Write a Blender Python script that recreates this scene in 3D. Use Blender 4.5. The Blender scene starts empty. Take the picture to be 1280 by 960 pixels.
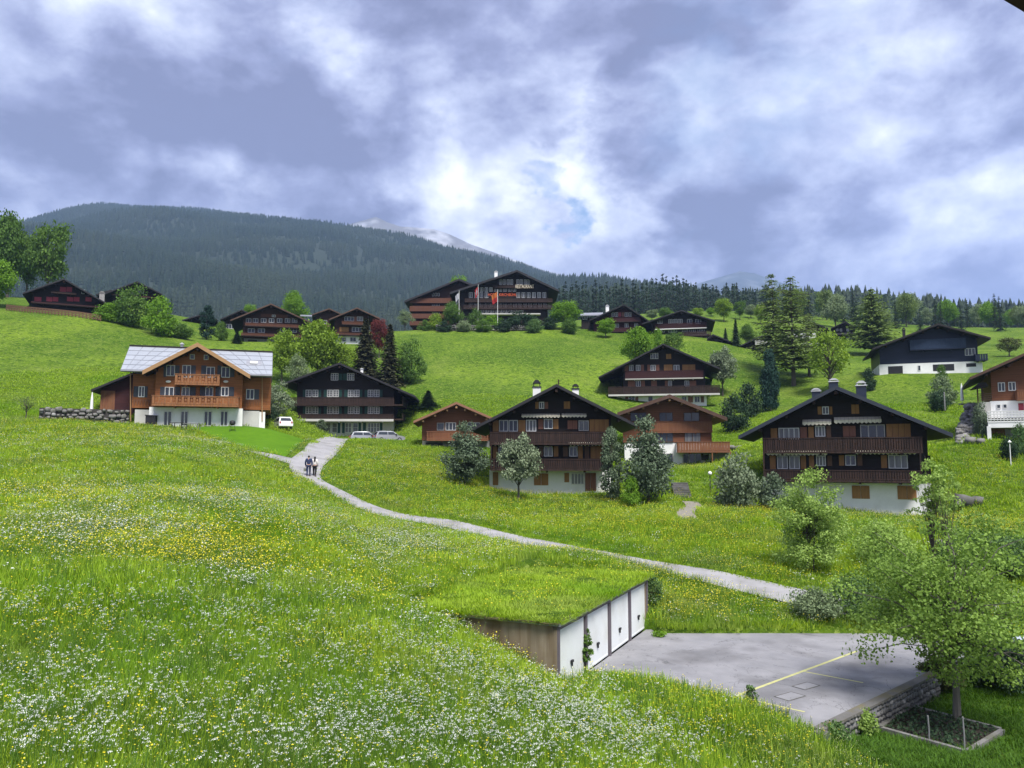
import bpy, math, random
import numpy as np
from mathutils import Vector, Matrix, Euler

# ------------------------------------------------------------------ camera
SC = bpy.context.scene
COL = SC.collection
R = math.radians
FPX = 960.0                      # focal length in pixels of a 1280 x 960 frame
PITCH = math.atan(90.0 / 960.0)  # the phone looks a little upwards
cam_d = bpy.data.cameras.new('camera')
cam_d.sensor_fit = 'HORIZONTAL'
cam_d.sensor_width = 36.0
cam_d.lens = 36.0 * FPX / 1280.0
cam_d.clip_start = 0.1
cam_d.clip_end = 40000.0
cam = bpy.data.objects.new('camera', cam_d)
COL.objects.link(cam)
cam.location = (0, 0, 0)
cam.rotation_euler = (math.pi / 2 + PITCH, 0, 0)
SC.camera = cam

# ------------------------------------------------------------------ sky, sun, exposure
SUN_ELEV = R(58)
SUN_AZ = R(158)                  # compass direction the light comes from, 0 = +Y, clockwise
SKY_STRENGTH = 0.1
SUN_STRENGTH = 3.4
SUN_ANGLE = 18.0
SC.view_settings.view_transform = 'Standard'
SC.view_settings.look = 'None'
SC.view_settings.exposure = 1.1
SC.view_settings.gamma = 1.0
SC.view_settings.use_curve_mapping = False


def ray(u, v):
    x = (u - 640.0) / FPX
    y = (480.0 - v) / FPX
    return Vector((x, math.cos(PITCH) - math.sin(PITCH) * y, math.sin(PITCH) + math.cos(PITCH) * y))


def at(u, v, Y):
    d = ray(u, v)
    return d * (Y / d.y)


def build_world():
    w = bpy.data.worlds.new('World')
    SC.world = w
    w.use_nodes = True
    nt = w.node_tree
    N, Lk = nt.nodes, nt.links
    N.clear()
    out = N.new('ShaderNodeOutputWorld')
    bg = N.new('ShaderNodeBackground')
    bg.inputs['Strength'].default_value = SKY_STRENGTH
    Lk.new(bg.outputs[0], out.inputs[0])
    sky = N.new('ShaderNodeTexSky')
    sky.sky_type = 'NISHITA'
    sky.sun_disc = False
    sky.sun_elevation = SUN_ELEV
    sky.sun_rotation = SUN_AZ
    sky.altitude = 1000
    tc = N.new('ShaderNodeTexCoord')
    nrm = N.new('ShaderNodeVectorMath'); nrm.operation = 'NORMALIZE'
    Lk.new(tc.outputs['Generated'], nrm.inputs[0])
    sep = N.new('ShaderNodeSeparateXYZ')
    Lk.new(nrm.outputs[0], sep.inputs[0])

    def math_(op, a, b=None, clamp=False):
        m = N.new('ShaderNodeMath'); m.operation = op; m.use_clamp = clamp
        for i, x in enumerate((a, b)):
            if x is None:
                continue
            if isinstance(x, (int, float)):
                m.inputs[i].default_value = x
            else:
                Lk.new(x, m.inputs[i])
        return m.outputs[0]
    # flatten the cloud layer towards the horizon
    zz = math_('ABSOLUTE', sep.outputs[2])
    den = math_('ADD', math_('MULTIPLY', zz, 0.55), 0.80)
    px = math_('DIVIDE', sep.outputs[0], den)
    py = math_('DIVIDE', sep.outputs[1], den)
    pz = math_('MULTIPLY', sep.outputs[2], 1.25)
    comb = N.new('ShaderNodeCombineXYZ')
    for i, s in enumerate((px, py, pz)):
        Lk.new(s, comb.inputs[i])

    def noise(scale, detail, rough, dist, off):
        mp = N.new('ShaderNodeMapping')
        mp.inputs['Location'].default_value = off
        Lk.new(comb.outputs[0], mp.inputs[0])
        n = N.new('ShaderNodeTexNoise')
        n.inputs['Scale'].default_value = scale
        n.inputs['Detail'].default_value = detail
        n.inputs['Roughness'].default_value = rough
        n.inputs['Distortion'].default_value = dist
        Lk.new(mp.outputs[0], n.inputs['Vector'])
        return n.outputs['Fac']
    n1 = noise(3.9, 12, 0.56, 0.15, (1.3, 2.4, 6.2))
    n1b = noise(3.9, 12, 0.56, 0.15, (1.3 - 0.02, 2.4, 6.2 - 0.05))
    n2 = noise(14.0, 9, 0.6, 0.5, (0.0, 5.0, 2.0))
    n3 = noise(1.6, 3, 0.5, 0.2, (7.0, 1.0, 4.0))
    b = math_('MULTIPLY', math_('SUBTRACT', n1, 0.5), 1.8)
    b = math_('ADD', b, math_('MULTIPLY', math_('SUBTRACT', n1, n1b), 1.6))     # lit upper edges of the billows
    b = math_('ADD', b, math_('MULTIPLY', math_('SUBTRACT', n2, 0.5), 0.32))
    b = math_('ADD', b, math_('MULTIPLY', math_('SUBTRACT', n3, 0.5), 0.35))
    b = math_('ADD', b, 0.44)
    # ragged outlines: the direction is stirred by noise before the masses are laid out
    wn = N.new('ShaderNodeTexNoise'); wn.inputs['Scale'].default_value = 7.0; wn.inputs['Detail'].default_value = 7; wn.inputs['Roughness'].default_value = 0.6
    Lk.new(comb.outputs[0], wn.inputs['Vector'])
    ws = N.new('ShaderNodeVectorMath'); ws.operation = 'SUBTRACT'; Lk.new(wn.outputs['Color'], ws.inputs[0]); ws.inputs[1].default_value = (0.5, 0.5, 0.5)
    wa = N.new('ShaderNodeVectorMath'); wa.operation = 'MULTIPLY_ADD'; Lk.new(ws.outputs[0], wa.inputs[0]); wa.inputs[1].default_value = (0.26, 0.26, 0.26); Lk.new(nrm.outputs[0], wa.inputs[2])
    wv_ = N.new('ShaderNodeVectorMath'); wv_.operation = 'NORMALIZE'; Lk.new(wa.outputs[0], wv_.inputs[0])
    # large masses of this sky: (u, v, angular radius in degrees, amount)
    masses = [(600, 310, 9, 0.10), (760, 310, 9, 0.20), (1090, 175, 10, 0.26), (470, 100, 6, 0.22), (150, 30, 5, 0.25), (30, 170, 6, 0.12), (350, 60, 5, 0.10),
              (265, 85, 7, -0.30), (50, 70, 9, -0.10), (430, 195, 7, -0.38), (110, 195, 7, -0.12), (785, 165, 4, -0.38),
              (1010, 270, 9, -0.30), (1200, 215, 8, -0.26), (890, 270, 4, -0.18), (930, 60, 10, -0.08), (540, 60, 5, -0.12), (1240, 70, 7, -0.16), (690, 335, 5, -0.24),
              (250, 240, 12, -0.05), (700, 100, 10, 0.04), (660, 250, 8, 0.14), (520, 215, 3.5, 0.25), (400, 60, 5, 0.12), (1130, 130, 6, 0.15)]
    for u, v, rad, amt in masses:
        d = ray(u, v).normalized()
        dot = N.new('ShaderNodeVectorMath'); dot.operation = 'DOT_PRODUCT'
        Lk.new(wv_.outputs[0], dot.inputs[0])
        dot.inputs[1].default_value = d
        mr = N.new('ShaderNodeMapRange'); mr.interpolation_type = 'SMOOTHSTEP'
        mr.inputs['From Min'].default_value = math.cos(R(rad * 1.25))
        mr.inputs['From Max'].default_value = 1.0
        mr.inputs['To Max'].default_value = amt
        Lk.new(dot.outputs['Value'], mr.inputs['Value'])
        b = math_('ADD', b, mr.outputs[0])
    b = math_('ADD', math_('MULTIPLY', b, 1.0), 0.0)
    ramp = N.new('ShaderNodeValToRGB')
    cr = ramp.color_ramp
    cols = [(0.0, (0.135, 0.145, 0.235)), (0.25, (0.205, 0.222, 0.345)), (0.50, (0.330, 0.358, 0.490)), (0.75, (0.48, 0.515, 0.62)), (1.0, (0.70, 0.72, 0.76))]
    cr.elements[0].position, cr.elements[1].position = 0.0, 1.0
    for pos, c in cols[1:-1]:
        cr.elements.new(pos)
    k = 0.92 / SKY_STRENGTH
    for e, (pos, c) in zip(cr.elements, cols):
        e.position = pos
        e.color = (c[0], c[1], c[2], 1)
    Lk.new(b, ramp.inputs[0])
    scl = N.new('ShaderNodeVectorMath'); scl.operation = 'SCALE'
    Lk.new(ramp.outputs[0], scl.inputs[0])
    scl.inputs['Scale'].default_value = k
    # open blue gaps
    gap = noise(3.0, 6, 0.6, 0.4, (11.0, 2.0, 9.0))
    g = math_('MULTIPLY', math_('SUBTRACT', gap, 0.60), 3.0, True)
    g = math_('MULTIPLY', g, 0.75)
    for (u, v, rad, amt) in ((692, 254, 1.6, 0.9), (930, 100, 9, 0.42)):
        d = ray(u, v).normalized()
        dot = N.new('ShaderNodeVectorMath'); dot.operation = 'DOT_PRODUCT'
        Lk.new(wv_.outputs[0], dot.inputs[0]); dot.inputs[1].default_value = d
        mr = N.new('ShaderNodeMapRange'); mr.interpolation_type = 'SMOOTHSTEP'
        mr.inputs['From Min'].default_value = math.cos(R(rad)); mr.inputs['From Max'].default_value = 1.0
        mr.inputs['To Max'].default_value = amt
        Lk.new(dot.outputs['Value'], mr.inputs['Value'])
        g = math_('ADD', g, math_('MULTIPLY', mr.outputs[0], math_('MULTIPLY', math_('SUBTRACT', n2, 0.30), 3.0, True)), True)
    mix = N.new('ShaderNodeMix'); mix.data_type = 'RGBA'
    Lk.new(g, mix.inputs[0])
    Lk.new(scl.outputs[0], mix.inputs[6])
    Lk.new(sky.outputs[0], mix.inputs[7])
    Lk.new(mix.outputs[2], bg.inputs['Color'])


build_world()
sun_d = bpy.data.lights.new('sun', 'SUN')
sun_d.energy = SUN_STRENGTH
sun_d.angle = R(SUN_ANGLE)
sun_d.color = (1.0, 0.965, 0.91)
sun = bpy.data.objects.new('sun', sun_d)
COL.objects.link(sun)
_sd = Vector((math.sin(SUN_AZ) * math.cos(SUN_ELEV), math.cos(SUN_AZ) * math.cos(SUN_ELEV), math.sin(SUN_ELEV)))
sun.rotation_euler = _sd.to_track_quat('Z', 'Y').to_euler()
cy = SC.cycles
cy.use_denoising = True
cy.max_bounces = 5
cy.diffuse_bounces = 2
cy.glossy_bounces = 2
cy.transmission_bounces = 3
cy.transparent_max_bounces = 6
cy.volume_bounces = 0
cy.caustics_reflective = False
cy.caustics_refractive = False
cy.sample_clamp_indirect = 4.0


# ------------------------------------------------------------------ materials
def _nt(name):
    m = bpy.data.materials.new(name)
    m.use_nodes = True
    nt = m.node_tree
    bs = nt.nodes['Principled BSDF']
    return m, nt, bs


def mat(name, c1, c2=None, scale=(3, 3, 3), rough=0.75, detail=4, bump=0.0, planks=0.0, plank_axis='Z', spec=0.3, metal=0.0, c3=None, s3=0.3, contrast=1.0, amt3=0.6):
    m, nt, bs = _nt(name)
    N, L = nt.nodes, nt.links
    bs.inputs['Roughness'].default_value = rough
    bs.inputs['Specular IOR Level'].default_value = spec
    bs.inputs['Metallic'].default_value = metal
    if c2 is None:
        c2 = tuple(x * 0.75 for x in c1)
    tc = N.new('ShaderNodeTexCoord')
    mp = N.new('ShaderNodeMapping'); mp.inputs['Scale'].default_value = scale
    L.new(tc.outputs['Object'], mp.inputs[0])
    n = N.new('ShaderNodeTexNoise'); n.inputs['Scale'].default_value = 1.0
    n.inputs['Detail'].default_value = detail; n.inputs['Roughness'].default_value = 0.62
    L.new(mp.outputs[0], n.inputs['Vector'])
    mr = N.new('ShaderNodeMapRange')
    mr.inputs['From Min'].default_value = 0.5 - 0.22 / contrast
    mr.inputs['From Max'].default_value = 0.5 + 0.22 / contrast
    L.new(n.outputs['Fac'], mr.inputs['Value'])
    mx = N.new('ShaderNodeMix'); mx.data_type = 'RGBA'
    mx.inputs[6].default_value = (*c1, 1); mx.inputs[7].default_value = (*c2, 1)
    L.new(mr.outputs[0], mx.inputs[0])
    col = mx.outputs[2]
    if c3 is not None:
        n3 = N.new('ShaderNodeTexNoise'); n3.inputs['Scale'].default_value = s3
        n3.inputs['Detail'].default_value = 6
        L.new(tc.outputs['Object'], n3.inputs['Vector'])
        mr3 = N.new('ShaderNodeMapRange'); mr3.inputs['From Min'].default_value = 0.48; mr3.inputs['From Max'].default_value = 0.68
        mr3.inputs['To Max'].default_value = amt3
        L.new(n3.outputs['Fac'], mr3.inputs['Value'])
        m3 = N.new('ShaderNodeMix'); m3.data_type = 'RGBA'
        L.new(mr3.outputs[0], m3.inputs[0]); L.new(col, m3.inputs[6]); m3.inputs[7].default_value = (*c3, 1)
        col = m3.outputs[2]
    height = n.outputs['Fac']
    if planks > 0:
        wv = N.new('ShaderNodeTexWave'); wv.wave_type = 'BANDS'; wv.bands_direction = plank_axis
        wv.wave_profile = 'SAW'
        wv.inputs['Scale'].default_value = 0.314 / planks     # one band per plank
        wv.inputs['Distortion'].default_value = 0.0
        L.new(tc.outputs['Object'], wv.inputs['Vector'])
        r2 = N.new('ShaderNodeMapRange'); r2.inputs['From Min'].default_value = 0.0; r2.inputs['From Max'].default_value = 0.14
        r2.inputs['To Min'].default_value = 0.45; r2.inputs['To Max'].default_value = 1.0
        L.new(wv.outputs['Fac'], r2.inputs['Value'])
        mm = N.new('ShaderNodeMix'); mm.data_type = 'RGBA'; mm.blend_type = 'MULTIPLY'; mm.inputs[0].default_value = 1.0
        L.new(col, mm.inputs[6])
        cc = N.new('ShaderNodeCombineColor')
        for i in range(3):
            L.new(r2.outputs[0], cc.inputs[i])
        L.new(cc.outputs[0], mm.inputs[7])
        col = mm.outputs[2]
    L.new(col, bs.inputs['Base Color'])
    if bump > 0:
        bp = N.new('ShaderNodeBump'); bp.inputs['Strength'].default_value = bump; bp.inputs['Distance'].default_value = 0.05
        L.new(height, bp.inputs['Height'])
        L.new(bp.outputs[0], bs.inputs['Normal'])
    return m


def leaf_mat(name, c_dark, c_light, trans=0.35, rough=0.55, patch=0.0, patch_col=None, patch_scale=0.05, patch2=None):
    """foliage: diffuse + translucent, every leaf with its own tint"""
    m, nt, bs = _nt(name)
    N, L = nt.nodes, nt.links
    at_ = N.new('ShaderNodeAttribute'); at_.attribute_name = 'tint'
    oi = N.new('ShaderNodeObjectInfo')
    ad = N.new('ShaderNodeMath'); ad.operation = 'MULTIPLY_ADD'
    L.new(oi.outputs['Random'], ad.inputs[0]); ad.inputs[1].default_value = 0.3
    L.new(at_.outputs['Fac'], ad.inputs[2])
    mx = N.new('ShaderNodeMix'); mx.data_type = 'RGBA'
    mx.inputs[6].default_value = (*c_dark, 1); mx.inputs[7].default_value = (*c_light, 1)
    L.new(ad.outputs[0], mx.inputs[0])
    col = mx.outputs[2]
    if patch_col is not None:
        g = N.new('ShaderNodeNewGeometry')
        n = N.new('ShaderNodeTexNoise'); n.inputs['Scale'].default_value = patch_scale; n.inputs['Detail'].default_value = 5
        L.new(g.outputs['Position'], n.inputs['Vector'])
        mr = N.new('ShaderNodeMapRange'); mr.inputs['From Min'].default_value = 0.42; mr.inputs['From Max'].default_value = 0.62
        mr.inputs['To Max'].default_value = patch
        L.new(n.outputs['Fac'], mr.inputs['Value'])
        m2 = N.new('ShaderNodeMix'); m2.data_type = 'RGBA'
        L.new(mr.outputs[0], m2.inputs[0]); L.new(col, m2.inputs[6]); m2.inputs[7].default_value = (*patch_col, 1)
        col = m2.outputs[2]
    if patch2 is not None:
        for k, (pc, ps, amt, lo, hi) in enumerate(patch2):
            n = N.new('ShaderNodeTexNoise'); n.inputs['Scale'].default_value = ps; n.inputs['Detail'].default_value = 4
            mp = N.new('ShaderNodeMapping'); mp.inputs['Location'].default_value = (17.0 * (k + 1), 5.0 * k, 0)
            L.new(g.outputs['Position'], mp.inputs[0]); L.new(mp.outputs[0], n.inputs['Vector'])
            mr = N.new('ShaderNodeMapRange'); mr.inputs['From Min'].default_value = lo; mr.inputs['From Max'].default_value = hi; mr.inputs['To Max'].default_value = amt
            L.new(n.outputs['Fac'], mr.inputs['Value'])
            m2 = N.new('ShaderNodeMix'); m2.data_type = 'RGBA'
            L.new(mr.outputs[0], m2.inputs[0]); L.new(col, m2.inputs[6]); m2.inputs[7].default_value = (*pc, 1)
            col = m2.outputs[2]
    bs.inputs['Roughness'].default_value = rough
    bs.inputs['Specular IOR Level'].default_value = 0.08
    L.new(col, bs.inputs['Base Color'])
    tr = N.new('ShaderNodeBsdfTranslucent')
    hs = N.new('ShaderNodeHueSaturation'); hs.inputs['Value'].default_value = 1.25; hs.inputs['Saturation'].default_value = 1.1
    L.new(col, hs.inputs['Color']); L.new(hs.outputs[0], tr.inputs[0])
    ms = N.new('ShaderNodeMixShader'); ms.inputs[0].default_value = trans
    L.new(bs.outputs[0], ms.inputs[1]); L.new(tr.outputs[0], ms.inputs[2])
    L.new(ms.outputs[0], nt.nodes['Material Output'].inputs[0])
    return m


# ------------------------------------------------------------------ mesh helpers
class MB:
    """collects simple shapes into one mesh"""
    def __init__(s):
        s.v, s.f = [], []

    def box(s, x0, x1, y0, y1, z0, z1):
        if x0 > x1: x0, x1 = x1, x0
        if y0 > y1: y0, y1 = y1, y0
        if z0 > z1: z0, z1 = z1, z0
        b = len(s.v)
        s.v += [(x0, y0, z0), (x1, y0, z0), (x1, y1, z0), (x0, y1, z0), (x0, y0, z1), (x1, y0, z1), (x1, y1, z1), (x0, y1, z1)]
        s.f += [tuple(b + i for i in q) for q in ((0, 3, 2, 1), (4, 5, 6, 7), (0, 1, 5, 4), (1, 2, 6, 5), (2, 3, 7, 6), (3, 0, 4, 7))]
        return s

    def obox(s, c, ax, ay, az):
        """oriented box: centre and three half-axis vectors"""
        c, ax, ay, az = map(Vector, (c, ax, ay, az))
        b = len(s.v)
        for sz in (-1, 1):
            for sx, sy in ((-1, -1), (1, -1), (1, 1), (-1, 1)):
                s.v.append(tuple(c + ax * sx + ay * sy + az * sz))
        s.f += [tuple(b + i for i in q) for q in ((0, 3, 2, 1), (4, 5, 6, 7), (0, 1, 5, 4), (1, 2, 6, 5), (2, 3, 7, 6), (3, 0, 4, 7))]
        return s

    def prism_y(s, poly, y0, y1):
        """polygon of (x, z), counter-clockwise seen from -y, extruded along y"""
        n = len(poly)
        b = len(s.v)
        s.v += [(x, y0, z) for x, z in poly] + [(x, y1, z) for x, z in poly]
        s.f.append(tuple(b + i for i in range(n)))
        s.f.append(tuple(b + n + i for i in reversed(range(n))))
        for i in range(n):
            j = (i + 1) % n
            s.f.append((b + j, b + i, b + n + i, b + n + j))
        return s

    def prism_z(s, poly, z0, z1):
        n = len(poly)
        b = len(s.v)
        s.v += [(x, y, z0) for x, y in poly] + [(x, y, z1) for x, y in poly]
        s.f.append(tuple(b + i for i in reversed(range(n))))
        s.f.append(tuple(b + n + i for i in range(n)))
        for i in range(n):
            j = (i + 1) % n
            s.f.append((b + i, b + j, b + n + j, b + n + i))
        return s

    def quad(s, a, b_, c, d):
        b = len(s.v)
        s.v += [tuple(a), tuple(b_), tuple(c), tuple(d)]
        s.f.append((b, b + 1, b + 2, b + 3))
        return s

    def tube(s, pts, rad, k=8, cap=True):
        pts = [Vector(p) for p in pts]
        b = len(s.v)
        n = len(pts)
        for i, p in enumerate(pts):
            t = (pts[min(i + 1, n - 1)] - pts[max(i - 1, 0)]).normalized()
            a = t.orthogonal().normalized() if abs(t.z) < 0.95 else Vector((1, 0, 0))
            a = (a - t * a.dot(t)).normalized()
            c = t.cross(a)
            r = rad[i] if isinstance(rad, (list, tuple)) else rad
            for j in range(k):
                th = 2 * math.pi * j / k
                s.v.append(tuple(p + (a * math.cos(th) + c * math.sin(th)) * r))
        for i in range(n - 1):
            for j in range(k):
                q = (j + 1) % k
                s.f.append((b + i * k + j, b + i * k + q, b + (i + 1) * k + q, b + (i + 1) * k + j))
        if cap:
            s.f.append(tuple(b + j for j in reversed(range(k))))
            s.f.append(tuple(b + (n - 1) * k + j for j in range(k)))
        return s

    def ball(s, c, r, nu=10, nv=6):
        if not isinstance(r, (tuple, list)): r = (r, r, r)
        b = len(s.v)
        for i in range(nv + 1):
            ph = math.pi * i / nv
            for j in range(nu):
                th = 2 * math.pi * j / nu
                s.v.append((c[0] + r[0] * math.sin(ph) * math.cos(th), c[1] + r[1] * math.sin(ph) * math.sin(th), c[2] + r[2] * math.cos(ph)))
        for i in range(nv):
            for j in range(nu):
                q = (j + 1) % nu
                s.f.append((b + i * nu + j, b + (i + 1) * nu + j, b + (i + 1) * nu + q, b + i * nu + q))
        return s

    def mesh(s, name):
        me = bpy.data.meshes.new(name)
        me.from_pydata(s.v, [], s.f)
        me.update()
        return me

    def build(s, name, m, parent=None, loc=None, smooth=False):
        me = s.mesh(name)
        if smooth:
            me.polygons.foreach_set('use_smooth', [True] * len(me.polygons))
        return put(name, me, m, parent, loc)


def put(name, me, m, parent=None, loc=None):
    o = bpy.data.objects.new(name, me)
    COL.objects.link(o)
    if m is not None and not me.materials:
        me.materials.append(m)
    elif m is not None and me.materials[0] != m:
        o.material_slots[0].link = 'OBJECT'
        o.material_slots[0].material = m
    if parent is not None:
        o.parent = parent
    if loc is not None:
        o.location = loc
    return o


def tag(o, label=None, cat=None, group=None, kind=None):
    if label: o['label'] = label
    if cat: o['category'] = cat
    if group: o['group'] = group
    if kind: o['kind'] = kind
    return o


def empty(name, loc, rz=0.0, label=None, cat=None, group=None):
    o = bpy.data.objects.new(name, None)
    COL.objects.link(o)
    o.empty_display_size = 0.5
    o.location = loc
    o.rotation_euler = (0, 0, rz)
    return tag(o, label, cat, group)


def np_mesh(name, V, Fq, tint=None, smooth=False):
    """mesh from numpy arrays, quads (n,4) or triangles (n,3)"""
    me = bpy.data.meshes.new(name)
    V = np.asarray(V, dtype=np.float32)
    Fq = np.asarray(Fq, dtype=np.int32)
    k = Fq.shape[1]
    me.vertices.add(len(V)); me.vertices.foreach_set('co', V.ravel())
    me.loops.add(Fq.size); me.loops.foreach_set('vertex_index', Fq.ravel())
    me.polygons.add(len(Fq))
    me.polygons.foreach_set('loop_start', np.arange(0, Fq.size, k, dtype=np.int32))
    try:
        me.polygons.foreach_set('loop_total', np.full(len(Fq), k, dtype=np.int32))
    except Exception:
        pass
    if smooth:
        me.polygons.foreach_set('use_smooth', np.ones(len(Fq), dtype=bool))
    me.update(calc_edges=True)
    if tint is not None:
        a = me.attributes.new('tint', 'FLOAT', 'POINT')
        a.data.foreach_set('value', np.asarray(tint, dtype=np.float32))
    return me


def unit(a):
    return a / (np.linalg.norm(a, axis=1, keepdims=True) + 1e-9)


def cards(C, T, Nn, ln, wd, tint):
    """leaf faces: centre, long direction, normal, length, width -> (V, F, tint per vertex); a four-sided pointed leaf"""
    T = unit(T)
    Nn = unit(Nn - T * np.sum(Nn * T, axis=1, keepdims=True))
    B = np.cross(Nn, T)
    ln = np.asarray(ln).reshape(-1, 1); wd = np.asarray(wd).reshape(-1, 1)
    a = C - T * ln * 0.5
    b = C - B * wd * 0.5 + Nn * wd * 0.12
    c = C + T * ln * 0.5
    d = C + B * wd * 0.5 + Nn * wd * 0.12
    V = np.stack([a, b, c, d], axis=1).reshape(-1, 3)
    F = np.arange(len(C) * 4, dtype=np.int32).reshape(-1, 4)
    return V, F, np.repeat(tint, 4)


# ------------------------------------------------------------------ terrain: real heights from survey points (pixel, distance)
_CP = """
0 960 11; 150 960 11.7; 300 960 12.5; 450 960 13.7; 640 960 15.2; 780 960 17.2; 900 960 19.4; 1020 955 20.6; 1150 960 21.2; 1280 960 21.5
0 860 14.1; 200 850 15; 400 850 17.5; 500 800 22; 600 860 19.5; 700 885 20.8; 800 900 21.6; 900 905 21.8; 960 908 22.0; 1000 925 21.9
0 750 18.6; 150 740 20.5; 300 730 24; 420 750 24.5
0 690 23.8; 150 680 26.5; 300 690 28; 400 690 30.5; 450 705 31
0 640 31; 150 625 37; 300 630 38; 380 640 43; 430 645 48; 500 690 38
0 590 44; 150 570 52; 250 575 55; 320 590 55
0 555 58; 120 547 64; 220 550 68; 280 558 68
0 530 74; 60 528 75; 120 531 77; 180 534 80; 230 537 82
520 742 30; 556 768 28.2; 570 778 27.6; 590 790 27.4; 640 816 26.7; 690 852 26; 460 646 54.5; 510 658 52; 570 669 50; 640 686 46.5; 520 770 26.5; 560 800 24.6
600 715 36; 700 715 36.5; 560 690 42; 620 680 46; 780 712 38
735 834 28.2; 830 856 25.9; 930 884 23.9
385 596 66; 450 632 58; 560 652 54; 680 680 49; 800 703 45; 900 720 42; 1030 752 38; 1090 778 35.5
820 745 38.5; 900 760 37.5; 980 770 36.6; 900 785 34.8; 1040 785 34.8; 820 784 34.9
700 622 71; 560 600 71; 480 590 72; 450 578 76; 400 556 88; 800 650 57; 900 660 54; 860 640 60; 1000 715 43.5; 960 640 62; 700 650 60; 600 625 64
620 614 73; 765 614 73; 690 612 76
1060 640 66; 960 640 66; 1165 640 66; 1200 650 60; 1270 640 62; 1220 610 66; 1220 575 74; 1275 575 74
1200 690 45; 1270 690 45; 1100 700 46; 1250 745 39.5; 1280 745 39.5; 1100 790 34.5; 1180 790 34.5; 1270 800 33
1280 886 27; 1190 900 25.5; 1100 896 26.5; 1060 914 24.3; 1150 928 23.8; 1230 926 24; 1040 921 23.0
853 612 72; 870 591 77; 800 598 78; 850 585 86; 930 590 80
300 562 72; 340 570 70; 370 565 75; 400 552 92; 430 550.5 106; 370 541 98; 300 547 80; 480 553 106; 440 549 97; 480 551 97; 520 557 96; 550 562 92
243 533 84; 165 531 84; 330 536 84; 250 500 98; 340 500 108
100 500 92; 40 490 96; 50 450 112; 0 440 114; 100 400 140; 20 388 145; 75 388 150; 130 396 150; 200 421 142; 165 385 175; 130 440 120; 190 450 118
260 424 162; 300 424 165; 350 430 155; 430 425 168; 380 460 138; 400 470 134; 440 470 134; 510 470 140; 530 500 125; 430 545 116; 380 545 114; 480 548 114
600 500 122; 600 450 150; 560 412 188; 640 410 193; 690 410 190; 740 420 184; 850 420 184; 800 450 160; 740 470 145; 690 500 125; 565 560 95; 520 545 112; 640 540 104
825 506 135; 770 505 134; 880 505 136; 930 470 150; 900 540 110; 960 520 115; 940 560 90; 900 430 175; 1000 460 160; 1050 490 130; 845 583 92; 900 580 90
1155 468 129; 1090 472 128; 1230 458 134; 1200 510 105; 1100 500 115; 1150 495 116; 1270 440 160; 1215 545 82; 1160 540 95; 1270 550 82; 1200 565 84
1050 436 200; 950 412 225; 1000 445 180; 900 392 255; 1000 398 295; 1270 418 240; 1150 420 250; 740 406 260; 600 426 260; 850 390 380; 700 402 380; 950 390 380; 1100 410 380; 1250 418 380
400 442 260; 300 442 260; 150 402 260; 60 396 260
"""
CP = []
for _t in _CP.replace('\n', ';').split(';'):
    _t = _t.split()
    if len(_t) == 3:
        CP.append(tuple(at(*map(float, _t))))
CP += [(-130, 0, -3), (-120, 50, 3), (-150, 110, 20), (-200, 180, 36), (140, 0, -10), (140, 55, -3), (170, 120, 13), (240, 220, 40),
       (0, -25, -5.5), (-60, -25, -4), (60, -25, -9), (28, 15, -9), (40, 25, -8.8), (-25, 5, -3.6), (0, 3, -4.9), (10, 10, -7.6), (-350, 380, 50), (350, 380, 66), (-200, 300, 42)]
CP = np.array(CP, dtype=np.float64)


def _U(d2):
    return 0.5 * d2 * np.log(d2 + 1e-9)


def _tps_fit(P, lam=0.02):
    n = len(P)
    xy = P[:, :2] / 50.0
    d2 = ((xy[:, None, :] - xy[None, :, :]) ** 2).sum(-1)
    K = _U(d2) + lam * np.eye(n) * 0.02
    Q = np.hstack([np.ones((n, 1)), xy])
    A = np.zeros((n + 3, n + 3)); A[:n, :n] = K; A[:n, n:] = Q; A[n:, :n] = Q.T
    return np.linalg.solve(A, np.concatenate([P[:, 2], np.zeros(3)]))


_W = _tps_fit(CP)
_PY = np.array([-400, -80, 0, 25, 60, 85, 120, 160, 200, 300, 400, 700, 1200], float)
_PZ = np.array([-12, -8, -6, -6, -2, 2, 9, 21, 30, 44, 60, 70, 75], float)


def tps(x, y):
    x = np.asarray(x, float); y = np.asarray(y, float)
    sh = x.shape
    X, Y = x.ravel(), y.ravel()
    out = np.empty(len(X))
    px, py = CP[:, 0] / 50.0, CP[:, 1] / 50.0
    for i in range(0, len(X), 20000):
        a, b = X[i:i + 20000, None] / 50.0, Y[i:i + 20000, None] / 50.0
        d2 = (a - px) ** 2 + (b - py) ** 2
        out[i:i + 20000] = _U(d2) @ _W[:-3] + _W[-3] + _W[-2] * a[:, 0] + _W[-1] * b[:, 0]
    far = np.interp(Y, _PY, _PZ)
    t = np.clip((np.abs(X) - (70 + 0.85 * np.maximum(Y, 0))) / 80.0, 0, 1)
    t = np.maximum(t, np.clip((Y - 360) / 60.0, 0, 1))
    t = np.maximum(t, np.clip((-15 - Y) / 30.0, 0, 1))
    t = t * t * (3 - 2 * t)
    return (out * (1 - t) + far * t).reshape(sh)


def inside(poly, x, y):
    x = np.asarray(x); y = np.asarray(y)
    r = np.zeros(x.shape, bool)
    n = len(poly)
    for i in range(n):
        x0, y0 = poly[i]; x1, y1 = poly[(i + 1) % n]
        c = ((y0 > y) != (y1 > y)) & (x < (x1 - x0) * (y - y0) / (y1 - y0 + 1e-12) + x0)
        r ^= c
    return r


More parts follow.
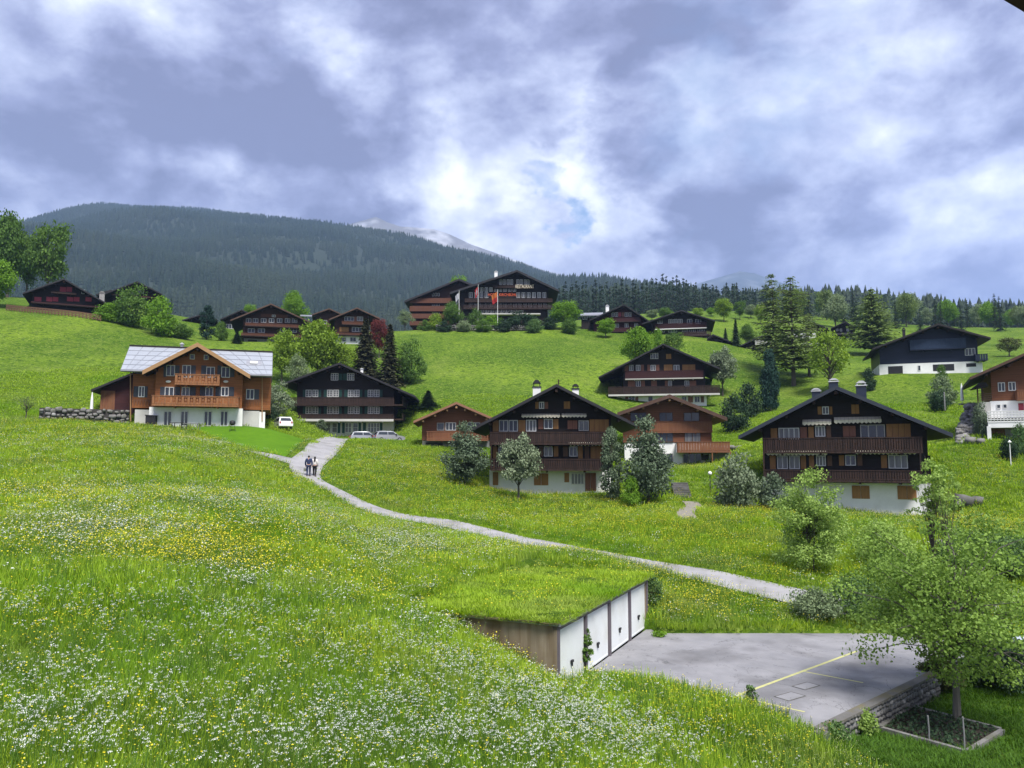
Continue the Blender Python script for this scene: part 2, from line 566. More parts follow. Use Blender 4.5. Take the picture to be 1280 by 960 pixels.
def poly_dist(line, x, y):
    """distance from points to a polyline"""
    x = np.asarray(x, float); y = np.asarray(y, float)
    best = np.full(x.shape, 1e9)
    for (x0, y0), (x1, y1) in zip(line[:-1], line[1:]):
        dx, dy = x1 - x0, y1 - y0
        t = np.clip(((x - x0) * dx + (y - y0) * dy) / (dx * dx + dy * dy + 1e-12), 0, 1)
        best = np.minimum(best, np.hypot(x - x0 - t * dx, y - y0 - t * dy))
    return best


COURT_Z = -7.8
GA = np.array([1.54, 26.0])                       # near corner of the garage front
GD = np.array([0.427, 0.904]); GD /= np.linalg.norm(GD)   # along the doors
GB = np.array([-GD[1], GD[0]])                    # into the bank
GLEN, GDEP = 11.0, 6.2
COURT = [(2.5, 28.0), (7.2, 23.8), (8.75, 22.45), (15.2, 28.2), (20.6, 33.0), (19.6, 34.9), (12.0, 34.9), (6.4, 34.9),
         tuple(GA + GD * GLEN), tuple(GA + GD * 1.0 + GB * 0.1)]
_ga = GA + GB * -0.2
GFOOT = [tuple(GA + GD * 0.7 - GB * 0.2), tuple(GA + GD * (GLEN - 0.6) - GB * 0.2), tuple(GA + GD * (GLEN - 0.6) + GB * (GDEP - 0.7)), tuple(GA + GD * 0.7 + GB * (GDEP - 0.7))]


def pxy(*tr):
    return [tuple(at(u, v, Y))[:2] for u, v, Y in tr]


def smooth_line(P, n):
    """Catmull-Rom through plan points"""
    P = [np.array(p, float) for p in P]
    P = [2 * P[0] - P[1]] + P + [2 * P[-1] - P[-2]]
    segs = len(P) - 3
    out = []
    for t in np.linspace(0, segs - 1e-6, n):
        i = int(t); f = t - i
        a, b, c, d = P[i:i + 4]
        out.append(0.5 * ((2 * b) + (-a + c) * f + (2 * a - 5 * b + 4 * c - d) * f * f + (-a + 3 * b - 3 * c + d) * f ** 3))
    return np.array(out)


PATH_C = smooth_line(pxy((432, 549.5, 104), (415, 552.5, 95), (400, 566, 78), (382, 583, 69.5), (392, 601, 64), (450, 630, 58.3), (560, 653, 53.6), (680, 681, 48.8), (800, 704, 44.8), (900, 722, 41.7), (1030, 752, 38), (1075, 763, 37)), 150)
PATH_W = np.interp(np.linspace(0, 1, 150), [0, 0.12, 0.25, 0.33, 0.45, 1], [3.8, 3.4, 3.0, 2.4, 2.2, 2.3])
SPUR_C = smooth_line(pxy((280, 557.5, 70), (310, 564, 70.5), (345, 571, 70), (375, 579, 70)), 40)
SPUR_W = np.full(40, 2.6)
TRAIL_C = smooth_line(pxy((862, 656, 56.5), (857, 646, 59), (860, 636, 62), (867, 627, 65), (862, 621, 67.5)), 30)
TRAIL_W = np.full(30, 1.35)
PARK = pxy((404, 549, 101), (520, 553, 102), (540, 553, 108), (470, 546, 112), (410, 546, 110))
LAWN_A = pxy((232, 536, 83), (262, 546, 79), (292, 556, 75.5), (320, 563, 72.8), (357, 570, 71.2))
LAWN_B = pxy((300, 533, 86), (330, 536, 88), (352, 542, 90), (372, 547, 90), (386, 551, 88))


def ribbon_edges(C, W):
    T = np.gradient(C, axis=0)
    T /= np.linalg.norm(T, axis=1, keepdims=True)
    Nn = np.stack([-T[:, 1], T[:, 0]], axis=1)
    return C + Nn * W[:, None] / 2, C - Nn * W[:, None] / 2


def ribbon_poly(C, W):
    a, b = ribbon_edges(C, W)
    return [tuple(p) for p in a] + [tuple(p) for p in b[::-1]]


LA, LB = smooth_line(LAWN_A, 24), smooth_line(LAWN_B, 24)
SHEETS = [ribbon_poly(PATH_C, PATH_W), ribbon_poly(SPUR_C, SPUR_W), ribbon_poly(TRAIL_C, TRAIL_W), [tuple(p) for p in LA] + [tuple(p) for p in LB[::-1]], PARK]


def heights(x, y):
    """finished ground: survey surface, cut for court and garage, lowered a little under paving"""
    z = tps(x, y)
    for p in SHEETS:
        z = np.where(inside(p, x, y), z - 0.09, z)
    cut = inside(COURT, x, y) | inside(GFOOT, x, y)
    z = np.where(cut, np.minimum(z, COURT_Z - 0.35), z)
    return z


def ground_z(x, y):
    return float(tps(np.array([x]), np.array([y]))[0])


def on_ground(u, v, Y):
    """plan position under a pixel at a distance, standing on the ground"""
    p = at(u, v, Y)
    p.z = ground_z(p.x, p.y)
    return p
# ------------------------------------------------------------------ materials in use
def ground_mat():
    m, nt, bs = _nt('meadow_ground')
    N, L = nt.nodes, nt.links
    bs.inputs['Roughness'].default_value = 0.95
    bs.inputs['Specular IOR Level'].default_value = 0.1
    g = N.new('ShaderNodeNewGeometry')

    def noise(scale, detail, rough=0.6):
        n = N.new('ShaderNodeTexNoise'); n.inputs['Scale'].default_value = scale
        n.inputs['Detail'].default_value = detail; n.inputs['Roughness'].default_value = rough
        L.new(g.outputs['Position'], n.inputs['Vector'])
        return n.outputs['Fac']

    def rng(s, a, b, lo=0.0, hi=1.0):
        mr = N.new('ShaderNodeMapRange'); mr.inputs['From Min'].default_value = a; mr.inputs['From Max'].default_value = b
        mr.inputs['To Min'].default_value = lo; mr.inputs['To Max'].default_value = hi
        L.new(s, mr.inputs['Value'])
        return mr.outputs[0]

    def mixc(f, a, b):
        mx = N.new('ShaderNodeMix'); mx.data_type = 'RGBA'
        L.new(f, mx.inputs[0])
        for i, c in ((6, a), (7, b)):
            if isinstance(c, tuple): mx.inputs[i].default_value = (*c, 1)
            else: L.new(c, mx.inputs[i])
        return mx.outputs[2]
    c = mixc(rng(noise(0.035, 7, 0.65), 0.42, 0.58), (0.048, 0.100, 0.005), (0.125, 0.195, 0.014))
    c = mixc(rng(noise(0.22, 9, 0.75), 0.44, 0.58, 0, 0.6), c, (0.068, 0.130, 0.007))
    c = mixc(rng(noise(1.1, 9, 0.72), 0.49, 0.56, 0, 0.8), c, (0.030, 0.068, 0.004))
    c = mixc(rng(noise(0.11, 6), 0.54, 0.68, 0, 0.45), c, (0.165, 0.215, 0.034))
    c = mixc(rng(noise(2.6, 7, 0.7), 0.54, 0.60, 0, 0.75), c, (0.210, 0.275, 0.055))
    L.new(c, bs.inputs['Base Color'])
    bp = N.new('ShaderNodeBump'); bp.inputs['Strength'].default_value = 0.9; bp.inputs['Distance'].default_value = 0.25
    L.new(noise(2.2, 8, 0.75), bp.inputs['Height'])
    L.new(bp.outputs[0], bs.inputs['Normal'])
    return m


MT = {}
MT['ground'] = ground_mat()
MT['asphalt'] = mat('court_asphalt', (0.165, 0.165, 0.175), (0.270, 0.265, 0.275), (0.5, 0.5, 0.5), 0.9, 9, 0.35, c3=(0.105, 0.102, 0.105), s3=0.45, amt3=0.7)


def add_cracks(m, scale=0.55, width=0.006, dark=0.35):
    """thin wandering cracks and patched seams in the paving"""
    nt = m.node_tree; N, L = nt.nodes, nt.links
    bs = nt.nodes['Principled BSDF']
    src = bs.inputs['Base Color'].links[0].from_socket
    tc = N.new('ShaderNodeTexCoord')
    n = N.new('ShaderNodeTexNoise'); n.inputs['Scale'].default_value = scale; n.inputs['Detail'].default_value = 6; n.inputs['Roughness'].default_value = 0.55; n.inputs['Distortion'].default_value = 0.6
    L.new(tc.outputs['Object'], n.inputs['Vector'])
    a = N.new('ShaderNodeMath'); a.operation = 'SUBTRACT'; L.new(n.outputs['Fac'], a.inputs[0]); a.inputs[1].default_value = 0.5
    b = N.new('ShaderNodeMath'); b.operation = 'ABSOLUTE'; L.new(a.outputs[0], b.inputs[0])
    r = N.new('ShaderNodeMapRange'); r.inputs['From Max'].default_value = width; r.inputs['To Min'].default_value = dark; r.inputs['To Max'].default_value = 1.0
    L.new(b.outputs[0], r.inputs['Value'])
    cc = N.new('ShaderNodeCombineColor')
    for i in range(3): L.new(r.outputs[0], cc.inputs[i])
    mm = N.new('ShaderNodeMix'); mm.data_type = 'RGBA'; mm.blend_type = 'MULTIPLY'; mm.inputs[0].default_value = 1.0
    L.new(src, mm.inputs[6]); L.new(cc.outputs[0], mm.inputs[7]); L.new(mm.outputs[2], bs.inputs['Base Color'])


add_cracks(MT['asphalt'], 0.4, 0.004, 0.45)
MT['path'] = mat('path_asphalt', (0.225, 0.222, 0.228), (0.320, 0.312, 0.315), (0.7, 0.7, 0.7), 0.9, 8, 0.2, c3=(0.165, 0.158, 0.148), s3=0.6)
MT['gravel'] = mat('gravel_trail', (0.2520, 0.2310, 0.1960), (0.1680, 0.1540, 0.1260), (3, 3, 3), 0.95, 8, 0.3)
MT['lawn'] = mat('lawn_turf', (0.062, 0.145, 0.008), (0.088, 0.180, 0.012), (1.5, 1.5, 1.5), 0.95, 8, 0.5, c3=(0.045, 0.11, 0.008), s3=0.25, spec=0.03)
MT['yellow'] = mat('line_paint', (0.4960, 0.4800, 0.1760), (0.3360, 0.3360, 0.1760), (6, 6, 6), 0.8)
MT['dark_wood'] = mat('dark_chalet_wood', (0.0080, 0.0050, 0.0045), (0.0170, 0.0100, 0.0080), (0.6, 0.6, 7), 0.7, 5, 0.3, planks=0.22)
MT['dark_wood2'] = mat('dark_balcony_wood', (0.0084, 0.0045, 0.0036), (0.0496, 0.0256, 0.0192), (5, 5, 0.6), 0.75, 5)
MT['brown_wood'] = mat('brown_chalet_wood', (0.0300, 0.0120, 0.0072), (0.0540, 0.0216, 0.0120), (0.6, 0.6, 7), 0.7, 5, 0.3, planks=0.22)
MT['brown_rail'] = mat('brown_balcony_wood', (0.0735, 0.0266, 0.0154), (0.1190, 0.0434, 0.0224), (5, 5, 0.6), 0.7, 5)
MT['warm_wood'] = mat('honey_log_wood', (0.1742, 0.0578, 0.0153), (0.3300, 0.1200, 0.0350), (0.5, 0.5, 7), 0.6, 5, 0.3, planks=0.24)
MT['warm_rail'] = mat('honey_balcony_wood', (0.1320, 0.0540, 0.0216), (0.3135, 0.1377, 0.0570), (5, 5, 1), 0.65, 5)
MT['tan_wood'] = mat('tan_fascia_wood', (0.2700, 0.1537, 0.0713), (0.3450, 0.2025, 0.0975), (1, 1, 8), 0.6, 5)
MT['red_wood'] = mat('red_chalet_wood', (0.1362, 0.0486, 0.0221), (0.1987, 0.0799, 0.0350), (0.6, 0.6, 7), 0.65, 5, 0.3, planks=0.24)
MT['red_rail'] = mat('red_balcony_wood', (0.1472, 0.0540, 0.0276), (0.2061, 0.0918, 0.0414), (5, 5, 0.6), 0.65, 5)
MT['red_roof'] = mat('red_roof_edge', (0.1840, 0.0878, 0.0517), (0.2576, 0.1350, 0.0805), (2, 2, 2), 0.8)
MT['maroon_wood'] = mat('maroon_chalet_wood', (0.0330, 0.0072, 0.0084), (0.0540, 0.0132, 0.0144), (0.6, 0.6, 7), 0.7, 5, 0.3, planks=0.22)
MT['blue_wood'] = mat('blue_black_wood', (0.0060, 0.0096, 0.0270), (0.0108, 0.0180, 0.0450), (0.6, 0.6, 7), 0.5, 5, 0.2, planks=0.22)
MT['blue_rail'] = mat('slate_blue_wood', (0.0143, 0.0273, 0.0618), (0.0208, 0.0377, 0.0780), (2, 2, 2), 0.5)
MT['roof_dark'] = mat('dark_roof', (0.0132, 0.0108, 0.0120), (0.0240, 0.0204, 0.0216), (1.5, 1.5, 1.5), 0.7, 6, 0.3)
MT['barge_dark'] = mat('dark_fascia', (0.0158, 0.0147, 0.0182), (0.0262, 0.0245, 0.0287), (1, 1, 3), 0.55)
MT['barge_blue'] = mat('slate_fascia', (0.0240, 0.0288, 0.0420), (0.0380, 0.0440, 0.0600), (1, 1, 3), 0.45)
MT['barge_brown'] = mat('brown_fascia', (0.0600, 0.0330, 0.0228), (0.0960, 0.0540, 0.0360), (1, 1, 3), 0.6)
MT['plaster'] = mat('white_plaster', (0.80, 0.80, 0.79), (0.70, 0.70, 0.70), (0.7, 0.7, 0.7), 0.9, 7, 0.15, c3=(0.56, 0.55, 0.52), s3=0.35, amt3=0.5)
MT['plaster_grey'] = mat('grey_plaster', (0.50, 0.49, 0.46), (0.40, 0.39, 0.37), (0.7, 0.7, 0.7), 0.9, 7, 0.15)
MT['concrete'] = mat('weathered_concrete', (0.250, 0.205, 0.150), (0.160, 0.120, 0.078), (4.5, 4.5, 0.35), 0.92, 8, 0.3, c3=(0.105, 0.062, 0.030), s3=0.7, amt3=0.85, contrast=1.5)
MT['concrete_grey'] = mat('grey_concrete', (0.2520, 0.2520, 0.2520), (0.1680, 0.1680, 0.1645), (2, 2, 2), 0.92, 8, 0.3, c3=(0.13, 0.14, 0.09), s3=0.9)
MT['mossy'] = mat('mossy_coping', (0.1350, 0.1300, 0.1250), (0.1000, 0.0950, 0.0850), (3, 3, 3), 0.95, 8, 0.3, c3=(0.16, 0.13, 0.02), s3=0.8)
MT['soil'] = mat('garden_soil', (0.0180, 0.0144, 0.0120), (0.0360, 0.0288, 0.0228), (6, 6, 6), 0.98, 8, 0.8)
MT['earth_edge'] = mat('turf_edge_earth', (0.055, 0.050, 0.028), (0.10, 0.085, 0.045), (5, 5, 5), 0.98, 8, 0.8)
MT['frame'] = mat('white_window_frame', (0.6290, 0.6290, 0.6120), (0.5610, 0.5610, 0.5440), (2, 2, 2), 0.5)
MT['frame_dim'] = mat('greyed_window_frame', (0.42, 0.41, 0.39), (0.34, 0.33, 0.31), (2, 2, 2), 0.6)
MT['glass'] = mat('window_glass', (0.020, 0.026, 0.034), (0.035, 0.042, 0.052), (0.8, 0.8, 0.8), 0.06, 2, spec=0.6)
MT['glass_curtain'] = mat('curtained_glass', (0.07, 0.075, 0.08), (0.20, 0.20, 0.19), (4, 4, 0.3), 0.12, 2, spec=0.5)
MT['sh_tan'] = mat('tan_shutter', (0.3570, 0.1827, 0.0638), (0.2635, 0.1275, 0.0425), (6, 6, 0.8), 0.65, 5, planks=0.12, plank_axis='X')
MT['sh_red'] = mat('reddish_shutter', (0.17, 0.072, 0.045), (0.23, 0.10, 0.062), (6, 6, 0.8), 0.65, 5, planks=0.12, plank_axis='X')
MT['sh_brown'] = mat('brown_shutter', (0.11, 0.060, 0.035), (0.15, 0.080, 0.046), (6, 6, 0.8), 0.65, 5, planks=0.12, plank_axis='X')
MT['sh_green'] = mat('green_shutter', (0.014, 0.050, 0.042), (0.020, 0.066, 0.055), (4, 4, 4), 0.6)
MT['sh_slate'] = mat('slate_shutter', (0.040, 0.046, 0.060), (0.058, 0.064, 0.080), (4, 4, 4), 0.55)
MT['sh_pink'] = mat('crimson_shutter', (0.36, 0.050, 0.075), (0.27, 0.035, 0.055), (4, 4, 4), 0.6)
MT['awning'] = mat('striped_awning', (0.62, 0.58, 0.48), (0.54, 0.49, 0.40), (3, 3, 3), 0.85, planks=0.30, plank_axis='X')
MT['chim_blue'] = mat('blue_metal_chimney', (0.0100, 0.0165, 0.0340), (0.0150, 0.0225, 0.0425), (2, 2, 2), 0.4, spec=0.5)
MT['chim_cap'] = mat('pale_chimney_cap', (0.52, 0.53, 0.54), (0.42, 0.43, 0.44), (3, 3, 3), 0.5)
MT['black'] = mat('black_metal', (0.016, 0.016, 0.018), (0.024, 0.024, 0.026), (2, 2, 2), 0.5)
MT['solar'] = mat('pale_roof_panel', (0.2604, 0.2790, 0.3100), (0.3100, 0.3286, 0.3596), (0.6, 0.6, 0.6), 0.32, 4, spec=0.6)
MT['solar_frame'] = mat('roof_sheet_joint', (0.1680, 0.1750, 0.2030), (0.2100, 0.2170, 0.2450), (1, 1, 1), 0.4)
MT['garage_white'] = mat('white_garage_door', (0.74, 0.76, 0.76), (0.66, 0.68, 0.68), (0.8, 0.8, 0.5), 0.5, 6, 0.05, c3=(0.50, 0.49, 0.42), s3=0.6, amt3=0.35)
MT['door_post'] = mat('violet_grey_post', (0.1050, 0.0910, 0.1085), (0.1470, 0.1260, 0.1400), (3, 3, 1), 0.7)
MT['lead'] = mat('roof_flashing', (0.30, 0.31, 0.34), (0.22, 0.22, 0.25), (2, 2, 2), 0.5, metal=0.3)
MT['stone'] = mat('grey_field_stone', (0.2240, 0.2170, 0.2100), (0.1190, 0.1120, 0.1085), (2.5, 2.5, 2.5), 0.9, 6, 0.5, c3=(0.085, 0.09, 0.055), s3=1.2)
MT['stone2'] = mat('pale_field_stone', (0.3300, 0.3225, 0.3150), (0.2025, 0.1950, 0.1875), (2.5, 2.5, 2.5), 0.9, 6, 0.5)
MT['stone_dark'] = mat('dark_wall_stone', (0.075, 0.072, 0.070), (0.17, 0.165, 0.16), (2.5, 2.5, 2.5), 0.9, 6, 0.5, c3=(0.04, 0.045, 0.03), s3=1.2)
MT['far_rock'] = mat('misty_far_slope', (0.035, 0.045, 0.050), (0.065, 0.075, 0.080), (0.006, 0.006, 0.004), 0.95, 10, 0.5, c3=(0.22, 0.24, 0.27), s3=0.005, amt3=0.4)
MT['stone_back'] = mat('wall_earth', (0.035, 0.032, 0.030), (0.06, 0.055, 0.05), (3, 3, 3), 0.95)
MT['bark'] = mat('bark', (0.060, 0.050, 0.040), (0.11, 0.095, 0.078), (9, 9, 1.5), 0.95, 7, 0.6)
MT['bark_light'] = mat('light_bark', (0.15, 0.14, 0.12), (0.09, 0.08, 0.07), (9, 9, 1.5), 0.95, 7, 0.6)
MT['white_paint'] = mat('white_paint', (0.78, 0.78, 0.77), (0.72, 0.72, 0.71), (2, 2, 2), 0.6)
MT['rubber'] = mat('tyre_rubber', (0.02, 0.02, 0.02), (0.03, 0.03, 0.03), (4, 4, 4), 0.85)
MT['car_white'] = mat('white_car_paint', (0.74, 0.75, 0.76), (0.72, 0.73, 0.74), (1, 1, 1), 0.25, spec=0.6)
MT['car_silver'] = mat('silver_car_paint', (0.36, 0.37, 0.39), (0.33, 0.34, 0.36), (1, 1, 1), 0.3, spec=0.6, metal=0.4)
MT['car_pale'] = mat('pale_blue_car_paint', (0.45, 0.50, 0.56), (0.42, 0.47, 0.53), (1, 1, 1), 0.3, spec=0.6)
MT['lamp_red'] = mat('tail_lamp', (0.35, 0.01, 0.01), (0.30, 0.01, 0.01), (4, 4, 4), 0.2)
MT['lamp_clear'] = mat('head_lamp', (0.55, 0.55, 0.55), (0.6, 0.6, 0.6), (4, 4, 4), 0.15)
MT['navy'] = mat('navy_cloth', (0.020, 0.028, 0.070), (0.030, 0.040, 0.090), (9, 9, 9), 0.9)
MT['jeans'] = mat('dark_jeans', (0.018, 0.026, 0.060), (0.032, 0.042, 0.085), (9, 9, 9), 0.9)
MT['cream_cloth'] = mat('cream_cloth', (0.66, 0.62, 0.60), (0.58, 0.54, 0.52), (9, 9, 9), 0.9)
MT['black_cloth'] = mat('black_cloth', (0.010, 0.010, 0.012), (0.016, 0.016, 0.018), (9, 9, 9), 0.9)
MT['skin'] = mat('skin', (0.50, 0.31, 0.22), (0.46, 0.28, 0.20), (4, 4, 4), 0.6)
MT['hair'] = mat('black_hair', (0.010, 0.008, 0.007), (0.018, 0.014, 0.012), (30, 30, 4), 0.5)
MT['bag'] = mat('olive_bag', (0.16, 0.17, 0.13), (0.12, 0.125, 0.10), (6, 6, 6), 0.8)
MT['flag_red'] = mat('red_flag', (0.2520, 0.0120, 0.0150), (0.2160, 0.0096, 0.0120), (2, 2, 2), 0.85)
MT['flag_white'] = mat('white_flag', (0.3720, 0.3720, 0.3960), (0.3000, 0.3000, 0.3360), (2, 2, 2), 0.85)
MT['flag_orange'] = mat('orange_flag', (0.3300, 0.0960, 0.0180), (0.2700, 0.0660, 0.0120), (2, 2, 2), 0.85)
MT['sign_pale'] = mat('pale_lettering', (0.66, 0.58, 0.44), (0.60, 0.52, 0.40), (2, 2, 2), 0.6)
MT['sign_red'] = mat('orange_red_lettering', (0.58, 0.10, 0.03), (0.50, 0.08, 0.025), (2, 2, 2), 0.6)
MT['forest_floor'] = mat('forest_slope', (0.014, 0.024, 0.015), (0.028, 0.040, 0.024), (0.004, 0.004, 0.004), 0.98, 8)
MT['rock'] = mat('snowy_rock', (0.10, 0.10, 0.11), (0.16, 0.155, 0.155), (0.006, 0.006, 0.004), 0.9, 10, 0.6, c3=(0.55, 0.57, 0.62), s3=0.006, amt3=0.7)
MT['alp'] = mat('alpine_pasture', (0.08, 0.11, 0.045), (0.12, 0.12, 0.07), (0.008, 0.008, 0.008), 0.95, 9, 0.4, c3=(0.05, 0.06, 0.04), s3=0.004)

LF = {}
LF['bright'] = leaf_mat('leaves_bright_green', (0.070, 0.165, 0.018), (0.190, 0.330, 0.035))
LF['yellowgreen'] = leaf_mat('leaves_yellow_green', (0.110, 0.185, 0.024), (0.250, 0.360, 0.045))
LF['mid'] = leaf_mat('leaves_mid_green', (0.045, 0.100, 0.022), (0.130, 0.220, 0.045))
LF['maple'] = leaf_mat('leaves_maple_green', (0.055, 0.115, 0.018), (0.240, 0.360, 0.075))
LF['ash'] = leaf_mat('leaves_fresh_green', (0.110, 0.190, 0.030), (0.350, 0.480, 0.130))
LF['grey'] = leaf_mat('needles_silver_green', (0.080, 0.112, 0.060), (0.235, 0.285, 0.175), 0.2)
LF['greydark'] = leaf_mat('needles_dark_silver_green', (0.048, 0.076, 0.044), (0.165, 0.215, 0.130), 0.15)
LF['olive'] = leaf_mat('leaves_olive', (0.045, 0.060, 0.022), (0.125, 0.140, 0.050), 0.2)
LF['spruce'] = leaf_mat('needles_dark_green', (0.014, 0.034, 0.018), (0.042, 0.080, 0.036), 0.1)
LF['spruce_blue'] = leaf_mat('needles_blue_green', (0.010, 0.030, 0.024), (0.030, 0.066, 0.048), 0.08)
LF['brownspruce'] = leaf_mat('needles_brown_green', (0.030, 0.034, 0.018), (0.075, 0.080, 0.040), 0.1)
LF['larch'] = leaf_mat('needles_larch_green', (0.062, 0.100, 0.028), (0.175, 0.240, 0.070), 0.3)
LF['red'] = leaf_mat('leaves_copper_red', (0.060, 0.018, 0.016), (0.19, 0.045, 0.042), 0.2)
LF['pale'] = leaf_mat('leaves_pale_grey_green', (0.095, 0.145, 0.065), (0.240, 0.300, 0.160), 0.25)
LF['hedge'] = leaf_mat('leaves_hedge_green', (0.040, 0.095, 0.030), (0.130, 0.210, 0.070), 0.25)
LF['darkbush'] = leaf_mat('leaves_dark_bush', (0.016, 0.036, 0.020), (0.050, 0.085, 0.042), 0.15)
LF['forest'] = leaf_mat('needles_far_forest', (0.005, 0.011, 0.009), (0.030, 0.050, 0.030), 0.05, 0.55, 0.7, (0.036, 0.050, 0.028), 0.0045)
LF['forest_mixed'] = leaf_mat('leaves_far_wood', (0.030, 0.058, 0.022), (0.085, 0.125, 0.045), 0.1)
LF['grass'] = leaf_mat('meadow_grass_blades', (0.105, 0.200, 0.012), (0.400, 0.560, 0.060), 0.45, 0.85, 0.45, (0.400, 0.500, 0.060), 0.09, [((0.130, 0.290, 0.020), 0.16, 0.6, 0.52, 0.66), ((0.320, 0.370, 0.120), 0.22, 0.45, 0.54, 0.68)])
LF['shade_tinted_garden_grass'] = leaf_mat('shade_tinted_garden_blades', (0.030, 0.075, 0.010), (0.090, 0.185, 0.020), 0.35)  # mown garden grass; shade from tree and building is put into the darker green
LF['seed_head'] = leaf_mat('pale_seed_heads', (0.36, 0.40, 0.15), (0.62, 0.62, 0.36), 0.3, 0.9)
LF['umbel_stem'] = leaf_mat('flower_stems', (0.06, 0.14, 0.02), (0.14, 0.24, 0.04), 0.3)
LF['white_flower'] = leaf_mat('white_umbels', (0.66, 0.68, 0.62), (0.85, 0.86, 0.84), 0.25, 0.8)
LF['yellow_flower'] = leaf_mat('yellow_buttercups', (0.60, 0.50, 0.02), (0.82, 0.72, 0.06), 0.3, 0.6)


# ------------------------------------------------------------------ the ground and what is laid on it
def axis(lo, hi, c0, c1, st, g):
    a = [c0]
    while a[-1] < c1: a.append(a[-1] + st)
    x = a[-1]
    while x < hi:
        x += st + g * (x - c1); a.append(x)
    x = c0; pre = []
    while x > lo:
        x -= st + g * (c0 - x); pre.append(x)
    return np.array(pre[::-1] + a)


def build_ground():
    xs = axis(-900, 900, -14, 20, 0.45, 0.02)
    ys = axis(-120, 900, 8, 44, 0.45, 0.012)
    X, Y = np.meshgrid(xs, ys)
    Z = heights(X, Y)
    rs = np.random.RandomState(3)
    Z = Z + (np.sin(X * 1.3 + np.cos(Y * 0.7) * 2) * np.cos(Y * 1.1 + X * 0.3)) * 0.03 * (np.abs(Z - COURT_Z) > 0.3)
    nx, ny = len(xs), len(ys)
    i = np.arange(nx * ny).reshape(ny, nx)
    F = np.stack([i[:-1, :-1], i[:-1, 1:], i[1:, 1:], i[1:, :-1]], axis=-1).reshape(-1, 4)
    me = np_mesh('ground', np.stack([X, Y, Z], -1).reshape(-1, 3), F, smooth=True)
    o = put('ground', me, MT['ground'])
    tag(o, 'green meadow hillside sloping down to the parking court', None, kind='structure')


build_ground()


def drape(name, A, B, m, dz, label, kind='structure', M=4):
    """sheet between two plan lines lying on the ground"""
    A, B = np.asarray(A), np.asarray(B)
    n = len(A)
    t = np.linspace(0, 1, M)
    P = A[:, None, :] * (1 - t)[None, :, None] + B[:, None, :] * t[None, :, None]
    z = tps(P[..., 0], P[..., 1]) + dz
    V = np.concatenate([P, z[..., None]], -1).reshape(-1, 3)
    i = np.arange(n * M).reshape(n, M)
    F = np.stack([i[:-1, :-1], i[1:, :-1], i[1:, 1:], i[:-1, 1:]], -1).reshape(-1, 4)
    me = np_mesh(name, V, F, smooth=True)
    o = put(name, me, m)
    # make sure it faces up
    if me.polygons[0].normal.z < 0:
        me.flip_normals()
    return tag(o, label, None, kind=kind)


a, b = ribbon_edges(PATH_C, PATH_W)
drape('path', a, b, MT['path'], 0.030, 'pale asphalt footpath curving down across the meadow')
a, b = ribbon_edges(SPUR_C, SPUR_W)
drape('path', a, b, MT['path'], 0.022, 'short pale path branching off below the lawn')
rd = np.array(pxy((1228, 741, 40), (1290, 739, 40.5))); re_ = np.array(pxy((1246, 764, 36.8), (1300, 764, 36.8)))
tt = np.linspace(0, 1, 12)[:, None]
drape('road', rd[0] * (1 - tt) + rd[1] * tt, re_[0] * (1 - tt) + re_[1] * tt, MT['path'], 0.05, 'grey road end showing at the right edge behind the maple', M=8)
a, b = ribbon_edges(TRAIL_C, TRAIL_W)
drape('trail', a, b, MT['gravel'], 0.03, 'narrow gravel trail below the garden steps')
drape('lawn', LA, LB, MT['lawn'], 0.035, 'smooth mown lawn in front of the honey coloured chalet', M=14)
pa = np.array([PARK[0], PARK[1]]); pb = np.array([PARK[4], PARK[3]])
tt = np.linspace(0, 1, 24)[:, None]
drape('parking_area', pa[0] * (1 - tt) + pa[1] * tt, pb[0] * (1 - tt) + pb[1] * tt, MT['path'], 0.014, 'paved parking area before the dark chalet', M=10)

mb = MB(); mb.prism_z(COURT, COURT_Z - 0.3, COURT_Z)
tag(mb.build('parking_court', MT['asphalt']), 'grey asphalt parking court beside the row of garages', kind='structure')


def court_pt(u, v, dz=0.0):
    d = ray(u, v)
    return d * ((COURT_Z + dz) / d.z)


def paint(u0, v0, u1, v1, w):
    p, q = court_pt(u0, v0), court_pt(u1, v1)
    t = (q - p).normalized(); n = Vector((-t.y, t.x, 0)) * w / 2
    mb = MB(); mb.quad(p - n, q - n, q + n, p + n)
    me = mb.mesh('line_marking')
    o = put('line_marking', me, MT['yellow']); o.location.z = 0.005
    if me.polygons[0].normal.z < 0: me.flip_normals()
    return o


for q, lab in (((920, 870, 1071, 814, 0.12), 'long yellow line painted across the parking court'), ((1005, 839.5, 1079, 853.5, 0.09), 'short yellow bay line meeting the long line'),
               ((922, 871, 1006, 890, 0.10), 'yellow bay line along the meadow edge of the court')):
    tag(paint(*q), lab, kind='structure')
for u, v, w, d, lab in ((1007.5, 857.5, 0.85, 0.5, 'pale drain cover set in the asphalt near the bay line'), (987.5, 870.5, 0.9, 0.55, 'dark rimmed drain cover nearer the court corner')):
    p = court_pt(u, v)
    e = empty('drain_cover', p, R(35), lab, 'drain cover')
    fr = MB()
    for s in (-1, 1):
        fr.box(-w / 2, w / 2, s * d / 2 - 0.015, s * d / 2 + 0.015, 0.001, 0.013)
        fr.box(s * w / 2 - 0.015, s * w / 2 + 0.015, -d / 2 + 0.016, d / 2 - 0.016, 0.001, 0.013)
    fr.build('rim', MT['stone_dark'], e)
    MB().box(-w / 2 + 0.03, w / 2 - 0.03, -d / 2 + 0.03, d / 2 - 0.03, 0.001, 0.011).build('lid', MT['asphalt'], e)


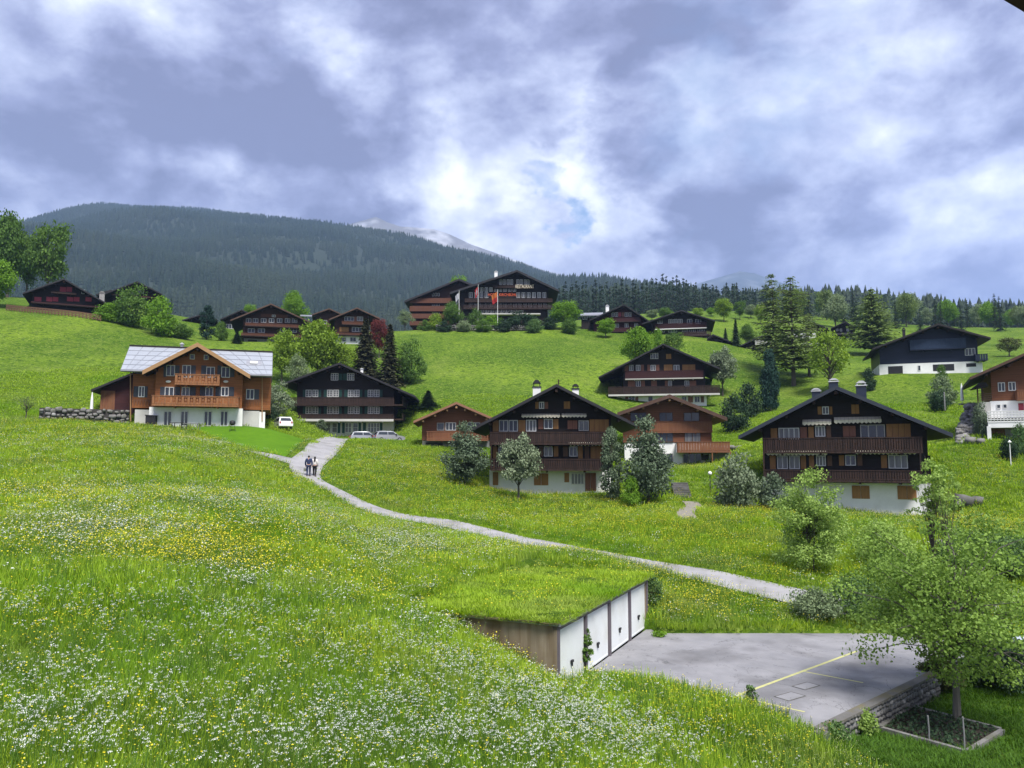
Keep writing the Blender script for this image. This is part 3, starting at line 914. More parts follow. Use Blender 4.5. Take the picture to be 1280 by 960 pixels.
# ------------------------------------------------------------------ garage row with turf roof
def build_garage():
    rz = math.atan2(GD[1], GD[0])
    e = empty('garage', (GA[0], GA[1], COURT_Z), rz, 'row of four garages with white doors under a turf roof', 'garage')
    # local: x along the doors, y into the bank, z up from the court
    H = 2.20
    dw = GLEN / 4
    mb = MB()
    mb.box(0, 0.25, 0.06, GDEP, -1.2, H)
    mb.box(GLEN - 0.25, GLEN, 0.06, GDEP, -0.6, H)
    mb.box(0.25, GLEN - 0.25, GDEP - 0.25, GDEP, -0.6, H)
    mb.build('wall', MT['concrete'], e)
    n = 0
    for i in range(4):
        x0, x1 = i * dw + 0.10, (i + 1) * dw - 0.10
        d = MB().box(x0, x1, 0.10, 0.15, 0.03, H - 0.16).build('garage_door', MT['garage_white'], e)
        # pressed frame of the tilting door
        fb = MB()
        fb.box(x0 + 0.03, x1 - 0.03, 0.085, 0.099, 0.05, 0.11); fb.box(x0 + 0.03, x1 - 0.03, 0.085, 0.099, H - 0.24, H - 0.18)
        fb.box(x0 + 0.03, x0 + 0.08, 0.085, 0.099, 0.11, H - 0.24); fb.box(x1 - 0.08, x1 - 0.03, 0.085, 0.099, 0.11, H - 0.24)
        fb.build('door_edge', MT['garage_white'], d)
        hb = MB().box((x0 + x1) / 2 - 0.09, (x0 + x1) / 2 + 0.09, 0.02, 0.084, 0.72, 0.80)
        hb.box((x0 + x1) / 2 - 0.02, (x0 + x1) / 2 + 0.02, 0.03, 0.084, 0.60, 0.72)
        hb.build('handle', MT['black'], d)
    for i in range(5):
        x = min(max(i * dw, 0.07), GLEN - 0.07)
        MB().box(x - 0.065, x + 0.065, 0.0, 0.22, -0.3, H - 0.14).build('post', MT['door_post'], e)
    MB().box(0, GLEN, 0.0, 0.2, H - 0.138, H).build('lintel', MT['door_post'], e)
    slab = MB().box(-0.06, GLEN + 0.06, -0.08, GDEP, H + 0.002, H + 0.10)
    slab.build('roof_slab', MT['lead'], e)
    # thick turf with an uneven overhanging edge
    rs = random.Random(5)
    nx, ny = 60, 26
    V, F = [], []
    for j in range(ny + 1):
        for i in range(nx + 1):
            x = -0.14 + (GLEN + 0.24) * i / nx; y = -0.05 + (GDEP + 0.1) * j / ny
            edge = min(i, nx - i, j + 1)
            z = H + 0.20 + 0.06 * math.sin(x * 2.1) * math.cos(y * 1.7) + rs.uniform(-0.03, 0.03) - (0.07 if edge <= 1 else 0)
            if edge <= 0.5: x += rs.uniform(-0.06, 0.06); y += rs.uniform(-0.05, 0.03)
            V.append((x, y, z))
    W = nx + 1
    for j in range(ny):
        for i in range(nx):
            F.append((j * W + i, j * W + i + 1, (j + 1) * W + i + 1, (j + 1) * W + i))
    base = len(V)
    rim = [i for i in range(W)] + [j * W + nx for j in range(1, ny + 1)] + [ny * W + i for i in reversed(range(nx))] + [j * W for j in reversed(range(1, ny))]
    for k in rim:
        x, y, z = V[k]
        V.append((x + rs.uniform(-0.03, 0.03), y + rs.uniform(-0.03, 0.02), H + 0.06 + rs.uniform(-0.05, 0.04)))
    for q in range(len(rim)):
        p = (q + 1) % len(rim)
        F.append((rim[p], rim[q], base + q, base + p))
    me = bpy.data.meshes.new('turf_roof'); me.from_pydata(V, [], F); me.update()
    me.materials.append(MT['ground']); me.materials.append(MT['earth_edge'])
    for i, p in enumerate(me.polygons):
        p.material_index = 1 if i >= nx * ny else 0
        p.use_smooth = True
    o = bpy.data.objects.new('turf', me); COL.objects.link(o); o.parent = e
    return e


build_garage()
# ------------------------------------------------------------------ chalets
class House:
    """a building whose front plane faces the valley; shapes are given as measured on the photograph (zoom origin, scale)"""
    def __init__(s, name, label, u, v, Y, zoom=(0, 0, 1), cat='chalet', yaw=0.0, group=None):
        s.o = at(u, v, Y)
        s.e = empty(name, s.o, yaw, label, cat, group)
        s.rot = Matrix.Rotation(-yaw, 3, 'Z')
        s.ol = s.rot @ s.o
        s.zm = zoom
        s.k = Y / FPX
        s.n = 0

    def L(s, x, y, off=0.0):
        d = s.rot @ ray(s.zm[0] + x / s.zm[2], s.zm[1] + y / s.zm[2])
        t = (s.ol.y - off) / d.y
        return d.x * t - s.ol.x, d.z * t - s.ol.z

    def rect(s, x0, y0, x1, y1, off):
        a = s.L(x0, y0, off); b = s.L(x1, y1, off)
        return min(a[0], b[0]), max(a[0], b[0]), min(a[1], b[1]), max(a[1], b[1])

    def roof(s, l, a, r, ov=1.6, D=12.0, th=0.30, m='roof_dark', barge='barge_dark', back=1.0, bw=0.24, name='roof', y0=0.0):
        """chevron roof through left eave, ridge and right eave of its front edge"""
        pl, pa, pr = s.L(*l, ov - y0), s.L(*a, ov - y0), s.L(*r, ov - y0)
        s.rl = (pl, pa, pr)
        mb = MB()
        poly = [pl, (pl[0] + 0.02, pl[1] - th), (pa[0], pa[1] - th * 1.12), (pr[0] - 0.02, pr[1] - th), pr, pa]
        # two slabs, butted at the ridge
        for A, B in ((pl, pa), (pa, pr)):
            mb.prism_y([A, (A[0], A[1] - th), (B[0], B[1] - th), B], y0 - ov, y0 + D + back)
        ro = mb.build(name, MT[m], s.e)
        bb = MB()
        for A, B in ((pl, pa), (pa, pr)):
            dx, dz = B[0] - A[0], B[1] - A[1]
            bb.prism_y([(A[0], A[1] + 0.04), (A[0], A[1] - bw), (B[0], B[1] - bw), (B[0], B[1] + 0.04)], y0 - ov - 0.07, y0 - ov - 0.004)
        bb.build('bargeboard', MT[barge], ro)
        # purlin ends carrying the overhang
        pb = MB()
        for t in (0.22, 0.5, 0.78):
            for A, B in ((pl, pa), (pr, pa)):
                x = A[0] + (B[0] - A[0]) * t; z = A[1] + (B[1] - A[1]) * t - th - 0.14
                pb.box(x - 0.11, x + 0.11, y0 - ov * 0.92, y0 + 0.3, z - 0.12, z + 0.10)
        pb.box(pa[0] - 0.12, pa[0] + 0.12, y0 - ov * 0.95, y0 + 0.3, pa[1] - th - 0.42, pa[1] - th - 0.14)
        pb.build('purlins', MT['dark_wood2'] if m == 'roof_dark' else MT['tan_wood'], ro)['kind'] = 'stuff'
        s.th = th
        return ro

    def zroof(s, x):
        (xl, zl), (xa, za), (xr, zr) = s.rl
        if x <= xa: return zl + (za - zl) * (x - xl) / (xa - xl)
        return za + (zr - za) * (x - xa) / (xr - xa)

    def gable(s, x0, x1, ybot, D, m, y0=0.0, name='wall', down=0.0):
        a, zb = s.L(x0, ybot, -y0); b, _ = s.L(x1, ybot, -y0)
        zb -= down
        g = s.th + 0.015
        xa = s.rl[1][0]
        poly = [(a, zb), (b, zb), (b, s.zroof(b) - g)]
        if a < xa < b: poly.append((xa, s.zroof(xa) - g * 1.05))
        poly.append((a, s.zroof(a) - g))
        return MB().prism_y(poly, y0, y0 + D).build(name, MT[m], s.e)

    def block(s, x0, y0, x1, y1, D, m, front=0.0, name='plaster_base', down=0.0):
        a, b, c, d = s.rect(x0, y0, x1, y1, front)
        return MB().box(a, b, -front, -front + D, c - down, d).build(name, MT[m], s.e)

    def window(s, x0, y0, x1, y1, n=2, fm='frame', pm='glass', off=0.0, bars=0, fw=0.07, name='window'):
        a, b, c, d = s.rect(x0, y0, x1, y1, off)
        y = -off
        fw = min(fw, (b - a) * 0.16, (d - c) * 0.16)
        mb = MB()
        mb.box(a, b, y - 0.07, y - 0.004, d - fw, d); mb.box(a, b, y - 0.09, y - 0.004, c, c + fw)
        mb.box(a, a + fw, y - 0.07, y - 0.004, c + fw, d - fw); mb.box(b - fw, b, y - 0.07, y - 0.004, c + fw, d - fw)
        for i in range(1, n):
            x = a + (b - a) * i / n
            mb.box(x - fw * 0.55, x + fw * 0.55, y - 0.066, y - 0.004, c + fw, d - fw)
        for i in range(1, bars + 1):
            z = c + (d - c) * i / (bars + 1)
            mb.box(a + fw, b - fw, y - 0.05, y - 0.004, z - fw * 0.25, z + fw * 0.25)
        w = mb.build(name, MT[fm], s.e)
        MB().box(a + fw * 0.5, b - fw * 0.5, y - 0.03, y - 0.006, c + fw * 0.5, d - fw * 0.5).build('pane', MT[pm], w)
        return w

    def shutter(s, x0, y0, x1, y1, m='sh_tan', off=0.0, leaves=1):
        a, b, c, d = s.rect(x0, y0, x1, y1, off)
        for i in range(leaves):
            p, q = a + (b - a) * i / leaves + 0.012, a + (b - a) * (i + 1) / leaves - 0.012
            mb = MB().box(p, q, -off - 0.05, -off - 0.006, c, d)
            for z in (c + (d - c) * 0.16, c + (d - c) * 0.84):
                mb.box(p + 0.02, q - 0.02, -off - 0.075, -off - 0.051, z - 0.05, z + 0.05)
            mb.build('shutter', MT[m], s.e)

    def balcony(s, x0, x1, yt, yb, proj=1.3, m='dark_wood2', slab='dark_wood2', board=0.14, gap=0.055, slab_h=0.16, cut=False, ends=True):
        a, b, c, d = s.rect(x0, yt, x1, yb, proj)
        fl = MB().box(a, b, -proj, -0.003, c - slab_h, c - 0.002)
        for i in range(max(2, int((b - a) / 3))):
            x = a + (b - a) * (i + 0.5) / max(2, int((b - a) / 3))
            fl.box(x - 0.08, x + 0.08, -proj + 0.1, -0.003, c - slab_h - 0.16, c - slab_h - 0.002)
        bal = fl.build('balcony', MT[slab], s.e)
        mb = MB()
        nb = max(3, int((b - a) / (board + gap)))
        st = (b - a) / nb
        for i in range(nb):
            x = a + st * (i + 0.5)
            if cut and i % 2 == 1:
                zz = (c + d) / 2 + 0.04
                mb.box(x - board / 2, x + board / 2, -proj + 0.0, -proj + 0.03, c, zz - 0.24)
                mb.box(x - board / 2, x + board / 2, -proj + 0.0, -proj + 0.03, zz + 0.24, d - 0.08)
                mb.obox((x, -proj + 0.015, zz), (0.06, 0, 0.09), (0, 0.012, 0), (-0.06, 0, 0.09))
            else:
                mb.box(x - board / 2, x + board / 2, -proj + 0.0, -proj + 0.03, c + 0.0, d - 0.08)
        if ends:
            ns = max(2, int(proj / (board + gap)))
            for j in range(ns):
                y = -proj + 0.05 + (proj - 0.08) * (j + 0.5) / ns
                for x in (a + 0.015, b - 0.015):
                    mb.box(x - 0.015, x + 0.015, y - board / 2, y + board / 2, c, d - 0.08)
        mb.build('railing', MT[m], bal)['kind'] = 'stuff'
        hr = MB().box(a - 0.03, b + 0.03, -proj - 0.04, -proj + 0.06, d - 0.078, d)
        if ends:
            for x in (a, b): hr.box(x - 0.05, x + 0.05, -proj + 0.062, -0.003, d - 0.078, d)
        hr.box(a, b, -proj - 0.02, -proj - 0.002, c + 0.06, c + 0.14)
        hr.build('handrail', MT[m], bal)
        return bal

    def awning(s, x0, x1, y0, y1, out=0.7, off=0.02):
        a, b, c, d = s.rect(x0, y0, x1, y1, off + out)
        mb = MB()
        y = -off
        mb.quad((a, y - out, c + (d - c) * 0.55), (b, y - out, c + (d - c) * 0.55), (b, y, d + 0.10), (a, y, d + 0.10))
        n = max(3, int((b - a) / 0.32))
        for i in range(n):
            p, q = a + (b - a) * i / n, a + (b - a) * (i + 1) / n
            z = c + (d - c) * 0.55
            k = len(mb.v)
            mb.v += [(p, y - out - 0.003, z), (p, y - out - 0.003, c + 0.10), ((p + q) / 2, y - out - 0.003, c - 0.02), (q, y - out - 0.003, c + 0.10), (q, y - out - 0.003, z)]
            mb.f.append((k, k + 1, k + 2, k + 3, k + 4))
        mb.box(a, b, y - out - 0.03, y - out + 0.02, c + (d - c) * 0.55, c + (d - c) * 0.55 + 0.05)
        return mb.build('awning', MT['awning'], s.e)

    def chimney(s, x0, x1, yt, yb, back=3.0, m='plaster', cap='chim_cap', capf=0.28, deep=1.5):
        a, b, c, d = s.rect(x0, yt, x1, yb, -back)
        w = b - a
        zc = d - (d - c) * capf
        ch = MB().box(a, b, back, back + w, c - deep, zc).build('chimney', MT[m], s.e)
        mb = MB().box(a - 0.08, b + 0.08, back - 0.08, back + w + 0.08, zc + 0.002, zc + 0.09)
        for q in (a + 0.04, b - 0.12):
            mb.box(q, q + 0.08, back + 0.05, back + w - 0.05, zc + 0.092, zc + (d - zc) * 0.55)
        mb.prism_y([(a - 0.02, zc + (d - zc) * 0.55), (b + 0.02, zc + (d - zc) * 0.55), ((a + b) / 2 + w * 0.2, d), ((a + b) / 2 - w * 0.2, d)], back, back + w)
        mb.build('chimney_cap', MT[cap], ch)

    def posts(s, xs, yt, yb, off, m='dark_wood2', w=0.12):
        for x in xs:
            a, b, c, d = s.rect(x, yt, x, yb, off)
            MB().box(a - w / 2, a + w / 2, -off - w / 2, -off + w / 2, c, d).build('post', MT[m], s.e)


# --- dark chalet with tan shutters, right of centre
h = House('chalet', 'dark timber chalet with blue-black chimneys, striped awnings and white base', 1060, 638, 67, (900, 460, 4), yaw=R(-22))
h.roof((92, 340), (578, 90), (1165, 330), 2.0, 13, 0.26, barge='barge_blue', bw=0.30)
h.gable(215, 1040, 440, 13, 'dark_wood')
h.block(222, 438, 1058, 568, 12.9, 'dark_wood', name='lower_wall')
h.block(214, 569, 1062, 712, 12.9, 'plaster', 0.06, down=1.2)
for q in ((458, 503, 101, 150, 3.5), (545, 592, 52, 105, 5.0), (680, 733, 64, 140, 3.0)):
    h.chimney(q[0], q[1], q[2], q[3], q[4], 'chim_blue', 'chim_cap', 0.34)
h.window(510, 193, 545, 232); h.shutter(487, 193, 509, 232); h.shutter(546, 193, 563, 232); h.shutter(655, 183, 697, 228, leaves=2)
h.awning(412, 557, 262, 285); h.awning(570, 808, 250, 275)
h.shutter(252, 302, 288, 356); h.window(292, 300, 398, 356, 4, pm='glass_curtain'); h.shutter(400, 296, 437, 350, 'sh_red'); h.shutter(440, 294, 470, 350)
h.window(475, 290, 527, 343, 3, pm='glass_curtain'); h.shutter(530, 290, 557, 345, 'sh_brown'); h.shutter(613, 290, 680, 343, 'sh_red', leaves=2)
h.window(700, 284, 826, 350, 3, 'frame_dim'); h.shutter(830, 280, 955, 347, leaves=4)
h.balcony(215, 1015, 350, 416, 1.5)
h.awning(232, 537, 420, 437, 1.2); h.awning(677, 983, 415, 432, 1.2)
h.shutter(248, 438, 280, 505); h.window(285, 438, 340, 505, 2, pm='glass_curtain'); h.window(345, 438, 400, 505, 2, pm='glass_curtain'); h.shutter(402, 438, 432, 505)
h.shutter(443, 438, 472, 500); h.window(480, 438, 530, 490, 3, pm='glass_curtain'); h.shutter(535, 438, 562, 490, 'sh_brown'); h.shutter(593, 436, 622, 488)
h.window(625, 434, 680, 488, 2); h.shutter(685, 434, 713, 488, 'sh_brown'); h.shutter(803, 436, 837, 500); h.window(840, 434, 940, 503, 3, pm='glass_curtain')
h.balcony(222, 1010, 508, 566, 1.5, gap=0.06)
h.shutter(658, 588, 750, 654, off=0.06, leaves=2); h.shutter(885, 588, 985, 658, off=0.06, leaves=2)
h.posts((222, 1008), 416, 566, 1.45)

# --- dark chalet in the middle
h = House('chalet', 'dark timber chalet with two white chimneys behind the small garden trees', 690, 615, 73, (560, 450, 4.923), yaw=R(-3))
h.roof((140, 425), (668, 150), (1165, 400), 2.0, 13, 0.26)
h.gable(255, 1005, 530, 13, 'dark_wood')
h.block(262, 528, 1000, 676, 12.9, 'dark_wood', name='lower_wall')
h.block(255, 677, 1003, 818, 12.9, 'plaster', 0.06, down=1.5)
h.chimney(522, 570, 122, 215, 3.0, 'plaster', 'black', 0.5); h.chimney(765, 805, 147, 212, 3.0, 'plaster', 'black', 0.5)
MB().box(*[h.L(676, 120, 2)[0], h.L(684, 120, 2)[0]], -2.1, -2.0, h.L(680, 152, 2)[1], h.L(680, 120, 2)[1]).build('finial', MT['dark_wood2'], h.e)
h.window(560, 258, 592, 300); h.shutter(536, 258, 558, 300); h.shutter(595, 258, 617, 300, 'sh_red'); h.shutter(712, 255, 752, 300, leaves=2)
h.awning(452, 690, 335, 355); h.awning(700, 853, 333, 353)
h.shutter(275, 372, 312, 440); h.window(315, 370, 370, 440, 2); h.window(374, 370, 430, 440, 2); h.shutter(433, 370, 477, 440); h.window(480, 368, 543, 440, 3, pm='glass_curtain')
h.shutter(555, 365, 587, 425, 'sh_red'); h.window(590, 362, 645, 424, 2); h.shutter(647, 364, 680, 424); h.shutter(735, 372, 797, 425, 'sh_red', leaves=2)
h.window(803, 372, 866, 436, 2, 'frame_dim'); h.shutter(870, 366, 990, 440, leaves=4)
h.balcony(258, 1000, 443, 511, 1.5, gap=0.05)
h.awning(745, 965, 512, 528, 1.1); h.awning(280, 440, 512, 528, 1.1)
h.shutter(275, 532, 305, 606); h.window(310, 532, 400, 606, 3); h.shutter(560, 530, 586, 594, 'sh_brown'); h.window(590, 530, 645, 594, 2, pm='glass_curtain'); h.shutter(650, 530, 680, 594)
h.shutter(707, 530, 738, 594, 'sh_brown'); h.window(745, 532, 797, 594, 2); h.shutter(800, 530, 830, 606); h.shutter(840, 530, 870, 606, 'sh_brown'); h.shutter(876, 530, 946, 606, leaves=2)
h.balcony(262, 960, 608, 672, 1.5, gap=0.07)
h.shutter(275, 690, 310, 770, off=0.06); h.shutter(528, 698, 618, 771, off=0.06, leaves=2); h.shutter(715, 695, 746, 752, 'sh_tan', 0.06); h.window(757, 695, 838, 766, 4, off=0.06, pm='glass_curtain')
h.shutter(842, 695, 912, 806, 'sh_red', 0.06, 2)
h.posts((265, 955), 511, 672, 1.45)

# --- honey coloured chalet with pale sheet roof, left
h = House('chalet', 'honey coloured log chalet with pale panelled roof and white ground floor', 243, 533, 84, (150, 425, 6.4), yaw=R(17))
Dw = 11.0
# gable roof of the projecting middle
ro = h.roof((180, 246), (620, 23), (1042, 280), 1.7, 5.5, 0.34, 'roof_dark', 'tan_wood', 0.0, 0.42, name='gable_roof')
h.gable(275, 975, 545, 6.5, 'warm_wood')
# wings behind the gable, ridge running across
xl, zl = h.L(100, 300, -1.2); xr, zr = h.L(1150, 300, -1.2)
zb = h.L(600, 545, 0)[1]
for x0, x1, nm in ((h.L(100, 400, -1.2)[0], h.L(275, 400, 0)[0] - 0.004, 'left_wing_wall'), (h.L(975, 400, 0)[0] + 0.004, h.L(1205, 400, -1.2)[0], 'right_wing_wall')):
    zt = h.L(90, 262, -0.2)[1] if nm.startswith('left') else h.L(1150, 295, -0.2)[1]
    MB().box(x0, x1, 1.2, 1.2 + Dw, zb, zt).build(nm, MT['warm_wood'], h.e)
def slope_roof(h, x0, x1, eave, ridge, rise_back, name, cols, rows):
    """roof plane facing the camera between an eave line and a ridge line further back"""
    ex0, ez = h.L(*eave[0], 0.6); ex1, ez1 = h.L(*eave[1], 0.6)
    rx0, rz = h.L(*ridge[0], -rise_back); rx1, rz1 = h.L(*ridge[1], -rise_back)
    X0, X1 = ex0, ex1
    ezm, rzm = (ez + ez1) / 2, (rz + rz1) / 2
    mb = MB()
    a, b = Vector((X0, -0.6, ezm)), Vector((X1, -0.6, ezm))
    c, d = Vector((rx1, rise_back, rzm)), Vector((rx0, rise_back, rzm))
    n = (b - a).cross(d - a).normalized()
    k = len(mb.v)
    for p in (a, b, c, d): mb.v.append(tuple(p))
    for p in (a, b, c, d): mb.v.append(tuple(p - n * 0.25))
    mb.f += [(k, k + 1, k + 2, k + 3), (k + 7, k + 6, k + 5, k + 4), (k, k + 4, k + 5, k + 1), (k + 1, k + 5, k + 6, k + 2), (k + 2, k + 6, k + 7, k + 3), (k + 3, k + 7, k + 4, k)]
    # rear slope
    e2 = Vector((rx1, rise_back + (rise_back + 0.6), ezm)); e1 = Vector((rx0, rise_back + (rise_back + 0.6), ezm))
    mb.quad(d, c, e2, e1)
    ro = mb.build(name, MT['solar_frame'], h.e)
    ux, uy = (b - a), (d - a)
    for i in range(cols):
        for j in range(rows):
            pn = MB()
            s0, s1 = (i + 0.03) / cols, (i + 0.97) / cols
            t0, t1 = (j + 0.06) / rows, (j + 0.94) / rows
            P = [(a * (1 - s) + b * s) * (1 - t) + (d * (1 - s) + c * s) * t + n * 0.03 for s, t in ((s0, t0), (s1, t0), (s1, t1), (s0, t1))]
            Q = [p - n * 0.027 for p in P]
            k = len(pn.v)
            pn.v += [tuple(p) for p in P] + [tuple(p) for p in Q]
            pn.f += [(0, 1, 2, 3), (0, 4, 5, 1), (1, 5, 6, 2), (2, 6, 7, 3), (3, 7, 4, 0)]
            pn.build('roof_panel', MT['solar'], ro)
    MB().tube([tuple(a + Vector((0, -0.08, -0.1))), tuple(b + Vector((0, -0.08, -0.1)))], 0.08, 6).build('gutter', MT['lead'], ro)
    rb = MB(); rb.obox((c + d) / 2 + Vector((0, 0, 0.06)), (c - d) / 2, Vector((0, 0.18, 0)), Vector((0, 0, 0.08))); rb.build('ridge_cap', MT['roof_dark'], ro)
    return ro
slope_roof(h, 0, 0, ((5, 240), (205, 240)), ((78, 47), (600, 70)), 4.2, 'left_roof', 5, 5)
ro2 = slope_roof(h, 0, 0, ((1015, 276), (1218, 278)), ((640, 80), (1222, 98)), 4.2, 'right_roof', 5, 5)
a, b, c, d = h.rect(1012, 160, 1130, 208, -1.6)
MB().obox(((a + b) / 2, 1.6, (c + d) / 2 - 0.15), ((b - a) / 2, 0, 0), (0, 0.35, 0.32), (0, -0.12, 0.14)).build('skylight', MT['lead'], h.e)
MB().obox(((a + b) / 2, 1.44, (c + d) / 2 + 0.02), ((b - a) / 4, 0, 0), (0, 0.16, 0.15), (0, -0.05, 0.05)).build('skylight_pane', MT['frame'], h.e)
h.chimney(485, 505, 20, 70, 4.2, 'lead', 'chim_cap', 0.3)
# white ground floor
h.block(235, 536, 977, 700, 6.4, 'plaster', 0.05, down=1.5)
h.block(120, 556, 234, 700, 6.0, 'plaster_grey', -1.0, name='left_base', down=1.5)
h.block(979, 566, 1112, 700, 6.0, 'plaster_grey', -1.0, name='right_base', down=1.5)
h.block(1112, 575, 1158, 705, 0.3, 'plaster', -1.0, name='garden_wall', down=1.5)
for x0, x1 in ((350, 413), (485, 545), (672, 735), (803, 862)):
    h.window(x0, 567, x1, 690, 2, off=0.05, fw=0.09, name='french_door')
for x0, x1 in ((372, 438), (500, 565), (692, 757), (812, 878)):
    h.window(x0, 200 if x0 < 650 else 214, x1, 290 if x0 < 450 else 302, 2)
for x0, x1 in ((350, 371), (440, 475), (567, 605), (650, 690), (780, 811), (880, 915)):
    h.shutter(x0, 203, x1, 296, 'sh_slate')
h.window(560, 113, 597, 156, 1); h.window(672, 118, 708, 160, 1)
for x0, x1 in ((360, 430), (495, 557), (685, 745), (810, 868)):
    h.window(x0, 375, x1, 450, 2)
for x0, x1 in ((322, 358), (435, 480), (560, 605), (640, 683), (765, 808), (872, 912)):
    h.shutter(x0, 375, x1, 450, 'sh_slate')
h.window(150, 370, 196, 458, 2, off=-1.2); h.shutter(110, 370, 148, 455, 'sh_slate', -1.2); h.shutter(198, 370, 220, 458, 'sh_slate', -1.2)
h.window(1010, 393, 1072, 476, 2, off=-1.2); h.shutter(1075, 395, 1112, 476, 'sh_slate', -1.2)
h.balcony(440, 795, 268, 353, 1.2, 'warm_rail', 'warm_rail', 0.24, 0.05, cut=True)
h.balcony(255, 948, 440, 525, 1.4, 'warm_rail', 'warm_rail', 0.24, 0.05, cut=True)
for x0, x1 in ((105, 240), (995, 1118)):        # zigzag boards below the wing windows
    a, b, c, d = h.rect(x0, 475, x1, 540, -1.2)
    mb = MB(); n = 6
    for i in range(n):
        p, q = a + (b - a) * i / n, a + (b - a) * (i + 1) / n
        mb.prism_y([(p, d), ((p + q) / 2, c + 0.15), (q, d)], 1.12, 1.195)
    mb.build('zigzag_board', MT['red_rail'], h.e)
for x in (85, 1137):
    p0, p1 = h.L(x, 250, -1.0), h.L(x, 650, -1.0)
    MB().tube([(p1[0], 0.95, p1[1]), (p0[0], 0.95, p0[1])], 0.06, 6).build('downpipe', MT['tan_wood'], h.e)
for x in (388, 846):
    p = h.L(x, 333)
    MB().ball((p[0], -0.08, p[1]), (0.28, 0.08, 0.14), 8, 5).build('wall_lamp', MT['white_paint'], h.e)

# --- dark maroon barn leaning on it
h = House('barn', 'dark red lean-to barn beside the honey coloured chalet', 143, 516, 88, (100, 410, 4.923), 'barn', yaw=R(17))
a = h.L(67, 378, 1.0); b = h.L(330, 270, 1.0)
MB().prism_y([a, (a[0], a[1] - 0.25), (b[0], b[1] - 0.25), b], -1.0, 7.0).build('roof', MT['barge_dark'], h.e)
x0, z0 = h.L(125, 520); x1, _ = h.L(330, 520)
sl = (b[1] - a[1]) / (b[0] - a[0])
MB().prism_y([(x0, z0 - 1), (x1, z0 - 1), (x1, a[1] + sl * (x1 - a[0]) - 0.27), (x0, a[1] + sl * (x0 - a[0]) - 0.27)], 0, 6).build('wall', MT['maroon_wood'], h.e)
p, q, r_, t_ = h.rect(128, 385, 212, 515, 0)
for i in range(6):
    MB().box(p + (q - p) * i / 6 + 0.01, p + (q - p) * (i + 1) / 6 - 0.01, -0.05, -0.004, r_, t_).build('plank', MT['red_rail'], h.e)

# --- dark chalet with green shutters
h = House('chalet', 'dark wide chalet with green shutters behind the parked cars', 432, 546, 116, (340, 430, 4.923), yaw=R(3))
h.roof((60, 245), (415, 116), (883, 320), 2.2, 14, 0.30)
h.gable(150, 748, 470, 14, 'dark_wood')
h.block(140, 471, 748, 558, 13.8, 'plaster_grey', 0.0, down=2.0)
h.chimney(545, 560, 148, 175, 4, 'plaster', 'chim_cap')
h.window(363, 180, 408, 224, 3, bars=2); h.window(463, 180, 506, 224, 3, bars=2)
for x0, x1 in ((410, 434), (438, 461)): h.shutter(x0, 182, x1, 222, 'sh_green')
for y0, y1 in ((282, 326), (385, 430)):
    for i, (x0, x1) in enumerate(((208, 243), (250, 284), (340, 373), (378, 411), (468, 501), (506, 538), (590, 623), (628, 661))):
        h.window(x0, y0, x1, y1, 2, bars=2, pm='glass_curtain')
    for x0, x1 in ((190, 207), (286, 302), (319, 338), (413, 430), (445, 466), (540, 556), (570, 588), (663, 681)):
        h.shutter(x0, y0, x1, y1, 'sh_green')
h.balcony(85, 750, 328, 374, 1.6); h.balcony(75, 748, 430, 462, 1.6, slab='plaster_grey', slab_h=0.35)
for x0, x1, n in ((172, 205, 2), (210, 250, 2), (330, 362, 1), (370, 402, 1), (450, 490, 2), (498, 530, 1), (590, 662, 4)):
    h.window(x0, 484, x1, 545, n, off=0.0, bars=1, pm='glass_curtain')
for x0, x1 in ((404, 420), (432, 448), (532, 548), (560, 578), (664, 680)): h.shutter(x0, 484, x1, 548, 'sh_green')
p0 = h.L(748, 395)[0]
# balconies wrap round the visible side wall
for yt, yb in ((328, 374), (430, 462)):
    c = h.L(300, yb, 0)[1]; d = h.L(300, yt, 0)[1]
    mb = MB().box(p0 + 0.004, p0 + 1.5, -1.58, 9, c - 0.2, c)
    for i in range(60): mb.box(p0 + 1.46, p0 + 1.49, -1.56 + i * 0.176, -1.42 + i * 0.176, c, d)
    mb.box(p0 + 1.42, p0 + 1.52, -1.6, 9, d + 0.002, d + 0.08)
    mb.build('side_balcony', MT['dark_wood2'], h.e)

# --- small red chalet half hidden behind the middle one
h = House('chalet', 'small brick-red chalet with pale roof edge behind the bushy conifer', 560, 558, 95, (340, 430, 4.923), yaw=R(4))
h.roof((870, 475), (1135, 358), (1375, 462), 1.6, 9, 0.3, 'red_roof', 'red_roof')
h.gable(922, 1340, 592, 9, 'red_wood')
h.block(925, 593, 1340, 645, 8.9, 'concrete_grey', -0.05, down=1.0)
h.window(1015, 485, 1060, 532, 1, 'frame_dim'); h.window(1068, 483, 1132, 532, 3); h.window(1200, 483, 1280, 532, 3)
h.balcony(952, 1330, 537, 588, 1.2, 'red_rail', 'red_rail', 0.08, 0.10)
h.block(945, 606, 1050, 645, 0.02, 'black', -0.02, name='cellar_opening')

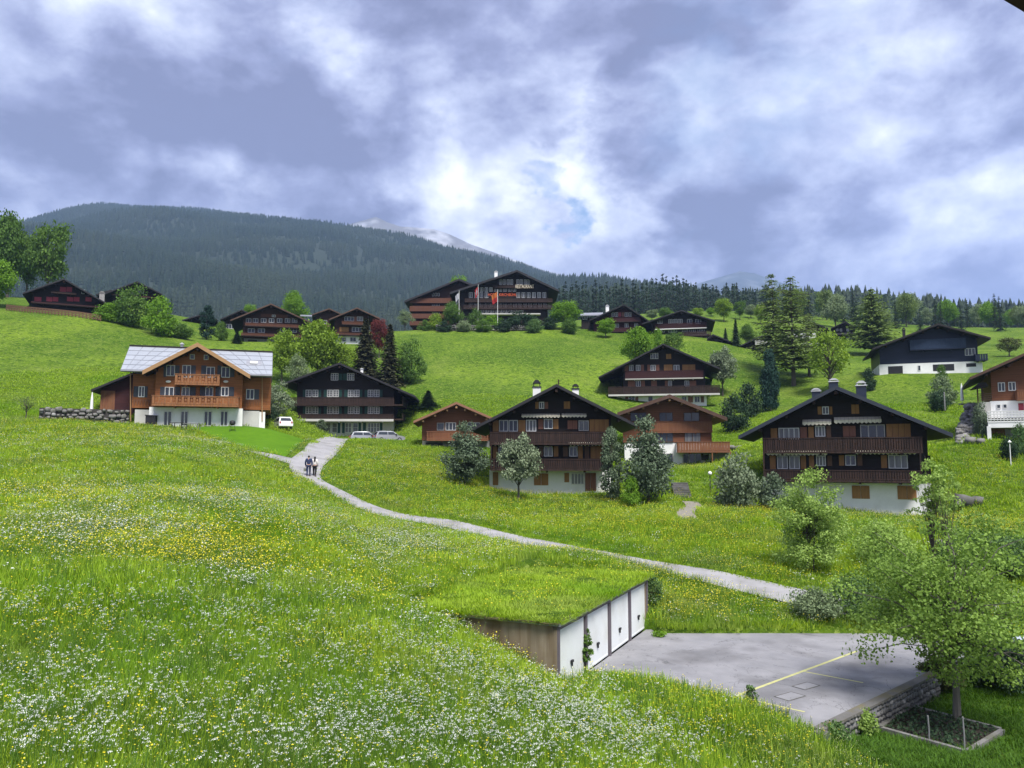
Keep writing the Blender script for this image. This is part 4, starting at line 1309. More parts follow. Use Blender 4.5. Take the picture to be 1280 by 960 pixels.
# --- larger red chalet
h = House('chalet', 'red-brown chalet with dark picture windows above a terrace', 845, 583, 93, (740, 410, 4.923), yaw=R(-8))
h.roof((155, 522), (478, 410), (832, 552), 1.7, 11, 0.32, 'red_roof', 'barge_brown', bw=0.4)
h.gable(192, 738, 705, 11, 'red_wood')
h.block(200, 706, 740, 865, 10.8, 'plaster', -0.06, down=1.0)
for x0, x1 in ((235, 335), (413, 498), (563, 662)): h.window(x0, 520, x1, 574, 2, 'barge_brown')
h.balcony(330, 742, 577, 636, 0.35, 'red_rail', 'red_rail', 0.3, 0.004, ends=False)
h.window(568, 643, 670, 702, 2, 'barge_brown', 'glass_curtain'); h.window(380, 643, 500, 702, 3, 'barge_brown')
h.balcony(525, 850, 700, 758, 1.6, 'red_rail', 'red_rail', 0.3, 0.006)
h.window(558, 772, 674, 856, 3, 'frame_dim', name='glass_door'); h.window(420, 772, 500, 850, 2, 'frame_dim')
h.block(740, 762, 860, 815, 2.0, 'concrete_grey', 0.5, name='terrace_wall', down=0.5)
for x in (742, 855): h.posts((x,), 758, 862, 1.5, 'red_rail')

# --- dark chalet above it
h = House('chalet', 'dark chalet with lit tan shutters on the slope below the hotel', 828, 506, 136, (740, 410, 4.923), yaw=R(-10))
h.roof((40, 302), (437, 96), (790, 248), 2.2, 14, 0.30)
h.gable(192, 698, 412, 14, 'dark_wood')
h.block(150, 413, 706, 475, 13.8, 'plaster', 0.0, down=1.5)
h.window(358, 155, 408, 190, 3); h.shutter(455, 160, 488, 190, leaves=2)
for x0, x1, k in ((200, 225, 's'), (228, 255, 'w'), (270, 298, 'w'), (300, 320, 's'), (340, 358, 's'), (360, 392, 'w'), (394, 415, 's'), (442, 496, 't'), (502, 538, 'w'), (555, 636, 't')):
    if k == 'w': h.window(x0, 228, x1, 263, 2, pm='glass_curtain')
    else: h.shutter(x0, 226, x1, 264, 'sh_tan' if k == 't' else 'sh_red', leaves=2 if k == 't' else 1)
h.balcony(203, 685, 266, 304, 1.4, slab='plaster_grey', m='maroon_wood')
for x0, x1, k in ((220, 266, 't'), (270, 300, 'w'), (303, 326, 's'), (364, 400, 't'), (448, 466, 's'), (468, 492, 'w'), (570, 598, 'w'), (600, 642, 's')):
    if k == 'w': h.window(x0, 324, x1, 360, 2)
    else: h.shutter(x0, 324, x1, 360, 'sh_red')
h.balcony(100, 787, 362, 400, 1.6, slab='plaster_grey', slab_h=0.3, gap=0.06)
h.shutter(204, 420, 224, 461, 'sh_red'); h.window(226, 420, 264, 461, 2); h.shutter(266, 420, 286, 461, 'sh_red')
h.window(552, 420, 582, 455, 2); h.shutter(590, 420, 622, 458, 'sh_red'); h.window(630, 420, 664, 458, 2); h.shutter(668, 420, 690, 458, 'sh_brown')
h.window(345, 420, 375, 470, 1, name='door')

# --- blue-black chalet on the right slope
h = House('chalet', 'blue-black chalet with white base and garages on the right slope', 1160, 465, 130, (960, 310, 4), yaw=R(-19))
h.roof((522, 502), (850, 378), (1113, 448), 2.2, 13, 0.34, barge='roof_dark')
h.gable(560, 1052, 582, 13, 'blue_wood')
h.block(556, 583, 1076, 642, 12.8, 'plaster', 0.0, down=3.0)
h.window(983, 502, 1037, 536, 3)
h.balcony(708, 992, 460, 497, 0.9, 'blue_rail', 'blue_wood', 0.35, 0.004)
h.balcony(1036, 1100, 531, 557, 1.2, 'blue_wood', 'blue_wood', 0.3, 0.01)
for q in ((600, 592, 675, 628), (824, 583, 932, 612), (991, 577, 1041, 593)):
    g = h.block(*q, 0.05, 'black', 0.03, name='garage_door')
h.window(748, 587, 764, 613, 1, off=0.0)
h.chimney(672, 688, 398, 445, 4, 'black', 'black')

# --- red chalet cut by the right edge
h = House('chalet', 'red-brown chalet with white lattice terrace cut by the right edge', 1262, 552, 80, (1160, 420, 6), yaw=R(-27))
h.roof((312, 312), (900, 52), (1480, 312), 1.8, 12, 0.32, barge='barge_brown', m='roof_dark')
h.gable(480, 1320, 488, 12, 'red_wood')
h.block(466, 489, 1320, 600, 11.9, 'plaster', 0.05, down=0.0)
h.window(522, 350, 580, 416, 2, pm='glass'); h.window(600, 346, 660, 410, 2)
h.shutter(582, 348, 598, 414, 'sh_red'); h.shutter(662, 346, 678, 410, 'sh_red')
h.balcony(666, 1000, 404, 460, 1.2, 'red_rail', 'red_rail')
h.window(513, 513, 546, 544, 1, off=0.05); h.window(560, 511, 593, 542, 1, off=0.05); h.shutter(675, 505, 722, 562, 'sh_pink', 0.05)
h.block(450, 640, 1320, 676, 4.0, 'plaster', 2.4, name='terrace_slab')
h.block(462, 677, 1320, 830, 3.0, 'plaster_grey', -0.5, name='cellar_wall', down=1)
h.block(478, 690, 582, 815, 0.06, 'sh_tan', -0.44, name='cellar_door')
h.posts((463,), 676, 812, 2.3, 'plaster', 0.35)
a, b, c, d = h.rect(445, 568, 900, 640, 2.4)
mb = MB(); n = int((b - a) / 0.28)
for i in range(n + 1):
    x = a + (b - a) * i / n
    mb.box(x - 0.04, x + 0.04, -2.4, -2.36, c, d)
for j in range(5):
    z = c + (d - c) * j / 4
    mb.box(a, b, -2.43, -2.401, z - 0.05, z + 0.05)
mb.build('lattice_railing', MT['frame'], h.e)
a, b, c, d = h.rect(320, 352, 455, 392, 0.6)
MB().prism_y([(a, c), (b, c + 0.25), (b - 0.2, d), (a + (b - a) * 0.5, d)], -0.6, 1.8).build('porch_roof', MT['roof_dark'], h.e)
h.posts((376, 412), 388, 505, 0.4, 'brown_wood')
a, b, c, d = h.rect(378, 430, 478, 480, 0.3)
mb = MB()
for i in range(4): mb.box(a, b, -0.3, -0.24, c + (d - c) * i / 3.5, c + (d - c) * i / 3.5 + 0.08)
mb.build('porch_rail', MT['barge_brown'], h.e)
h.block(392, 497, 466, 530, 2.0, 'plaster_grey', 0.6, name='porch_floor', down=1.2)

# --- hotel on the crest
h = House('hotel', 'large dark hotel with lettering and flagpoles on the crest', 650, 405, 200, (490, 325, 5.818), 'hotel')
h.roof((420, 235), (910, 73), (1213, 217), 2.6, 18, 0.45, barge='barge_dark', bw=0.5)
h.gable(492, 1132, 400, 18, 'dark_wood', down=5)
hx0, hx1 = 500, 1128
h.chimney(745, 768, 78, 112, 5, 'plaster', 'chim_cap')
for x0 in (780, 806, 835, 860, 905, 930, 960, 982): h.window(x0, 142, x0 + 20, 180, 2, fw=0.1)
for x0 in range(640, 900, 34): h.window(x0, 200, x0 + 24, 230, 2, fw=0.1, pm='glass_curtain' if x0 % 3 == 0 else 'glass')
for x0 in list(range(560, 700, 38)) + list(range(905, 1120, 38)): h.window(x0, 236, x0 + 26, 276, 2, fw=0.1, pm='glass_curtain' if x0 % 4 else 'glass')
for x0 in range(560, 1120, 36): h.window(x0, 303, x0 + 24, 345, 2, fw=0.1, pm='glass_curtain' if x0 % 5 < 2 else 'glass')
for x0 in range(640, 940, 36): h.window(x0, 350, x0 + 26, 384, 2, fw=0.1)
h.balcony(735, 1010, 182, 196, 1.2, slab_h=0.2)
h.balcony(530, 1168, 278, 300, 1.5, slab_h=0.25)
h.balcony(520, 1168, 326, 349, 1.5, slab_h=0.25)
h.block(640, 387, 1080, 395, 2.0, 'plaster_grey', 2.5, name='terrace_edge')
for txt, x0, x1, y, hgt, m in (('RESTAURANT', 897, 1030, 205, 26, 'sign_pale'), ('HOTEL KIRCHB\u00dcHL', 697, 905, 262, 24, 'sign_red')):
    cu = bpy.data.curves.new('sign_lettering', 'FONT'); cu.body = txt; cu.extrude = 0.05; cu.size = 1.0
    cu.resolution_u = 2
    o = bpy.data.objects.new('sign_lettering', cu); COL.objects.link(o)
    cu.materials.append(MT[m])
    a, b, c, d = h.rect(x0, y - hgt, x1, y, 1.62)
    o.parent = h.e; o.location = (a, -1.62, c); o.rotation_euler = (math.pi / 2, 0, 0)
    bpy.context.view_layer.update()
    sx, sy = (b - a) / max(o.dimensions.x, 0.1), (d - c) / max(o.dimensions.y, 0.1)
    me = bpy.data.meshes.new_from_object(o.evaluated_get(bpy.context.evaluated_depsgraph_get()))
    bpy.data.objects.remove(o)
    o = put('sign_lettering', me, None, h.e, (a, -1.62, c)); o['kind'] = 'stuff'
    o.rotation_euler = (math.pi / 2, 0, 0); o.scale = (sx, sy, 1)
    if not me.materials: me.materials.append(MT[m])
    # a thin rail carries the letters
    MB().box(a, b, -1.60, -1.50, c - 0.12, c - 0.02).build('sign_rail', MT['dark_wood2'], h.e)
# stepped left wing
rl0 = h.rl
h.roof((90, 297), (487, 136), (640, 200), 2.2, 12, 0.45, barge='barge_dark', bw=0.5, name='wing_roof', y0=9.0)
h.gable(150, 560, 470, 12, 'brown_wood', 9.0, 'wing_wall', 6)
for y in (240, 312, 378):
    for x in (292, 312, 332): h.window(x, y, x + 14, y + 24, 1, off=-9.0, fw=0.08)
h.rl = rl0
for (yt, yb, xa) in ((285, 318, 128), (342, 378, 128), (398, 430, 128), (452, 480, 128)):
    # balconies on the wing's side wall step towards the hillside
    a, b, c, d = h.rect(xa, yt - 8, 425, yb - 12, -7.6)
    mb = MB().box(a, b, 7.6, 8.996, c - 0.25, c)
    mb.box(a, b, 7.6, 7.66, c + 0.004, d)
    mb.box(a, a + 0.08, 7.664, 20, c + 0.004, d); mb.box(a, a + 1.3, 9.0, 20, c - 0.25, c)
    mb.build('wing_balcony', MT['brown_rail'], h.e)

# --- upper left chalet with crimson shutters
h = House('chalet', 'dark chalet with crimson shutters high on the left meadow', 78, 388, 150, (0, 230, 4), yaw=R(26))
h.roof((113, 545), (320, 473), (562, 612), 2.0, 12, 0.3)
h.gable(158, 482, 620, 12, 'dark_wood', down=2)
for x0, x1 in ((300, 330), (333, 360)): h.shutter(x0, 514, x1, 540, 'sh_pink')
for x0, x1 in ((172, 207), (232, 261), (264, 291), (335, 366), (369, 397), (428, 458)): h.shutter(x0, 564, x1, 588, 'sh_pink')
h.window(408, 528, 422, 550, 1)
h.balcony(255, 382, 536, 550, 1.2, 'dark_wood2', gap=0.08); h.balcony(155, 500, 590, 614, 1.3, 'maroon_wood')
h.chimney(498, 522, 536, 575, 5, 'stone2', 'stone2')

h = House('chalet', 'dark chalet half hidden behind the round trees at upper left', 165, 378, 185, (0, 230, 4), yaw=R(24))
h.roof((520, 548), (685, 486), (813, 550), 2.2, 12, 0.3)
h.gable(560, 790, 600, 12, 'dark_wood', down=4)
h.window(640, 530, 668, 548, 2); h.window(690, 530, 718, 548, 2); h.window(600, 560, 625, 580, 2)
h.balcony(560, 800, 553, 568, 1.3, 'brown_rail')
a = h.L(475, 536, 1.5); b = h.L(550, 513, 1.5); c = h.L(600, 540, 1.5)
MB().prism_y([a, (a[0], a[1] - 0.3), (b[0], b[1] - 0.35), (c[0], c[1] - 0.3), c, b], 2, 12).build('annex_roof', MT['roof_dark'], h.e)
MB().box(a[0] + 1, c[0], 3, 11, a[1] - 6, a[1] - 0.35).build('annex_wall', MT['dark_wood'], h.e)

Zl = (220, 360, 4)
h = House('chalet', 'low dark chalet behind the columnar evergreen', 248, 415, 178, Zl, yaw=R(18))
h.roof((30, 160), (118, 134), (205, 156), 1.5, 10, 0.3); h.gable(48, 190, 222, 10, 'dark_wood', down=2)
h.window(80, 190, 110, 208, 3); h.window(60, 168, 76, 182, 2); h.window(150, 170, 172, 186, 2); h.balcony(50, 190, 186, 196, 1.0)
h = House('chalet', 'dark chalet with white cellar wall wedged behind the broad balcony chalet', 290, 418, 180, Zl, yaw=R(17))
h.roof((222, 155), (328, 108), (420, 150), 1.5, 10, 0.3); h.gable(240, 400, 218, 10, 'dark_wood')
h.block(240, 219, 330, 236, 9, 'plaster', 0.03, down=2); h.window(252, 180, 290, 205, 3); h.window(300, 180, 330, 205, 2); h.balcony(240, 350, 208, 218, 1.0)
h = House('chalet', 'broad brown chalet with two long balconies above the pale roof', 340, 425, 160, Zl, yaw=R(16))
h.roof((272, 160), (475, 78), (708, 186), 2.0, 12, 0.32, barge='barge_brown'); h.gable(332, 640, 250, 12, 'brown_wood')
h.block(340, 251, 640, 288, 11.8, 'concrete_grey', -0.05, down=2)
for x0 in (350, 385, 425, 465, 505, 545, 580): h.window(x0, 152, x0 + 26, 174, 2)
h.block(425, 128, 560, 150, 0.12, 'brown_rail', 0.12, name='gable_boards')
h.window(480, 134, 498, 146, 2, off=0.12)
h.balcony(345, 614, 172, 198, 1.3, 'brown_rail'); h.balcony(325, 640, 223, 248, 1.3, 'brown_rail')
for x0 in (360, 410, 520, 570): h.window(x0, 202, x0 + 34, 224, 2)
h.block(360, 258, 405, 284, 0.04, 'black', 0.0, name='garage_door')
h = House('chalet', 'small brown chalet peeping out behind the two balcony chalets', 412, 412, 185, Zl, yaw=R(13))
h.roof((680, 132), (766, 102), (838, 134), 1.5, 10, 0.3, barge='barge_brown'); h.gable(700, 820, 215, 10, 'brown_wood', down=3)
h.window(730, 160, 755, 180, 2); h.window(770, 160, 795, 180, 2); h.balcony(700, 800, 184, 200, 1.1, 'brown_rail')
a, b, c, d = h.rect(620, 130, 700, 142, 0)
MB().obox(((a + b) / 2, 2, d), ((b - a) / 2, 0, 0), (0, 1.6, 0.4), (0, 0, 0.08)).build('annex_roof', MT['solar_frame'], h.e)
h = House('chalet', 'brown chalet with white ground floor beside the copper red tree', 442, 424, 162, Zl, yaw=R(12))
h.roof((765, 156), (905, 98), (1018, 150), 1.8, 11, 0.3, barge='barge_brown'); h.gable(792, 965, 238, 11, 'brown_wood')
h.block(800, 239, 960, 276, 10.8, 'plaster', -0.05, down=2)
h.window(842, 143, 890, 166, 3); h.window(905, 143, 935, 166, 2, pm='glass_curtain'); h.shutter(890, 143, 904, 166, 'sh_red')
h.balcony(830, 948, 165, 184, 1.2, 'brown_rail'); h.shutter(818, 195, 864, 220, 'sh_tan', leaves=3); h.window(880, 195, 930, 220, 3)
h.balcony(800, 960, 222, 236, 1.0, 'brown_rail'); h.window(810, 246, 850, 270, 2); h.window(870, 246, 900, 270, 2)

Zr = (700, 360, 5.818)
h = House('chalet', 'maroon chalet with red balconies right of the hotel', 765, 414, 190, Zr, yaw=R(-8))
h.roof((215, 232), (466, 118), (645, 236), 2.0, 13, 0.34); h.gable(245, 605, 320, 13, 'maroon_wood')
h.block(250, 321, 600, 365, 12.8, 'plaster_grey', -0.05, down=2)
for x0, x1 in ((375, 396), (400, 422), (470, 494), (498, 522)): h.window(x0, 178, x1, 208, 2)
h.shutter(424, 178, 444, 208, 'sh_pink'); h.shutter(448, 178, 467, 208, 'sh_red')
h.balcony(375, 590, 218, 240, 1.3, 'maroon_wood'); h.balcony(375, 590, 290, 312, 1.3, 'maroon_wood')
for x0 in (400, 470, 540): h.window(x0, 258, x0 + 28, 288, 2, pm='glass_curtain')
h.chimney(332, 356, 122, 165, 4, 'plaster', 'chim_cap')
a = h.L(145, 160, -2); b = h.L(310, 168, -2); c = h.L(150, 320, -2)
MB().obox(((a[0] + b[0]) / 2, 5, a[1] - 0.6), ((b[0] - a[0]) / 2, 0, 0), (0, 3.4, 0.9), (0, 0, 0.12)).build('annex_roof', MT['lead'], h.e)
MB().box(a[0] + 0.3, b[0], 2.5, 9, c[1] - 2, a[1] - 1.9).build('annex_wall', MT['dark_wood'], h.e)
for x0 in (165, 185): h.window(x0, 205, x0 + 14, 230, 1, off=-2.5, fw=0.06)

h = House('chalet', 'dark chalet with glazed white balcony front right of the maroon one', 850, 417, 186, Zr, yaw=R(-12))
h.roof((598, 258), (882, 161), (1128, 236), 2.2, 13, 0.34); h.gable(668, 1068, 345, 13, 'dark_wood')
h.block(668, 346, 1085, 372, 12.8, 'plaster_grey', -0.05, down=2)
for x0, x1 in ((708, 746), (788, 816), (820, 852), (856, 892), (924, 962), (984, 1026)): h.window(x0, 227, x1, 259, 2, pm='glass_curtain' if x0 < 900 else 'glass')
h.balcony(690, 1066, 262, 286, 1.3, 'maroon_wood', 'plaster', gap=0.10)
for x0, x1 in ((712, 762), (788, 850), (888, 930), (940, 985), (1000, 1050)): h.window(x0, 294, x1, 322, 3)
h.balcony(868, 1100, 320, 342, 1.4, 'dark_wood2')
h = House('shed', 'low dark shed stepping down the slope beside the glazed chalet', 902, 427, 178, Zr, 'shed', yaw=R(-14))
h.roof((1068, 372), (1112, 336), (1265, 398), 1.0, 6, 0.25); h.gable(1085, 1240, 402, 6, 'dark_wood', down=1.5)
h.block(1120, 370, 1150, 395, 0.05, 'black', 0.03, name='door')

Zm = (880, 330, 5.333)
h = House('shed', 'small dark roofed hut with pale balcony among the larches', 950, 430, 175, Zm, 'hut', yaw=R(-16))
h.roof((245, 542), (390, 474), (500, 530), 1.2, 8, 0.25); h.gable(285, 480, 548, 8, 'dark_wood', down=2)
h.balcony(340, 480, 510, 528, 1.2, 'plaster_grey', 'plaster_grey'); h.window(355, 495, 385, 512, 2); h.window(410, 495, 440, 512, 2)
h = House('chalet', 'wide chalet with pale balconies behind the tall larches', 1015, 432, 205, Zm, yaw=R(-20))
h.roof((655, 428), (712, 380), (838, 432), 1.6, 10, 0.3); h.gable(672, 815, 545, 10, 'dark_wood', down=2)
h.block(510, 440, 671, 545, 9, 'dark_wood', name='low_wall', down=2)
h.balcony(520, 748, 470, 488, 1.4, 'plaster', 'plaster', gap=0.02); h.balcony(505, 822, 530, 546, 1.4, 'plaster', 'plaster', gap=0.02)
for x0 in (530, 575, 620, 690, 730, 770): h.window(x0, 495, x0 + 26, 522, 2, pm='glass_curtain')
for x0 in (580, 605, 690): h.window(x0, 448, x0 + 20, 466, 2)
h = House('chalet', 'dark gabled chalet between the larches and the stone pine', 1058, 424, 215, Zm, yaw=R(-22))
h.roof((845, 428), (942, 383), (1012, 420), 1.6, 10, 0.3); h.gable(865, 1000, 545, 10, 'dark_wood', down=2)
a, b, c, d = h.rect(850, 445, 1000, 480, 1.5)
MB().obox(((a + b) / 2, -0.9, (c + d) / 2), ((b - a) / 2, 0, 0), (0, 1.4, 0.5), (0, -0.03, 0.08)).build('lower_roof', MT['roof_dark'], h.e)
for x0 in (880, 905, 950): h.window(x0, 432, x0 + 16, 448, 2)
h.window(890, 490, 930, 515, 3); h.window(950, 490, 985, 515, 2)
# ------------------------------------------------------------------ trees
def tube_np(pts, rad, k=6):
    mb = MB(); mb.tube(pts, list(rad), k)
    return mb


def broad(name, h, w, th, ncl, nleaf, leaf, seed, shape='round', trunk_r=None, clr=0.16, hollow=0.55, stems=1, limb_frac=0.5, flat=0.8, lb=None):
    """broadleaf: tapered trunk, limbs reaching into leaf clumps; returns (wood mesh, leaf mesh)"""
    rs = np.random.RandomState(seed)
    ch = h - th
    C = []
    while len(C) < ncl:
        if shape in ('cone', 'column'):
            t = rs.rand() ** (1.25 if shape == 'cone' else 1.0)
            a = rs.rand() * 6.283
            f = (1 - t) ** 0.75 * 0.95 + 0.06 if shape == 'cone' else min(1.0, 0.72 + 1.6 * t, 3.2 * (1.03 - t))
            r = w / 2 * f * (hollow + (1 - hollow) * rs.rand()) * rs.uniform(0.8, 1.08) * 0.9
            C.append((r * math.cos(a), r * math.sin(a), th + ch * (0.05 + 0.92 * t)))
            continue
        p = rs.normal(size=3); p /= np.linalg.norm(p)
        p *= hollow + (1 - hollow) * rs.rand()
        x, y, z = p
        t = (z + 1) / 2
        if shape == 'egg': f = 1.12 * (1 - 0.55 * t ** 1.6)
        elif shape == 'vase': f = 0.55 + 0.55 * t
        elif shape == 'bush': f = 1.15 - 0.35 * t; t = t ** 1.35
        else: f = 1.0
        f *= rs.uniform(0.78, 1.08)
        C.append((x * w / 2 * f * 0.86, y * w / 2 * f * 0.86, th + ch * (0.06 + 0.88 * t)))
    C = np.array(C)
    cr = w * clr * rs.uniform(0.65, 1.25, ncl)
    idx = rs.choice(ncl, nleaf, p=cr ** 2 / (cr ** 2).sum())
    d = unit(rs.normal(size=(nleaf, 3)))
    rad = cr[idx] * rs.uniform(0.35, 1.05, nleaf)
    P = C[idx] + d * rad[:, None] * np.array([1.1, 1.1, flat])
    Nn = unit(d + rs.normal(size=(nleaf, 3)) * 0.55 + np.array([0, 0, 0.55]))
    T = rs.normal(size=(nleaf, 3)); T[:, 2] -= 0.4
    ln = leaf * rs.uniform(0.65, 1.3, nleaf)
    tint = np.clip(0.45 + (rs.rand(ncl)[idx] - 0.5) * 0.5 + (rs.rand(nleaf) - 0.5) * 0.5, 0, 1)
    V, F, tv = cards(P, T, Nn, ln, ln * 0.72, tint)
    leaf_me = np_mesh(name + '_leaves', V, F, tv)
    r0 = trunk_r or h * 0.022
    mb = MB()
    for s in range(stems):
        off = np.array([0, 0]) if stems == 1 else rs.normal(size=2) * w * 0.05
        ax = [(off[0] + rs.normal() * 0.015 * h * i / 5 + off[0] * i * 0.22, off[1] + rs.normal() * 0.015 * h * i / 5 + off[1] * i * 0.22, h * 0.86 * i / 6 - (0.35 if i == 0 else 0)) for i in range(7)]
        rr = [r0 * (1.25 if i == 0 else 1 - i / 6.6) / (1 if stems == 1 else 1.6) for i in range(7)]
        mb.tube(ax, rr, 8)
        for i in rs.choice(ncl, int(ncl * limb_frac / stems), replace=False):
            c = C[i]
            t = np.clip((c[2] - th) / ch * 0.6 + 0.12, 0.1, 0.8)
            z0 = max(th * 0.85 if lb is None else lb + rs.uniform(0, 0.12) * h, h * 0.86 * t * 0.9)
            j = min(5, int(z0 / (h * 0.86) * 6)); f = z0 / (h * 0.86) * 6 - j
            a = np.array(ax[j]) * (1 - f) + np.array(ax[j + 1]) * f
            m = a * 0.45 + c * 0.55 + np.array([0, 0, ch * 0.05]) + rs.normal(size=3) * w * 0.02
            rb = max(r0 * 0.10, rr[j] * 0.42)
            mb.tube([a, m, c], [rb, rb * 0.6, rb * 0.22], 5)
    wood = mb.mesh(name + '_wood')
    return wood, leaf_me


def conifer(name, h, w, seed, levels=26, per=9, seg=5, droop=0.35, th=0.06, leaf=0.5, irr=0.25, power=0.85, thin=0.42, gap=0.0, bare=0.0):
    rs = np.random.RandomState(seed)
    P, T, Nn, ln, tt = [], [], [], [], []
    mb = MB()
    mb.tube([(0, 0, -0.4), (0, 0, h * 0.3), (rs.normal() * 0.01 * h, 0, h * 0.7), (0, 0, h * 0.995)], [h * 0.017, h * 0.012, h * 0.006, h * 0.001], 7)
    for i in range(levels):
        t = (i + rs.uniform(0, 0.8)) / levels
        z = h * (th + (1 - th) * t)
        r = w * 0.60 * ((1 - t) ** power + 0.03) * rs.uniform(1 - irr, 1 + irr * 0.6)
        n = max(4, int(per * (0.45 + 0.55 * (1 - t))))
        a0 = rs.rand() * 6.28
        tl = rs.rand()
        for k in range(n):
            if rs.rand() < gap: continue
            a = a0 + 6.283 * k / n + rs.normal() * 0.18
            rr = r * rs.uniform(0.7, 1.1)
            d = np.array([math.cos(a), math.sin(a), 0])
            tip = d * rr + np.array([0, 0, z - droop * rr])
            base = np.array([0, 0, z])
            if rr > w * 0.15 and k % 2 == 0:
                mb.tube([base, (base + tip) / 2 + np.array([0, 0, 0.03 * rr]), tip * 0.9 + base * 0.1], [h * 0.004, h * 0.0025, h * 0.001], 4, False)
            side = np.array([-d[1], d[0], 0])
            for q in range(seg):
                f = (q + 0.6) / seg
                if f < bare: continue
                c = base * (1 - f) + tip * f + np.array([0, 0, 0.06 * rr * math.sin(f * 3.1)])
                for sd in (-1, 0, 1):
                    L_ = leaf * (0.55 + 0.6 * (1 - f)) * rs.uniform(0.7, 1.3) * (0.45 + 0.55 * (1 - t))
                    P.append(c + side * sd * L_ * 0.42 + rs.normal(size=3) * leaf * 0.10 - np.array([0, 0, abs(sd) * L_ * 0.12]))
                    T.append(d * 0.9 + side * sd * 0.9 + np.array([0, 0, -0.35 + rs.normal() * 0.2]))
                    Nn.append(np.array([0, 0, 1.0]) + d * 0.5 + rs.normal(size=3) * 0.35)
                    ln.append(L_)
                    tt.append(np.clip(0.25 + 0.45 * f + (tl - 0.5) * 0.25 + (rs.rand() - 0.5) * 0.35, 0, 1))
    ln = np.array(ln)
    P = np.array(P)
    V, F, tv = cards(P, np.array(T), np.array(Nn), ln, ln * thin, np.array(tt))
    return mb.mesh(name + '_wood'), np_mesh(name + '_needles', V, F, tv)


PROTO = {}
def proto(key, h, w, fn, *a, **k):
    PROTO[key] = (h, w) + fn(key, h, w, *a, **k)


proto('broadA', 10, 9, broad, 2.0, 60, 6500, 0.40, 1, trunk_r=0.22)
proto('broadB', 10, 9, broad, 1.6, 75, 7500, 0.38, 2, 'egg', trunk_r=0.22)
proto('broadC', 10, 9, broad, 1.8, 46, 4200, 0.42, 3, 'vase', trunk_r=0.2, clr=0.15, limb_frac=0.9)
proto('airy', 10, 8, broad, 2.2, 60, 2600, 0.36, 4, 'egg', trunk_r=0.17, clr=0.13, limb_frac=1.0)
proto('bushA', 3, 3.4, broad, 0.05, 40, 3600, 0.20, 5, 'bush', trunk_r=0.06, clr=0.19, hollow=0.6, stems=3)
proto('bushB', 3, 3.4, broad, 0.05, 46, 4000, 0.18, 6, 'bush', trunk_r=0.06, clr=0.17, hollow=0.6, stems=3)
proto('pineA', 8, 6, broad, 1.3, 70, 9000, 0.30, 7, 'cone', trunk_r=0.15, clr=0.15, hollow=0.35)
proto('pineB', 8, 6, broad, 0.3, 80, 9500, 0.30, 8, 'cone', trunk_r=0.15, clr=0.15, hollow=0.4)
proto('roundpine', 8, 6, broad, 0.25, 80, 9500, 0.26, 17, 'bush', trunk_r=0.15, clr=0.15, hollow=0.4)
proto('stempine', 8, 6, broad, 1.5, 70, 8500, 0.26, 18, 'egg', trunk_r=0.15, clr=0.14, hollow=0.4, limb_frac=0.7)
proto('column', 8, 3, broad, 0.2, 70, 6500, 0.24, 9, 'column', trunk_r=0.12, clr=0.21, hollow=0.5)
proto('spruceA', 15, 7, conifer, 11, 34, 12, 5, 0.42, 0.03, 1.25, thin=0.6)
proto('spruceB', 15, 6, conifer, 12, 34, 12, 5, 0.32, 0.02, 1.15, thin=0.6)
proto('spruceC', 15, 5, conifer, 13, 24, 8, 3, 0.45, 0.05, 0.95)
proto('larchA', 18, 9, conifer, 14, 34, 11, 6, 0.06, 0.14, 0.85, 0.45, 0.65, 0.55, 0.12, 0.12)
proto('larchB', 18, 9, conifer, 15, 32, 11, 6, 0.0, 0.16, 0.85, 0.5, 0.6, 0.55, 0.14, 0.12)
proto('stonepine', 15, 8, conifer, 16, 30, 12, 6, -0.12, 0.10, 1.05, 0.35, 0.5, 0.6, 0.06, 0.1)


def tree(name, label, key, u, vb, vt, wpx, Y, leafm, bark='bark', group=None, cat='tree', rz=0.0, base=None, sink=0.0, crown='crown'):
    """stands at pixel (u, vb) at distance Y; height and width as measured"""
    H0, W0, wood, leaf = PROTO[key]
    p = at(u, vb, Y)
    gz = ground_z(p.x, p.y)
    top = at(u, vt, Y).z
    zb = gz if abs(gz - p.z) < 6 else p.z
    zb -= sink
    hgt = max(0.5, top - zb)
    e = empty(name, (p.x, p.y, zb), rz, label, cat, group)
    sw = wpx * Y / FPX / W0
    e.scale = (sw, sw, hgt / H0)
    put('trunk', wood, MT[bark], e)
    put(crown, leaf, LF[leafm], e)
    return e


T = tree
# near the middle houses
T('pine_tree', 'silver-green small tree with bare trunk before the middle chalet', 'stempine', 648, 614, 535, 62, 66.5, 'grey', rz=0.4)
T('conifer_shrub', 'bushy dark conifer left of the middle chalet', 'roundpine', 581, 603, 527, 62, 70, 'greydark', rz=1.0)
T('columnar_conifer', 'slim dark conifer at the right corner of the middle chalet', 'column', 765, 614, 533, 27, 68, 'greydark', rz=2.0)
T('juniper_tree', 'wide silver-green tree between the middle chalet and the red one', 'roundpine', 811, 622, 521, 74, 66, 'greydark', rz=2.4)
T('garden_tree', 'olive tinted bushy tree left of the chalet with blue-black chimneys', 'bushB', 922, 636, 566, 62, 64, 'grey', rz=0.7)
T('garden_shrub', 'dusky shrub against the white base of the awning chalet', 'bushA', 968, 640, 592, 42, 63.5, 'greydark', rz=1.9)
T('garden_shrub', 'bright low shrub below the juniper by the middle chalet', 'bushA', 790, 622, 596, 26, 64.5, 'bright', rz=1.1)
